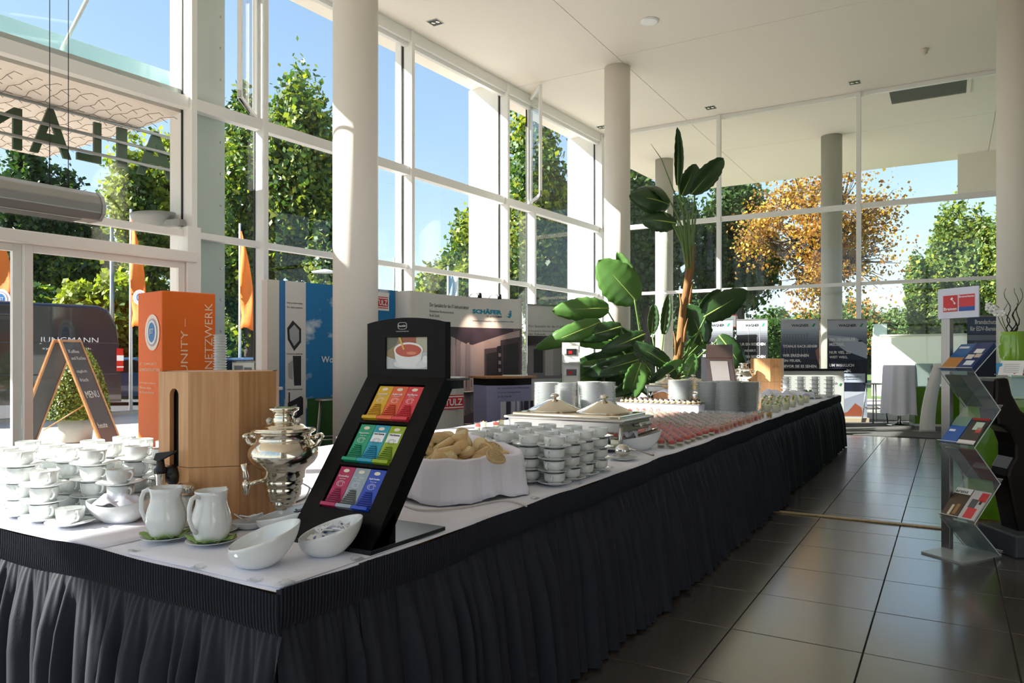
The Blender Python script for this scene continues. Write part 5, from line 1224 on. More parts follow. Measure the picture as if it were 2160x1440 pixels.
skirt('near navy pleated skirt across the short front end of the buffet', (XL, YN), (XR + .018, YN), .004, .02, 1, 1.0)
skirt('short first length of black skirt on the aisle side, below the tea display', (XR, YN - .014), (XR, 1.53), .005, .03, 2)
skirt('second length of black skirt on the aisle side, below bread and soup cups', (XR + .004, 1.525), (XR + .004, 3.33), .006, .07, 3)
skirt('third length of black skirt on the aisle side, below the red desserts', (XR, 3.325), (XR, 7.0), .009, .10, 4, 1.1)
skirt('far length of black skirt on the aisle side, ending by the white counter', (XR + .004, 6.99), (XR + .004, YF), .012, .05, 5, 1.3)
skirt('dark skirt across the hidden far end of the buffet', (XR, YF), (XL, YF), .02, .04, 6, 1.3, .03)
skirt('dark skirt along the window side of the buffet', (XL, YF), (XL, YN), .02, .04, 7, 1.3, .03)
# clear plastic clips
for k, (px, py) in enumerate(((285, 1161), (405, 1201), (517, 1231), (622, 1234), (768, 1182), (1135, 1052), (1220, 1020))):
    v = atz(px, py, T0 + .004); v.x = min(v.x, XR - .012); v.y = max(v.y, YN + .012)
    o = B().tube([(-.018, 0, .002), (-.016, .01, .004), (0, .014, .006), (.016, .01, .004), (.018, 0, .002)], .0022, 6).box(-.018, .018, -.012, .0, 0, .003).obj('skirt_clip', ACRYL, None, loc=tuple(v), rz=0 if px < 600 else PI / 2)
    tag(o, ('clear skirt clip left of the milk jug saucers', 'clear skirt clip in front of the second milk jug', 'clear skirt clip near the front white bowl', 'clear skirt clip at the near table corner',
            'clear skirt clip below the tea display base', 'clear skirt clip on the table edge right of the bread basket', 'clear skirt clip on the edge in front of the soup cups')[k], 'clip', 'skirt clips along the table edge')

# ---- cups and saucers
def cup_meshes():
    prof = [(.026, 0), (.028, .003), (.027, .006), (.034, .010), (.040, .018), (.0425, .03), (.0435, .052), (.0425, .053), (.0412, .05), (.0400, .03), (.036, .016), (.02, .010), (.001, .009)]
    m1 = B(); m1._cap = False; m1.lathe(prof, 28); bm = m1.mesh('coffee_cup', M_porc)
    h = B(); h.tube([(.041, 0, .045), (.058, 0, .047), (.0665, 0, .043), (.066, 0, .034), (.058, 0, .022), (.048, 0, .017), (.0405, 0, .018)], [.0042, .0045, .0042, .004, .0038, .0036, .004], 8); hm = h.mesh('handle', M_porc)
    sp = [(.028, 0), (.030, .001), (.033, .004), (.055, .009), (.074, .0155), (.075, .017), (.0735, .0175), (.054, .0115), (.03, .0065), (.0285, .0078), (.001, .0065)]
    s = B(); s._cap = False; s.lathe(sp, 40); sm_ = s.mesh('saucer', M_porc)
    p2 = [(.030, 0), (.032, .003), (.031, .006), (.038, .010), (.0455, .016), (.0462, .03), (.0468, .046), (.0457, .047), (.0445, .044), (.0440, .02), (.034, .011), (.001, .009)]
    c2 = B(); c2._cap = False; c2.lathe(p2, 28); cm2 = c2.mesh('soup_cup', M_porc)
    h2 = B(); h2.tube([(.045, 0, .036), (.056, 0, .038), (.0625, 0, .030), (.056, 0, .016), (.045, 0, .012)], [.004, .006, .005, .0035, .003], 8); hm2 = h2.mesh('handle', M_porc)
    return bm, hm, sm_, cm2, hm2
CUPM, HANM, SAUM, CUP2, HAN2 = cup_meshes()
def inst(name, me, loc, rz=0, parent=None, **k):
    o = bpy.data.objects.new(name, me); C.objects.link(o); o.location = loc; o.rotation_euler = (0, 0, rz)
    if parent: o.parent = parent
    return tag(o, **k)
LV = ['bottom', 'second from bottom', 'third from bottom', 'fourth from bottom', 'fifth from bottom']
def cupstack(x, y, n, rz, desc, kind=0, pitch=.0565, z0=T0 + .004, grp='coffee cups', tilt=0):
    for i in range(n):
        z = z0 + i * pitch; lv = 'topmost' if i == n - 1 and n > 1 else (LV[i] if n > 1 else 'single')
        jx, jy = random.uniform(-.0015, .0015), random.uniform(-.0015, .0015)
        nm = ('coffee_saucer', 'soup_saucer')[kind]
        inst(nm, SAUM, (x + jx, y + jy, z), random.random() * 6, label='white saucer, %s%s %s' % (lv, ',' if 'row' in desc and kind else '', desc), cat='saucer', group='saucers of the ' + grp)
        c = inst(('coffee_cup', 'soup_cup')[kind], (CUPM, CUP2)[kind], (x + jx, y + jy, z + .0072), rz + random.uniform(-.25, .25), label='white %s, %s%s %s' % (('cup', 'soup cup')[kind], lv, ',' if kind else '', desc), cat='cup', group=grp)
        inst('handle', (HANM, HAN2)[kind], (0, 0, 0), 0, c)
random.seed(21)
def rimpos(px, py, n, zr=.0): # stack centre from the picture position of its top rim
    z = T0 + .004 + (n - 1) * .0565 + .06 + zr; v = atz(px, py, z); return (v.x, v.y)
left = [(30, 943, 4, 'in the stack at the left picture edge'), (72, 951, 4, 'in the front stack second from the left edge'), (114, 989, 3, 'in the low three-cup stack in front'), (151, 1064, 1, 'standing alone beside the white napkin bowl'),
        (198, 948, 4, 'in the stack behind the napkin bowl, left one'), (236, 986, 3, 'in the three-cup stack right behind the napkin bowl'), (321, 946, 4, 'in the stack touching the wooden dispenser'),
        (118, 938, 4, 'in the second-row stack, first from left'), (153, 942, 4, 'in the second-row stack, second from left'), (276, 942, 4, 'in the second-row stack left of the dispenser stack'),
        (194, 929, 4, 'in the third-row stack, first from left'), (231, 933, 4, 'in the third-row stack, second from left'), (299, 927, 4, 'in the third-row stack, third from left'),
        (336, 928, 4, 'in the back stack half hidden by the dispenser'), (260, 921, 4, 'in the rearmost stack of the left group'), (60, 930, 4, 'in the second-row stack behind the left edge')]
pts = relax([rimpos(a, b_, c) for a, b_, c, d_ in left], .152)
for (px, py, n_, ds), (x, y) in zip(left, pts):
    cupstack(x, max(y, YN + .09), n_, random.uniform(-.5, .2), ds, 0, grp='coffee cups stacked on saucers left of the dispenser')
M_bag = mat('napkin_slip', 'f4f4f6', .8)
for k in (1, 2, 3, 4, 5, 6, 9):
    (px, py, n_, ds), (x, y) = left[k], pts[k]; y = max(y, YN + .09); z = T0 + .004 + (n_ - 1) * .0565 + .017
    o = B().add([(.03, -.03, -.008), (.085, -.02, .004), (.08, .03, .006), (.028, .028, -.008), (.055, .0, .004)], [(0, 1, 4), (1, 2, 4), (2, 3, 4), (3, 0, 4)], 0, True).obj('paper_napkin', M_bag, None, loc=(x, y, z), rz=random.uniform(.1, .6))
    o.modifiers.new('thickness', 'SOLIDIFY').thickness = .002
    tag(o, 'paper napkin beside the top cup %s' % ds, 'napkin', 'paper napkins on the coffee saucers')
rows = [[(1177, 918), (1203, 911), (1232, 905), (1262, 899)], [(1118, 914), (1149, 907), (1181, 901), (1207, 895)], [(1062, 909), (1094, 902), (1125, 898), (1155, 892)], [(1005, 906), (1042, 900), (1073, 895), (1105, 889)]]
RW = ['aisle-side row', 'second row from the aisle', 'third row from the aisle', 'row by the bread']; CO = ['nearest', 'second', 'third', 'farthest']
pp = []; dd_ = []
for r, row in enumerate(rows):
    for c, (px, py) in enumerate(row): pp.append(rimpos(px, py, 4, -.012)); dd_.append('%s stack of the %s' % (CO[c], RW[r]))
pp = relax(pp, .151)
for (x, y), ds in zip(pp, dd_): cupstack(min(x, XR - .09), y, 4, math.radians(-88), ds, 1, .0528, grp='soup cups between bread and chafing dish')
fx = [(1668, 808), (1690, 806), (1716, 807), (1741, 806)]
pf = relax([G(px, F * (H - .99) / (py - CY)) if False else tuple(atz(px, 838, T0))[:2] for px, py in fx], .2)
for k, ((x, y), (px, py)) in enumerate(zip(pf, fx)):
    for i in range(5):
        z = T0 + .004 + i * .0565; lv = 'topmost' if i == 4 else LV[i]; ds = ('%s stack right of the far dispenser' % ['first', 'second', 'third', 'fourth'][k])
        o = inst('coffee_saucer', SAUM, (x, y, z), 0, label='white saucer, %s, %s' % (lv, ds), cat='saucer', group='far saucers'); o.scale = (1.15,) * 3 if False else (1, 1, 1)
        c = inst('coffee_cup', CUPM, (x, y, z + .0072), .4, label='white cup, %s, %s' % (lv, ds), cat='cup', group='far coffee cups'); inst('handle', HANM, (0, 0, 0), 0, c)

# ---- plates
pm = B(); pm._cap = False
pm.lathe([(.075, 0), (.08, .001), (.083, .004), (.13, .0165), (.1325, .0175), (.131, .0182), (.085, .008), (.078, .0055), (.001, .005)], 40); PLM = pm.mesh('dinner_plate', M_porc)
st1 = [(1442, 871), (1490, 872), (1543, 876), (1572, 874)]; st2 = [(1153, 866), (1196, 862), (1242, 862), (1270, 860)]
P1 = relax([tuple(atz(a, b_, T0))[:2] for a, b_ in st1], .27); P2 = relax([tuple(atz(a, b_, T0))[:2] for a, b_ in st2], .27)
ON = ['first', 'second', 'third', 'fourth']
for grp, PS, n_, ds in (('plates behind the red desserts', P1, 28, 'behind the red desserts'), ('plates behind the near chafing dish', P2, 25, 'behind the near chafing dish')):
    for k, (x, y) in enumerate(PS):
        for i in range(n_ - (k % 2)):
            top = i == n_ - (k % 2) - 1
            inst('dinner_plate', PLM, (x + random.uniform(-.001, .001), y + random.uniform(-.001, .001), T0 + .003 + i * .0115), 0,
                 label=('top white plate of the %s stack from the left %s' % (ON[k], ds)) if top else '%s plate from the top, %s stack from the left %s' % (ordw(n_ - (k % 2) - i), ON[k], ds), cat='plate', group=grp)

# ---- wooden drinks dispensers
def dispenser(x, y, z, lab, front, R_=.208, h=.51):
    t = empty('drinks_dispenser', (x, y, z), 0, None, lab, 'drinks dispenser')
    a0 = math.radians(-22.5); pl_ = [(R_ * math.cos(a0 + k * PI / 4), R_ * math.sin(a0 + k * PI / 4)) for k in range(8)]
    B().prism(pl_, 0, h * .375, axis='z').obj('lower_casing', M_beech, t, bevel=.0015); B().prism([(a * .992, b_ * .992) for a, b_ in pl_], h * .372, h * .38, axis='z').obj('seam', M_dry, t)
    ap = R_ * math.cos(PI / 8); sd_ = R_ * math.sin(PI / 8)
    # upper casing: seven closed faces and one with a rounded slot
    b = B(); zz0, zz1 = h * .38, h; wl = .016
    for k in range(8):
        A = Vector((*pl_[k], 0)); Bv = Vector((*pl_[(k + 1) % 8], 0)); nrm = ((A + Bv) / 2).normalized()
        if front and k == 6:
            M = Matrix.Translation((0, -ap, 0)); sw_ = .024; s0_, s1_ = .165, .43; b.box(-sd_, -sw_ + .005, 0, wl, zz0, zz1, M=M); b.box(sw_ + .005, sd_, 0, wl, zz0, zz1, M=M)
            N = 14; arc = [(.005 + sw_ * math.cos(PI * q / N), s1_ + sw_ * math.sin(PI * q / N)) for q in range(N + 1)]
            poly_ = [(.005 + sw_, zz1), (.005 + sw_, s1_)] + arc[1:-1] + [(.005 - sw_, s1_), (.005 - sw_, zz1)]; b.prism(poly_, 0, wl, M=M); continue
        ins_ = nrm * wl
        b.add([A + Vector((0, 0, zz0)), Bv + Vector((0, 0, zz0)), Bv + Vector((0, 0, zz1)), A + Vector((0, 0, zz1)), A - ins_ + Vector((0, 0, zz0)), Bv - ins_ + Vector((0, 0, zz0)), Bv - ins_ + Vector((0, 0, zz1)), A - ins_ + Vector((0, 0, zz1))],
              [(0, 1, 2, 3), (7, 6, 5, 4), (3, 2, 6, 7), (0, 4, 5, 1)])
    b.obj('upper_casing', M_beech, t)
    B().prism([(a * .995, b_ * .995) for a, b_ in pl_], h - .012, h, axis='z').obj('lid', M_beech, t, bevel=.001)
    if front:
        B().box(-.06, .06, -ap + wl + .005, -ap + wl + .02, .1, h - .02).obj('dark_interior', M_blackp, t)
        tp_ = empty('tap', (.005, -ap, .165), 0, t)
        B().tube([(0, .02, .01), (0, -.035, .012)], [.026, .017], 12).obj('spigot', M_blackp, tp_); B().ball((0, -.002, -.005), .028, 12, sz=1.2).obj('mounting', M_blackp, tp_)
        B().lathe([(.001, -.055), (.009, -.055), (.009, -.03), (.017, -.028), (.018, .01), (.019, .012)], 18, (0, -.05, 0)).obj('spout', M_chrome, tp_)
        B().lathe([(.02, .01), (.021, .024), (.014, .032), (.011, .06)], 16, (0, -.05, 0)).obj('valve_cap', M_blackp, tp_)
        B().prism([(-.02, .055), (.0, .05), (.045, .075), (.05, .085), (.012, .08), (-.012, .078)], -.012, .012, M=Matrix.Translation((0, -.05, .0)) @ Matrix.Rotation(.6, 4, 'Z')).obj('lever', M_blackp, tp_, bevel=.003)
    else:
        b = B(); nrm = Vector((math.cos(-PI / 4), math.sin(-PI / 4), 0)); M = Matrix.Rotation(PI / 4, 4, 'Z') @ Matrix.Translation((0, -ap, 0))
        for r in range(5):
            for q in range(r * 2 + 1): b.disc(-.0 + (q - r) * .014, h * .9 - .018 - r * .014, .0035, -.001, n=8)
        b.obj('hole_pattern', M_blackp, t).matrix_local = M
    return t
cx_, cd_ = -1.045, 2.66
dispenser(-SN * cd_ + CS * cx_, CS * cd_ + SN * cx_, T0 + .004, 'octagonal beech wood drinks dispenser with black tap beside the silver samovar', True)
v = W(1618, 833, 10.8); dispenser(v.x, v.y, T0 + .004, 'octagonal wooden dispenser with dotted triangle holes at the far end', False, .235, .535)

# ---- samovars
def samovar(x, y, z, lab, rz, sc=1.0):
    t = empty('samovar', (x, y, z), rz, None, lab, 'samovar'); t.scale = (sc,) * 3
    def zc_(yc): return H - (760 + .2639 * yc - 752) * 2.45 / F - T0 - .004
    k = .000414
    R = lambda a: a * k
    base = [(.062, 0), (.066, .006), (.062, .014), (.045, .018), (.036, .024)]
    B().lathe(base, 36).obj('foot', M_silver, t)
    for a in range(4): B().ball((.055 * math.cos(a * PI / 2 + .5), .055 * math.sin(a * PI / 2 + .5), .006), .011, 8).obj('foot_knob', M_silver, t)
    body = [(60, 1225), (72, 1180), (66, 1160), (90, 1150), (98, 1135), (92, 1125), (112, 1118), (126, 1095), (120, 1085), (134, 1078), (142, 1020), (136, 1008), (148, 1000), (156, 960), (150, 950), (166, 940), (172, 885), (180, 868), (205, 850), (245, 815), (268, 775), (274, 745), (266, 705), (244, 668), (222, 645), (208, 628), (216, 612), (214, 590), (236, 578), (250, 566), (252, 556), (244, 550)]
    B().lathe([(R(a), zc_(b_)) for a, b_ in body], 48).obj('body', M_silver, t)
    lid = [(246, 548), (180, 541), (165, 525), (150, 515), (120, 505), (95, 500), (86, 480), (92, 470), (80, 455), (84, 425), (95, 415), (118, 402), (124, 384), (118, 380), (80, 392), (20, 394)]
    B().lathe([(R(a), zc_(b_)) for a, b_ in lid], 40).obj('crown_and_tray', M_silver, t)
    for s_ in (-1, 1):
        hd_ = empty('handle', (0, 0, 0), 0, t)
        xx = s_ * R(245); z1 = zc_(640); B().tube([(xx, 0, zc_(690)), (s_ * R(285), 0, zc_(670)), (s_ * R(310), 0, zc_(620)), (s_ * R(262), 0, z1 + .012), (s_ * R(225), 0, z1 + .008)], [.006, .008, .01, .008, .006], 8).obj('bracket', M_silver, hd_)
        B().tube([(s_ * R(292), -.03, zc_(612)), (s_ * R(296), -.012, zc_(604)), (s_ * R(296), .012, zc_(604)), (s_ * R(292), .03, zc_(612))], [.008, .011, .011, .008], 10).obj('grip', M_silver, hd_)
        B().ball((s_ * R(120), 0, zc_(488)), .011, 10).obj('lid_knob', mat('clear_knob', 'cfc8bd', .1, .4), t)
    tp_ = empty('tap', (0, 0, 0), 0, t)
    B().tube([(-R(90), -R(100), zc_(945)), (-R(150), -R(170), zc_(950)), (-R(200), -R(220), zc_(965))], [.008, .0065, .007], 10).obj('pipe', M_silver, tp_)
    B().lathe([(.006, -.032), (.009, -.028), (.013, .0), (.011, .012)], 14, (-R(205), -R(225), zc_(965))).obj('nozzle', M_silver, tp_)
    B().tube([(-R(205), -R(225), zc_(940)), (-R(207), -R(225), zc_(900)), (-R(212), -R(228), zc_(860)), (-R(222), -R(232), zc_(800))], [.006, .009, .007, .010], 10).obj('ornate_key', M_silver, tp_)
    B().lathe([(.001, .006), (.012, .005), (.017, 0)], 18, M=Matrix.Translation((0, -R(95), zc_(1142))) @ Matrix.Rotation(PI / 2, 4, 'X')).obj('medallion', M_silver, t)
    return t
v = W(598, 1100, 2.45); samovar(v.x, v.y, T0 + .006, 'polished silver samovar standing between wooden dispenser and tea display', TH - .1)
v = W(1568, 835, 10.6); samovar(v.x, v.y, T0 + .004, 'silver and copper-toned samovar beside the far wooden dispenser', TH, 1.2)
# cables
for pts_, lab, m_ in (([(632, 1015, .01), (642, 1022, .012), (655, 1028, .006), (645, 1050, .004), (620, 1060, .003)], 'thin black cable running behind the samovar', M_blackp),
                      ([(842, 1061, .004), (880, 1076, .004), (930, 1076, .004), (1000, 1066, .004), (1062, 1053, .004), (1100, 1062, .004), (1112, 1068, .004)], 'white cable curving round the foot of the bread basket', M_side)):
    vv = [atz(a, b_, T0 + c_) for a, b_, c_ in pts_]; out = []
    for i in range(len(vv) - 1):
        for k in range(8): out.append(vv[i].lerp(vv[i + 1], k / 8))
    for _ in range(8): out = [out[0]] + [(out[i - 1] + out[i] * 2 + out[i + 1]) / 4 for i in range(1, len(out) - 1)] + [out[-1]]
    tag(B().tube(out, .0035, 8).obj('power_cable', m_), lab, 'cable')

# ---- tea display
TX0, TX1 = -1.742, -1.41; YK, ZK = 1.955, 1.252; Y0_, Z0_ = 1.590, T0 + .012
td = empty('tea_display', (TX0, Y0_, T0 + .006), 0, None, 'tall black slanted tea display with nine coloured boxes and a tea cup picture', 'tea display')
wT = TX1 - TX0; dY = YK - Y0_; dZ = ZK - (T0 + .006); Ls = math.hypot(dY, dZ); al = math.atan2(dY, dZ)
Ms = Matrix.Rotation(-al, 4, 'X')  # local z runs up the slope, local -y is the front
bx0, bx1 = wT * .215, wT * .785; rowsS = [(.440, .577), (.283, .424), (.125, .266)]; th_ = .055
b = B()
b.box(0, bx0 - .004, 0, th_, 0, Ls, M=Ms); b.box(bx1 + .004, wT, 0, th_, 0, Ls, M=Ms)
ed = [0, rowsS[2][0] - .003, rowsS[2][1] + .003, rowsS[1][0] - .003, rowsS[1][1] + .003, rowsS[0][0] - .003, rowsS[0][1] + .004, Ls]
for i in (0, 2, 4, 6): b.box(bx0 - .004, bx1 + .004, 0, th_, ed[i], ed[i + 1], M=Ms)
b.box(bx0 - .004, bx1 + .004, th_ - .008, th_, 0, Ls, M=Ms); b.obj('slanted_frame', M_black, td)
for xa in (0, wT - .03): B().prism([(0, 0), (.115, 0), (.115, .10), (.06, .06)], xa, xa + .03, axis='x').obj('side_foot', M_black, td)
B().box(-.01, wT + .005, .0, .36, -.003, .010).obj('base_plate', mat('dark_brushed_plate', '2c2f33', .32, .5), td, bevel=.002)
# header
dk = YK / 1.0
def hx(px):
    r = (px - CX) / F; return (-SN + CS * r) / (CS + SN * r) * YK - TX0
def hz(px, py): r = (px - CX) / F; return H + (CY - py) / F * YK / (CS + SN * r) - (T0 + .006)
hb0 = dZ - .004; ht_ = hz(849, 670); hs = hz(775, 683)
arc = [(wT * k / 16, hs + (ht_ - hs) * math.sin(PI * k / 16) ** .8) for k in range(17)]
px0, px1, pz0, pz1 = hx(813), hx(901), hz(857, 778), hz(857, 711)
hd = empty('header', (0, dY, 0), 0, td)
b = B(); b.box(0, px0, 0, .03, hb0, hs); b.box(px1, wT, 0, .03, hb0, hs); b.box(px0, px1, 0, .03, hb0, pz0); b.box(px0, px1, 0, .03, pz1, hs); b.prism([(0, hs)] + arc[1:-1] + [(wT, hs)], 0, .03); b.obj('header_board', M_black, hd)
pic = B().box(px0, px1, .006, .01, pz0, pz1).obj('tea_picture', mat('picture_brown', '8d7a55', .35, var=.4, vs=18), hd)
pw, ph_ = px1 - px0, pz1 - pz0
def pr_(nm, pts, c, y): B().poly([(px0 + pw * a, pz0 + ph_ * b_) for a, b_ in pts], y).obj(nm, mat('picture_' + c, c, .35), pic)
el = lambda cx0, cz0, rx, rz_, n=24: [(cx0 + rx * math.cos(2 * PI * k / n), cz0 + rz_ * math.sin(2 * PI * k / n)) for k in range(n)]
pr_('background_print', [(0, .55), (.25, .8), (.3, 1), (0, 1)], '5a5c48', .0055); pr_('background_print', [(.4, .75), (.72, .8), (.72, 1), (.4, 1)], '9a4a28', .0055); pr_('background_print', [(.72, .6), (1, .5), (1, 1), (.72, 1)], 'b5b098', .0055)
pr_('table_print', [(0, 0), (1, 0), (1, .5), (.85, .55), (.2, .3), (0, .4)], 'b9bdbf', .0054)
pr_('saucer_print', el(.6, .16, .42, .16), 'd8dadb', .005); pr_('cup_print', [(.19, .62), (.88, .62), (.84, .3), (.7, .08), (.5, .04), (.32, .1), (.22, .32)], 'e2e3e2', .0045)
pr_('cup_rim_print', el(.54, .6, .35, .24), 'f0f0ee', .004); pr_('tea_print', el(.54, .58, .31, .2), 'b9482a', .0035); pr_('tea_highlight_print', el(.62, .5, .12, .05), 'd9805a', .003); pr_('tea_stream_print', [(.3, 1), (.36, 1), (.46, .62), (.42, .6)], 'd9a84a', .0028); pr_('cup_handle_print', el(.94, .3, .06, .12), 'e8e8e8', .0032)
M_log = mat('pale_logo', 'c9c7c0', .5)
def badge(par, cx0, cz0, w_, y, m_=M_log, M=None):
    b = B(); N = 20
    vs = []; 
    for k in range(N):
        a = 2 * PI * k / N; sq = lambda q: math.copysign(abs(q) ** .6, q)
        for f_ in (1, .88): vs.append((cx0 + w_ / 2 * f_ * sq(math.cos(a)), y, cz0 + w_ * .3 * f_ * sq(math.sin(a))))
    b.add(vs, [(2 * k, (2 * k + 2) % (2 * N), (2 * k + 3) % (2 * N), 2 * k + 1) for k in range(N)]); o = b.obj('logo_outline', m_, par)
    if M is not None: o.matrix_local = M
    o2 = text('logo_letters', 'Ronnefeldt', m_, par, cx0 - w_ * .38, cz0 - w_ * .09, w_ * .76, w_ * .18, y=y - .0004, bold=.01)
    if M is not None: o2.matrix_local = M
badge(hd, (hx(834) + hx(864)) / 2, hz(849, 687), .040, -.0008)
text('lettering', 'TEATRADITION SINCE 1823', M_grey, hd, (hx(834) + hx(864)) / 2 - .028, hz(849, 700), .056, .004, y=-.0008)
# the nine boxes
cols_ = [('yellow', 'd9a91e', 'Camomile', 'a5761c'), ('orange', 'e2603a', 'Rooibos Vanilla', 'a03a20'), ('red', 'd93a46', 'Red Berries', 'a8141e'),
         ('emerald', '0e9a6e', 'Peppermint', '0b6e50'), ('turquoise', '1c9ab5', 'Cassis Darjeeling', '147090'), ('lime green', '93ad1e', 'Verbena', '55701a'),
         ('magenta', 'b01e58', 'Darjeeling', '7a103a'), ('silver-grey', '93a2ac', 'Earl Grey', '5c5f60'), ('royal blue', '1a48b8', 'English Breakfast', '0a2378')]
bw = (bx1 - bx0) / 3
for i, (cn, cc, nm_, dk_) in enumerate(cols_):
    r, c = divmod(i, 3); s0, s1 = rowsS[r]; hgt = s1 - s0
    t = empty('tea_box', (TX0 + bx0 + c * bw, Y0_, T0 + .006), 0, None, '%s tea box with open flap, %s row of the black display' % (cn, ('top', 'middle', 'bottom')[r]), 'tea box', 'tea boxes in the black display')
    mc = mat('box_' + cc, cc, .35); md_ = mat('box_inside_' + dk_, dk_, .5); Mt = Ms @ Matrix.Translation((0, 0, s0))
    w_ = bw - .0015; fh = hgt * .48
    b = B(); b.box(0, w_, .006, .042, .0, hgt, M=Mt); b.obj('carton', mc, t, bevel=.0008)
    op = [(.1 * w_, .012), (.02 * w_, fh * .35), (.38 * w_, fh * .98), (.62 * w_, fh * .98), (.98 * w_, fh * .35), (.9 * w_, .012)]
    B().prism(op, .0045, .0062, M=Mt).obj('opening', md_, t)
    b = B()
    for q in range(7):
        z_ = .018 + q * fh * .105; hw = w_ * (.42 - .035 * q); b.box(w_ / 2 - hw, w_ / 2 + hw, .0 - .0005, .005, z_, z_ + .0016, M=Mt)
    b.obj('tea_bag_edges', mc if cn != 'silver-grey' else mat('bag_grey', '77776f', .5), t)
    B().box(0, w_, -.010, .006, 0, .011, M=Mt).obj('bottom_lip', mc, t, bevel=.0006)
    if c > 0 and r == 1: B().box(w_ * .1, w_ * .9, .0045, .006, hgt * .56, hgt * .8, M=Mt).obj('label_print', M_wprint, t)
    mt_ = M_txt if (c > 0 and r == 1) else M_wprint
    text('lettering', nm_, mt_, t, w_ * .16, hgt * .73, w_ * .68, .0075, y=.0042).matrix_local = Mt
    if not (c > 0 and r == 1): text('lettering', 'loose leaf', mt_, t, w_ * .3, hgt * .685, w_ * .4, .003, y=.0042).matrix_local = Mt
    b = B(); N = 18
    for R0, R1, a0, a1, zc2 in ((.016, .0145, .15, 2 * PI - .5, .58), (.010, .0088, -.6, 4.2, .58)):
        vs = []; 
        for k in range(N + 1):
            a = a0 + (a1 - a0) * k / N
            for q in (R0, R1): vs.append((w_ * .5 + q * math.cos(a), .0046, hgt * zc2 + q * .62 * math.sin(a)))
        b.add(vs, [(2 * k, 2 * k + 2, 2 * k + 3, 2 * k + 1) for k in range(N)])
    b.obj('cup_emblem', mt_, t).matrix_local = Ms @ Matrix.Translation((0, -.0006, s0))
    b = B(); b.disc(w_ * .5, hgt * .9, w_ * .2, .0048, rz=w_ * .1); b.obj('badge', mat('badge_cream', 'e6dcc6', .5), t).matrix_local = Mt

# ---- slanted bowls
def bowl(lab, x, y, a, b_, hl, hh, ang, name='serving_bowl', low=None, base_r=.34, rb=1.0, z=T0 + .0065, mt=None):
    vs = []; fs = []; N = 40; fr = [0, .02, .12, .3, .5, .7, .85, 1.0]
    for f_ in fr:
        for k in range(N):
            th = 2 * PI * k / N; c_ = (1 + math.cos(th)) / 2; hgt = hl + (hh - hl) * (c_ if low is None else abs(math.cos(th)) ** 1.5)
            rr = base_r + (1 - base_r) * math.sin(f_ * PI / 2) ** .9
            sh = (hh - hl) * .30 * f_ if low is None else 0
            vs.append((a * rr * math.cos(th) + sh * 1.0, b_ * rr * math.sin(th), max(0, hgt * (f_ ** 1.35))))
    m_ = len(fr)
    for j in range(m_ - 1):
        for k in range(N): fs.append((j * N + k, j * N + (k + 1) % N, (j + 1) * N + (k + 1) % N, (j + 1) * N + k))
    fs.append(tuple(range(N))[::-1])
    o = B().add(vs, fs, 0, True).obj(name, mt or M_porc, None, loc=(x, y, z), rz=ang); s_ = o.modifiers.new('wall', 'SOLIDIFY'); s_.thickness = .0045; s_.offset = 1
    sb = o.modifiers.new('smooth', 'SUBSURF'); sb.levels = 1; sb.render_levels = 1
    return tag(o, lab, 'bowl')
M_cream = mat('cream_porcelain', 'ece7dc', .15, coat=.5)
v = atz(543, 1196, T0); bowl('empty white slanted bowl at the near corner of the table', v.x, v.y, .090, .086, .052, .115, TH + .35, z=T0 + .006)
v = atz(686, 1172, T0); B2 = (v.x, v.y); bowl('white slanted bowl full of white sachets beside the tea display', v.x, v.y, .086, .080, .048, .104, TH + .30, z=T0 + .006)
v = atz(590, 1136, T0); B3 = (v.x - .03, v.y + .06); bowl('white slanted bowl with navy sachets behind the empty bowl', B3[0], B3[1], .108, .07, .045, .095, TH + .20, z=T0 + .006)
v = atz(252, 1102, T0); B4 = (v.x, v.y); bowl('white boat-shaped bowl holding a white napkin left of the milk jugs', v.x, v.y, .105, .066, .062, .078, TH, low=1, z=T0 + .004)
def crumple(lab, x, y, z, a, b_, h, seed, name='cloth_napkin', mt=None, n=26, cat='napkin', group=None, rz=0, peak=1):
    r_ = np.random.default_rng(seed); vs = []; fs = []; ph = r_.random(8) * 6
    for i in range(n + 1):
        for j in range(n + 1):
            u, v_ = 2 * i / n - 1, 2 * j / n - 1; e = max(0, 1 - (abs(u) ** 2.5 + abs(v_) ** 2.5) * .5)
            zz = h * e ** .5 * (.72 + .28 * math.sin(u * 5 + ph[0] + 2 * math.sin(v_ * 3 + ph[1])) * math.cos(v_ * 4 + ph[2] + u)) + .1 * h * math.sin(9 * u + 5 * v_ + ph[3]) * e
            vs.append((a * u * (1 - .12 * abs(v_)), b_ * v_ * (1 - .12 * abs(u)), zz * peak))
    for i in range(n):
        for j in range(n): q = i * (n + 1) + j; fs.append((q, q + n + 1, q + n + 2, q + 1))
    o = B().add(vs, fs, 0, True).obj(name, mt or M_nap, None, loc=(x, y, z), rz=rz); o.modifiers.new('thickness', 'SOLIDIFY').thickness = .002
    return tag(o, lab, cat, group)
crumple('white napkin heaped in the boat-shaped bowl left of the jugs', B4[0], B4[1], T0 + .045, .085, .055, .055, 4, rz=TH)
M_sach = mat('sachet_paper', 'e9ebef', .6); M_sprint = mat('sachet_print', '5a6690', .6)
def sachet(x, y, z, rot, lab, grp, m_, m2, l=.042, w_=.024):
    t = empty('sugar_sachet', (x, y, z), 0, None, lab, 'sachet', grp); t.rotation_euler = rot
    B().box(-l / 2, l / 2, -w_ / 2, w_ / 2, -.0018, .0018).obj('packet', m_, t, bevel=.0008); B().box(-l * .3, l * .28, -w_ * .12, w_ * .22, .0018, .0022).obj('print', m2, t)
random.seed(5)
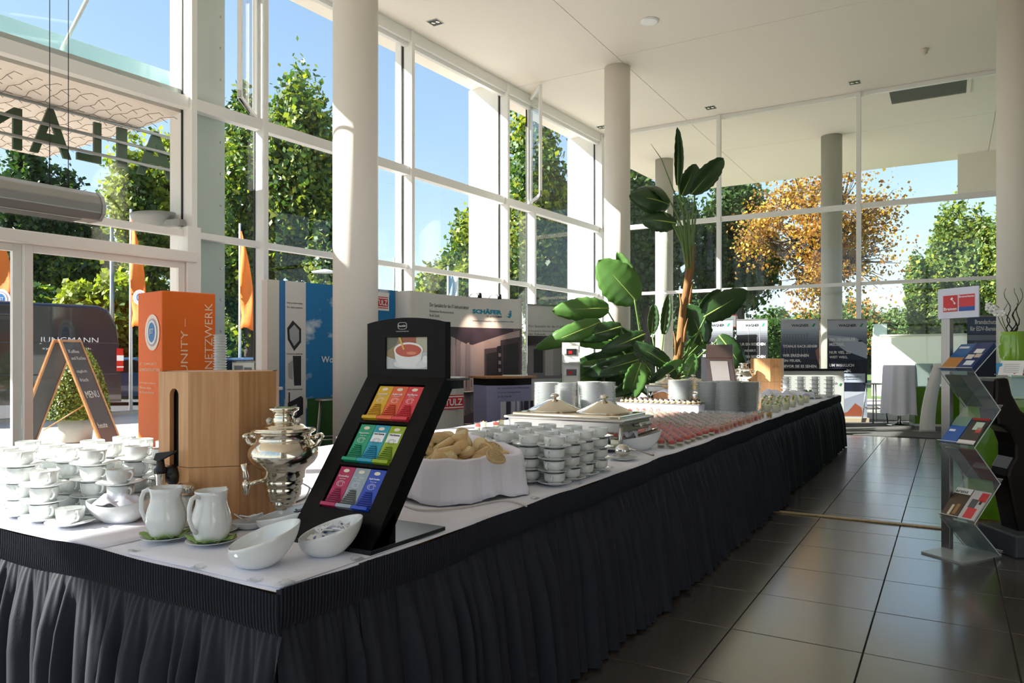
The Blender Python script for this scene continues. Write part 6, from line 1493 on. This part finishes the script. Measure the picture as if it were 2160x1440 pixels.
for k in range(46):
    a = random.random() * 2 * PI; q = random.random() ** .6; sachet(B2[0] + .062 * q * math.cos(a) * CS - .04 * q * math.sin(a) * SN + .012, B2[1] + .062 * q * math.cos(a) * SN + .04 * q * math.sin(a) * CS + .006, T0 + .05 + .026 * (1 - q) + .018 * q * math.cos(a) + .012 * random.random(),
        (random.uniform(-.8, .8), random.uniform(-.9, .9), random.random() * 6), 'white printed sugar sachet in the bowl beside the tea display', 'sugar sachets in the bowl', M_sach, M_sprint)
for k in range(9):
    sachet(B3[0] + .055 + random.uniform(-.03, .03), B3[1] + .03 + random.uniform(-.025, .025), T0 + .062 + .014 * random.random(), (random.uniform(-.5, .5), random.uniform(-.5, .5), random.random() * 6),
           'navy blue sachet in the rear slanted bowl', 'navy sachets in the rear bowl', mat('navy_packet', '16204a', .4), mat('navy_packet_print', '8a94b8', .5), .03, .03)
v = atz(524, 1117, T0); t = empty('relish_dish', (v.x, v.y, T0 + .004), TH, None, 'small pointed white dish with white sweetener packets behind the second jug', 'dish')
B().lathe([(.018, 0), (.03, .004), (.04, .02), (.044, .026), (.042, .026), (.036, .018), (.001, .008)], 28, sx=1.3).obj('dish', M_porc, t)
for k in range(5): sachet(v.x + .02 * (k - 2), v.y + .008 * (k % 2), T0 + .036 + .003 * k, (.3 * k - .5, .3, k), 'white sweetener packet in the small pointed dish', 'sweetener packets in the dish', M_sach, M_grey)

# ---- jugs on saucers with green napkins
M_gnap = mat('green_napkin', '8aa85e', .8, var=.1)
def jug(lab, slab_, nlab, x, y, ang, z=T0 + .006):
    inst('jug_saucer', SAUM, (x, y, z), 0, label=slab_, cat='saucer').scale = (.98, .98, .8)
    zs_ = z + .009
    vs = []; N = 40
    r_ = random.Random(int(abs(x) * 999)); 
    for k in range(N):
        a = 2 * PI * k / N; rr = .062 + .012 * math.cos(4 * a) + .004 * math.sin(9 * a); vs.append((rr * math.cos(a), rr * math.sin(a), .006 + .008 * abs(math.sin(a * 5)) + .006 * math.cos(4 * a)))
    vs2 = [(.03 * math.cos(2 * PI * k / N), .03 * math.sin(2 * PI * k / N), .001) for k in range(N)]
    o = B().add(vs + vs2, [(k, (k + 1) % N, N + (k + 1) % N, N + k) for k in range(N)] + [tuple(range(N, 2 * N))], 0, True).obj('paper_napkin', M_gnap, None, loc=(x, y, zs_), rz=ang + .5); o.modifiers.new('thickness', 'SOLIDIFY').thickness = .0012
    tag(o, nlab, 'napkin', 'green napkins under the milk jugs')
    t = empty('milk_jug', (x, y, zs_ + .003), ang, None, lab, 'jug')
    pr2 = [(.040, 0), (.046, .004), (.052, .02), (.0575, .045), (.0575, .062), (.052, .085), (.0455, .105), (.0435, .12), (.0455, .135), (.048, .147), (.0465, .148), (.042, .134), (.040, .12), (.044, .1), (.052, .06), (.048, .02), (.001, .008)]
    b = B(); b._cap = False; b.lathe(pr2, 40)
    V_ = []
    for p_ in b.v:
        X, Y, Z = p_; a = math.atan2(Y, X); w_ = math.exp(-(a / .3) ** 2) * max(0, (Z - .11) / .038) ** 1.3
        V_.append((X + .012 * w_, Y * (1 - .25 * w_), Z + .002 * w_))
    b.v = V_; o = b.obj('body', M_porc, t)
    B().tube([(-.043, 0, .132), (-.058, 0, .139), (-.074, 0, .132), (-.082, 0, .11), (-.082, 0, .075), (-.070, 0, .045), (-.055, 0, .03)], [.006, .007, .0072, .007, .0065, .006, .006], 10).obj('handle', M_porc, t)
v = atz(350, 1141, T0); jug('white porcelain milk jug seen from the side, nearer the napkin bowl', 'white saucer under the left milk jug', 'green paper napkin under the left milk jug', v.x, v.y, TH - .15)
v = atz(446, 1150, T0); jug('white porcelain milk jug with handle towards the viewer, right one', 'white saucer under the right milk jug', 'green paper napkin under the right milk jug', v.x, v.y, TH + 1.15)
def shaker(lab, px, D_):
    x, y = G(px, D_); t = empty('sugar_shaker', (x, y, T0 + .010), 0, None, lab, 'sugar shaker'); inst('shaker_saucer', SAUM, (x, y, T0 + .004), 0, label='white saucer under the ' + lab.replace('glass ', ''), cat='saucer').scale = (.95, .95, .7)
    B().lathe([(.024, .002), (.027, .006), (.027, .118)], 24).obj('glass_body', GLASSC, t); B().lathe([(.001, .006), (.0255, .006), (.0255, .098), (.001, .10)], 24).obj('sugar', mat('sugar', 'efece6', .8, bump=.4, bs=400), t)
    B().lathe([(.029, .112), (.031, .114), (.031, .128), (.028, .136), (.014, .142), (.001, .143)], 28).obj('chrome_lid', M_chrome, t)
shaker('glass sugar shaker with chrome lid behind the left milk jug', 391, 2.42); shaker('glass sugar shaker with chrome lid behind the right milk jug', 452, 2.36)

# ---- bread basket
bc = Vector((-1.83, 2.54)); ra = math.radians(-20); ha, hb2, hh_ = .28, .235, .145
t = empty('bread_basket', (bc.x, bc.y, T0 + .002), ra, None, 'square wicker basket lined with white cloth holding sliced bread', 'basket')
b = B()
for k in range(9):
    z = .008 + k * .014; pts_ = []; s_ = .9 + .1 * k / 8
    for (xx, yy) in ((-1, -1), (1, -1), (1, 1), (-1, 1), (-1, -1)): pts_.append((xx * (ha - .06) * s_, yy * (hb2 - .06) * s_, z))
    b.tube(pts_, .0085, 6)
b.obj('wicker', mat('wicker', 'a8743e', .7, var=.2, vs=30), t)
B().box(-ha + .07, ha - .07, -hb2 + .07, hb2 - .07, 0, .01).obj('bottom', M_pine, t)
def sq(a, n_=5.5): c_, s_ = math.cos(a), math.sin(a); r = (abs(c_) ** n_ + abs(s_) ** n_) ** (-1 / n_); return r * c_, r * s_
prof = [(.80, .05), (.86, .10), (.90, .15), (.96, .168), (1.0, .162), (1.02, .13), (1.03, .08), (1.05, .03), (1.07, .006)]
N = 200; vs = []; fs = []
for j, (s_, z) in enumerate(prof):
    for k in range(N):
        a = 2 * PI * k / N; cx2, cy2 = sq(a); fold = math.sin(a * 9 + 2 * math.sin(a * 3)) * .5 + math.sin(a * 17 + 1) * .18
        f_ = max(0, (j - 3) / 5); hem = (.015 * math.sin(a * 5 + 1) + .012 * math.sin(a * 9)) * (f_ ** 2)
        wv = .011 * fold * (.3 + f_) + .010 * max(0, math.sin(a * 31)) ** 6 * f_; rz_ = .005 * math.sin(a * 7 + .5) + .002 * math.sin(a * 17)
        bk = max(0, math.cos(a - 2.0)) ** 1.5 * .035 * (1 if 1 <= j <= 5 else 0); vs.append((cx2 * (ha * s_ + wv), cy2 * (hb2 * s_ + wv), max(.003, z + hem * .5 + bk + (rz_ if 1 <= j <= 5 else 0))))
for j in range(len(prof) - 1):
    for k in range(N): fs.append((j * N + k, j * N + (k + 1) % N, (j + 1) * N + (k + 1) % N, (j + 1) * N + k))
fs.append(tuple(range(N)))
o = B().add(vs, fs, 0, True).obj('lining_cloth', M_nap, t); o.modifiers.new('thickness', 'SOLIDIFY').thickness = .003
M_crust = mat('bread_crust', 'd8b988', .8, var=.25, vs=25, bump=.5, bs=60); M_crumb = mat('bread_crumb', 'ecd9ab', .85, var=.18, vs=30, bump=.9, bs=160); M_crumb2 = mat('wholemeal_crumb', 'cdb084', .85, var=.5, vs=90, bump=1, bs=160)
def bread_mesh(a, b_, th, m2):
    N = 20; b = B(); vs = []
    rim = []
    for k in range(N):
        q = 2 * PI * k / N; rr = 1 + .06 * math.sin(3 * q); rim.append((a * rr * math.cos(q), b_ * rr * math.sin(q) * (1 - .12 * math.cos(q))))
    for s_, z in ((.90, -th / 2), (1.0, -th * .3), (1.04, 0), (1.0, th * .3), (.90, th / 2)): vs += [(x * s_, y * s_, z) for x, y in rim]
    for j in range(4):
        for k in range(N): b.f.append([j * N + k, j * N + (k + 1) % N, (j + 1) * N + (k + 1) % N, (j + 1) * N + k]); b.m.append(0); b.s.append(True)
    b.v = vs; o_ = len(vs); b.v += [(0, 0, -th / 2 - .001), (0, 0, th / 2 + .001)]
    for k in range(N): b.f.append([(k + 1) % N, k, o_]); b.m.append(1); b.s.append(True); b.f.append([4 * N + k, 4 * N + (k + 1) % N, o_ + 1]); b.m.append(1); b.s.append(True)
    return b.mesh('bread_slice', [M_crust, m2])
BR = [bread_mesh(.055, .033, .028, M_crumb), bread_mesh(.045, .03, .032, M_crumb), bread_mesh(.06, .028, .024, M_crumb), bread_mesh(.048, .036, .022, M_crumb2), bread_mesh(.04, .032, .035, M_crumb)]
random.seed(9); k = 0
BW = ['pale bread slice heaped in the cloth-lined basket']
for lay, (cnt, zz, sp_r) in enumerate(((26, .145, .84), (20, .168, .74), (13, .190, .55), (6, .210, .32))):
    for i in range(cnt):
        a = i * 2.39996 + lay; q = math.sqrt((i + .5) / cnt) * sp_r; cx2, cy2 = sq(a, 4); X = cx2 * ha * q; Y = cy2 * hb2 * q
        me = BR[random.choice((0, 0, 1, 2, 4, 4, 1, 3)) if lay else random.choice((0, 1, 2, 4))]
        wx = bc.x + X * math.cos(ra) - Y * math.sin(ra); wy = bc.y + X * math.sin(ra) + Y * math.cos(ra)
        o = inst('bread_slice', me, (wx, wy, T0 + zz + random.uniform(-.006, .008)), label='pale bread slice heaped in the cloth-lined basket' if me != BR[3] else 'darker wholemeal bread slice heaped in the cloth-lined basket', cat='bread', group='bread slices in the basket')
        o.rotation_euler = (random.uniform(-.7, .7), random.uniform(-.7, .7), random.random() * 6.3); o.scale = (1.15,) * 3
for px, py, e_, lab in ((1046, 950, (1.35, .1, -.3), 'upright wholemeal slice leaning in the right corner of the basket'), (995, 915, (1.2, .2, .5), 'wholemeal slice sticking up at the back of the basket'), (1068, 964, (.5, .5, .2), 'crusty slice lying on the cloth rim of the basket')):
    v = atz(px, py, T0 + .19); o = inst('bread_slice', BR[3], (v.x - .06, v.y + .02, T0 + .185), label=lab, cat='bread'); o.rotation_euler = e_; o.scale = (.85,) * 3

# ---- chafing dishes
def chafing(lab, x, y, z, w_, d, h, nm='chafing_dish', s_=1.0, handle=True):
    t = empty('chafing_dish', (x, y, z), 0, None, lab, 'chafing dish'); t.scale = (s_,) * 3
    for sx_ in (-1, 1):
        for sy_ in (-1, 1):
            B().tube([(sx_ * (w_ / 2 - .01), sy_ * (d / 2 - .01), 0), (sx_ * (w_ / 2 - .01), sy_ * (d / 2 - .01), h - .03)], .012, 10).obj('leg', M_steel, t)
    B().box(-w_ / 2, w_ / 2, -d / 2, d / 2, h - .085, h - .02).obj('water_pan', M_steel, t, bevel=.008)
    B().box(-w_ / 2 - .02, w_ / 2 + .02, -d / 2 - .02, d / 2 + .02, h - .022, h - .008).obj('rim', M_steel, t, bevel=.005); B().box(-w_ / 2 + .02, w_ / 2 - .02, -d / 2 + .02, d / 2 - .02, h - .01, h + .012).obj('insert_plate', M_silver, t, bevel=.006)
    B().box(-w_ / 2 + .05, w_ / 2 - .05, -d / 2 + .03, d / 2 - .03, .02, .03).obj('burner_shelf', M_steel, t)
    for sx_ in (-1, 1):
        l = empty('lid', (sx_ * w_ * .225, 0, h + .012), 0, t); r = min(w_ * .22, d * .38)
        B().lathe([(r + .006, 0), (r + .008, .006), (r, .012), (r * .9, .02), (r * .55, .046), (r * .25, .07), (.02, .076)], 40).obj('dome', M_silver, l)
        B().lathe([(.012, .07), (.01, .084), (.026, .092), (.03, .1), (.022, .108), (.001, .112)], 20).obj('knob', M_silver, l)
        B().lathe([(.012, 0), (.04, .0), (.04, .05), (.001, .05)], 16, (sx_ * w_ * .225, 0, .03)).obj('burner', M_steel, t)
        b = B(); b.tube([(sx_ * w_ / 2, -.05, h - .05), (sx_ * (w_ / 2 + .05), -.05, h - .045)], .008, 8); b.tube([(sx_ * w_ / 2, .05, h - .05), (sx_ * (w_ / 2 + .05), .05, h - .045)], .008, 8); b.tube([(sx_ * (w_ / 2 + .055), -.085, h - .045), (sx_ * (w_ / 2 + .055), .085, h - .045)], .014, 12)
        b.obj('side_handle', M_steel, t)
    return t
chafing('silver chafing dish with two round domed lids behind the soup cups', -2.0, 4.20, T0 + .003, .76, .46, .205)
v = W(1435, 800, 9.2); chafing('second silver chafing dish with two domed lids beyond the right plate stacks', v.x, v.y, T0 + .003, .72, .42, .22)
# ladle on a saucer
v = atz(1317, 970, T0); inst('ladle_plate', PLM, (v.x - .01, v.y, T0 + .003), 0, label='white plate under the ladle at the table edge', cat='plate').scale = (.62, .62, .8)
t = empty('ladle', (v.x - .01, v.y, T0 + .016), TH, None, 'shiny steel ladle resting face down on a small plate by the table edge', 'ladle')
B().ball((0, 0, .036), .042, 18, sz=.85).obj('bowl', M_chrome, t); B().tube([(.03, .0, .045), (.08, .02, .035), (.16, .05, .006), (.18, .055, .003)], [.006, .005, .006, .008], 8).obj('handle', M_chrome, t)
# cutlery bowl
v = atz(1347, 952, T0); B5 = (v.x - .03, v.y + .06); bowl('white slanted bowl of wrapped cutlery in front of the tomato desserts', B5[0], B5[1], .13, .075, .062, .118, TH + .1, z=T0 + .004)
crumple('white napkin standing up in the cutlery bowl', B5[0] - .05, B5[1] - .03, T0 + .05, .06, .06, .10, 12, rz=TH)
for k in range(7):
    t = empty('cutlery_roll', (B5[0] - .01 + .008 * k, B5[1] + .01 * (k % 3), T0 + .07 + .004 * (k % 3)), TH + .15, None, 'silver knife and fork rolled in a napkin band, in the white bowl', 'cutlery', 'cutlery in the slanted bowl')
    mt_ = (mat('napkin_band_brown', '7a6450', .7), mat('napkin_band_navy', '2c3344', .6), M_silver)[k % 3]
    B().tube([(-.06, -.02 + .006 * k, -.015), (.10, .0 + .006 * k, .042 + .003 * k)], [.004, .0055], 8).obj('knife', M_silver, t); B().box(-.05, .06, -.006, .006, -.006, .0, M=Matrix.Translation((.035, -.008 + .006 * k, .028 + .0015 * k)) @ Matrix.Rotation(-.33, 4, 'Y')).obj('band', mt_, t)

# ---- small dessert glasses
def glassmesh(r0, r1, h): b = B(); b._cap = False; b.lathe([(.001, .002), (r0, .002), (r0 + .001, .0), (r1, h)], 14); return b.mesh('tumbler', GLASSC)
def fillmesh(nm, r0, r1, z0, z1, m_, bump=0, n=10):
    b = B(); b.lathe([(r0, z0), (r1, z1 - .004), (r1 * .8, z1), (.001, z1 + .002 + bump)], n); return b.mesh(nm, m_)
M_tom = mat('tomato', 'c2391c', .35, var=.4, vs=60); M_moz = mat('mozzarella', 'efe6d0', .5, var=.1, vs=60); M_pes = mat('pesto', '6f7a24', .5, var=.4, vs=60); M_pink = mat('pink_mousse', 'd99a86', .5, var=.25, vs=50); M_orj = mat('orange_jelly', 'e0701c', .25, var=.3, vs=40)
M_vc = mat('vanilla_cream', 'eeecc4', .5, var=.08, vs=40); M_nut = mat('nut_topping', 'c9963e', .6, var=.3, vs=90); M_mint = mat('mint_leaf', '5e8a2c', .5); M_balsam = mat('balsamic', '3a2018', .3)
G1 = glassmesh(.019, .0255, .055); G2 = glassmesh(.018, .024, .072)
KINDS = {
 'tomato': (G1, [('pesto_layer', fillmesh('pesto_layer', .018, .020, .003, .014, M_pes)), ('mozzarella_layer', fillmesh('mozzarella_layer', .0195, .0215, .013, .026, M_moz)), ('tomato_layer', fillmesh('tomato_layer', .021, .0235, .025, .043, M_tom, .006))]),
 'pink': (G2, [('jelly_layer', fillmesh('jelly_layer', .0172, .0195, .003, .026, M_orj)), ('mousse_layer', fillmesh('mousse_layer', .019, .021, .026, .048, M_pink, .004)), ('mint_leaf', fillmesh('mint_leaf', .008, .009, .05, .056, M_mint))]),
 'red': (G2, [('jelly_layer', fillmesh('jelly_layer_red', .0172, .0195, .003, .03, mat('red_jelly', 'c82a1e', .25))), ('mousse_layer', fillmesh('mousse_layer_2', .019, .021, .03, .05, M_pink, .004))]),
 'cream': (G1, [('cream_layer', fillmesh('cream_layer', .0182, .0235, .003, .048, M_vc, .003)), ('topping', fillmesh('topping', .007, .009, .05, .057, M_nut))]),
 'creamm': (G1, [('cream_layer', fillmesh('cream_layer_2', .0182, .0235, .003, .048, M_vc, .003)), ('mint_leaf', fillmesh('mint_leaf_2', .006, .009, .05, .058, M_mint))]),
}
def verrine(kind, x, y, z, lab, grp, rz=0, sc=1.0):
    gm, fills = KINDS[kind]; o = inst('dessert_glass', gm, (x, y, z), rz, label=lab, cat='dessert glass', group=grp)
    if sc != 1: o.scale = (sc,) * 3
    for nm, me in fills: inst(nm, me, (0, 0, 0), 0, o)
random.seed(4); cand = []
for j in range(36):
    Y = 4.42 + j * .0705
    for i in range(15):
        X = -1.47 - i * .0705 - (.035 if j % 2 else 0)
        if i > 12 + (j % 3): continue
        if X < -1.60 and Y < 4.62: continue
        if Y > 6.72 - (.0 if X > -1.55 else 0): 
            if X < -1.5: continue
        cand.append((X + random.uniform(-.006, .006), Y + random.uniform(-.006, .006), i + 1, j + 1))
cand = [c for c in cand if not (c[0] < -1.58 and c[0] > -2.42 and c[1] < 4.62)]
cand.sort(key=lambda c: -SN * c[0] + CS * c[1]); NI = 205
restg = {}
for k, (X, Y, ci, cj) in enumerate(cand):
    kd = 'tomato' if Y < 5.35 + .1 * math.sin(X * 9) else ('pink', 'pink', 'red')[int(abs(X * 131 + Y * 71)) % 3]
    if k < NI:
        if kd == 'tomato': verrine(kd, X, Y, T0 + .003, 'tomato and mozzarella glass, %s from the aisle in the %s row after the ladle' % (ordw(ci), ordw(cj)), 'tomato and mozzarella glasses', sc=1.05)
        else: verrine(kd, X, Y, T0 + .003, 'pink mousse glass, %s from the aisle in the %s row after the ladle' % (ordw(ci), ordw(cj)), 'pink mousse glasses', sc=1.05)
    else: restg.setdefault(kd, []).append((X, Y))
for kd, L_ in restg.items():
    gm, fills = KINDS[kd]
    for me in [gm] + [f_[1] for f_ in fills]:
        n_ = len(me.vertices); co = np.empty(n_ * 3); me.vertices.foreach_get('co', co); co = co.reshape(-1, 3) * 1.05; fc = [list(p_.vertices) for p_ in me.polygons]; b = B()
        for X, Y in L_: b.add((co + np.array([X, Y, T0 + .003])).tolist(), fc, 0, True)
        o = b.obj('dessert_glasses', me.materials[0]); tag(o, {'pink': 'far rows of pink mousse glasses before the plate stacks', 'red': 'far rows of red jelly glasses before the plate stacks', 'tomato': 'far rows of tomato glasses'}[kd] + ', ' + me.name.split('.')[0].replace('_', ' '), 'dessert glasses', None, 'stuff')
k = 0
for j in range(9):
    for i in range(6):
        X = -1.50 - i * .085 - (.04 if j % 2 else 0); Y = 7.75 + j * .23 + i * .03
        verrine(('cream', 'creamm')[(i * 3 + j) % 2], X + random.uniform(-.01, .01), Y, T0 + .003, 'vanilla cream glass, %s from the aisle in the %s row after the plates' % (ordw(i + 1), ordw(j + 1)), 'vanilla cream glasses', sc=1.55)
for i in range(8):
    verrine(('tomato', 'cream')[i % 2], -3.12 - .03 * (i % 2) + .02 * i, 4.75 + i * .1, T0 + .003, 'sunlit small dessert glass in the row behind the soup cups', 'dessert glasses behind the soup cups', sc=1.05)
for i in range(14):
    v = atz(1298 + (i % 7) * 15, 876 - (i // 7) * 8, T0); verrine(('tomato', 'pink')[i % 2], v.x, v.y + .1 * (i // 7), T0 + .003, 'sunlit dessert glass in front of the far finger food tray', 'dessert glasses by the finger food', sc=1.3)
for i in range(3):
    v = atz(1590 + 9 * i, 882, T0); t = empty('nibble_glass', (v.x + .03 * i, v.y, T0 + .003), 0, None, ('small glass of brown nuts just right of the plate stacks', 'middle glass of nuts right of the plate stacks', 'right glass of nuts at the aisle edge behind the red desserts')[i], 'glass')
    inst('tumbler', G1, (0, 0, 0), 0, t).scale = (1.2,) * 3
    for q in range(9): B().ball((.014 * math.cos(q * 2.4), .014 * math.sin(q * 2.4), .012 + .005 * q), .009, 8, sz=1.3).obj('nut', M_nut, t)
# finger food riser and tray
v = atz(1380, 874, T0); fx_, fy_ = v.x, v.y + .25
t = empty('food_riser', (fx_, fy_, T0 + .003), 0, None, 'white cloth-covered riser under the finger food left of the plate stacks', 'riser')
B().box(-.42, .42, -.18, .22, 0, .10).obj('cover', M_nap, t, bevel=.008); B().box(-.43, .43, -.19, .23, .1, .106).obj('mirror_tray', M_chrome, t, bevel=.002)
for i in range(44):
    X = fx_ - .38 + (i % 15) * .054; Y = fy_ - .14 + (i // 15) * .12; o = empty('canape', (X, Y, T0 + .109), random.random() * 3, None, 'dark round canape, %s from the left, %s row on the riser tray' % (ordw(i % 15 + 1), ('front', 'middle', 'back')[i // 15]), 'canape', 'canapes on the riser')
    B().lathe([(.018, 0), (.021, .006), (.019, .012), (.001, .012)], 10).obj('bread_base', M_crust, o); B().lathe([(.016, .012), (.017, .02), (.001, .022)], 10).obj('filling', M_moz, o); B().ball((0, 0, .03), .012, 8, sz=.8).obj('topping', M_balsam, o)
# second bread basket with croissants
v = atz(1395, 862, T0); 
t = empty('bread_basket', (v.x - .15, v.y + 1.0, T0 + .002), 0, None, 'far bread basket draped in white cloth in front of the second chafing dish', 'basket')
B().box(-.25, .25, -.16, .16, 0, .14).obj('basket', M_pine, t, bevel=.01)
crumple('white cloth draped over the far bread basket', v.x - .15, v.y + 1.0, T0 + .08, .31, .22, .11, 31, mt=M_nap, cat='cloth', name='basket_cloth')
for i in range(6): o = inst('bread_roll', BR[4], (v.x - .3 + .07 * i, v.y + 1.0 + .03 * (i % 2), T0 + .20), label='golden bread roll on top of the far bread basket', cat='bread', group='rolls in the far basket'); o.rotation_euler = (.3 * i, .2, i)
# far white cloth heaps beside the second dispenser
v = atz(1630, 848, T0); crumple('large heap of white napkins right below the far wooden dispenser', v.x, v.y + .15, T0 + .004, .24, .17, .15, 41, name='napkin_heap', rz=TH)
v = atz(1685, 842, T0); crumple('smaller white napkin heap left of the far cup stacks', v.x, v.y, T0 + .004, .20, .12, .12, 43, name='napkin_heap', rz=TH)
v = atz(1708, 836, T0); t = empty('herb_garnish', tuple(v), 0, None, 'bunch of green herbs beside the far napkin heaps', 'herbs')
for q in range(26): a = q * 2.4; B().add([(0, 0, .01), (.05 * math.cos(a), .05 * math.sin(a), .05 + .002 * q), (.09 * math.cos(a + .2), .09 * math.sin(a + .2), .05 + .0025 * q), (.05 * math.cos(a + .5), .05 * math.sin(a + .5), .03)], [(0, 1, 2, 3)]).obj('leaf', M_mint, t)
v = atz(1730, 838, T0); inst('serving_plate', PLM, (v.x - .05, v.y - .3, T0 + .004), 0, label='large empty white plate at the far aisle corner', cat='plate').scale = (1.1, 1.1, 1)
# glass of bread sticks / white sweets bowl behind the display
v = atz(672, 985, T0); t = empty('salad_bowl', (v.x - .25, v.y + .55, T0 + .003), 0, None, 'glass bowl of pale yellow food glowing in the sun behind the tea display', 'bowl')
B().lathe([(.05, 0), (.09, .03), (.12, .09)], 28).obj('glass_bowl', GLASSC, t); 
for q in range(24): a = q * 2.4; B().ball((.07 * math.sqrt(q / 24) * math.cos(a), .07 * math.sqrt(q / 24) * math.sin(a), .06 + .02 * (1 - q / 24)), .022, 8, sz=.7).obj('piece', mat('pale_yellow_food', 'e8d488', .5), t)
# second tea display seen from behind
v = W(1517, 833, 9.9); t = empty('tea_display', (v.x, v.y, T0 + .003), -.05, None, 'dark brown tea display seen from behind at the far end of the buffet', 'tea display')
M_bd = mat('dark_brown_lacquer', '2b1a14', .3); ww = .36; mm = 9.9 / F
zt = zp(727, 9.9) - T0; zk = zp(755, 9.9) - T0
B().box(-ww / 2, ww / 2, .0, .03, zk, zt).obj('header_board', M_bd, t, bevel=.003)
Mx = Matrix.Translation((0, .0, zk)) @ Matrix.Rotation(.42, 4, 'X')
b = B(); b.box(-ww / 2, ww / 2, -.03, .03, -zk * 1.06, 0, M=Mx); b.obj('slanted_frame', M_bd, t, bevel=.003)
B().box(-ww * .33, ww * .33, -.038, -.03, -zk * .62, -.03, M=Mx).obj('steel_back', mat('dull_steel', '8c8680', .3, .8), t); B().box(-ww / 2, ww / 2, -.02, .3, 0, .012).obj('base_plate', M_bd, t)

# ---- air curtain above the sliding door
v = W(196, 435, 7.0); ac = empty('air_curtain', (v.x, v.y, zp(468, 7.0)), -PHI, None, 'long grey air curtain hanging on wires above the sliding door', 'air curtain')
hgt_ = zp(408, 7.0) - zp(468, 7.0)
pr3 = [(-.16, .05), (-.10, .0), (.10, -.0), (.17, .06), (.18, .14), (.14, .22), (.06, hgt_), (-.08, hgt_), (-.16, .2)]
vs = [(a, 0, b_) for a, b_ in pr3] + [(a, -3.2, b_) for a, b_ in pr3]; n_ = len(pr3)
B().add(vs, [(i, (i + 1) % n_, (i + 1) % n_ + n_, i + n_) for i in range(n_)] + [tuple(range(n_))[::-1], tuple(range(n_, 2 * n_))]).obj('casing', mat('casing_grey', 'a09f9c', .35, .4), ac, bevel=.012)
B().prism([(a * 1.03, b_ * 1.02 - .002) for a, b_ in pr3], -.0, .03, M=None).obj('end_cap', mat('end_cap', 'b9b8b5', .4), ac)
b = B(); b.box(-.09, .1, -3.0, -.15, -.006, .0); b.obj('outlet_grille', M_side, ac)
for k in range(8): B().box(-.085 + k * .023, -.08 + k * .023, -3.0, -.15, -.014, -.006).obj('louvre', M_alu, ac)
for k, dy in enumerate((-.22, -.38)): B().tube([(0, dy, hgt_), (0, dy, hgt_ + .12)], .009, 8).obj('turnbuckle', M_rub, ac); B().tube([(0, dy, hgt_), (0, dy, ZC - zp(468, 7.0))], .004, 6).obj('suspension_wire', M_rub, ac)
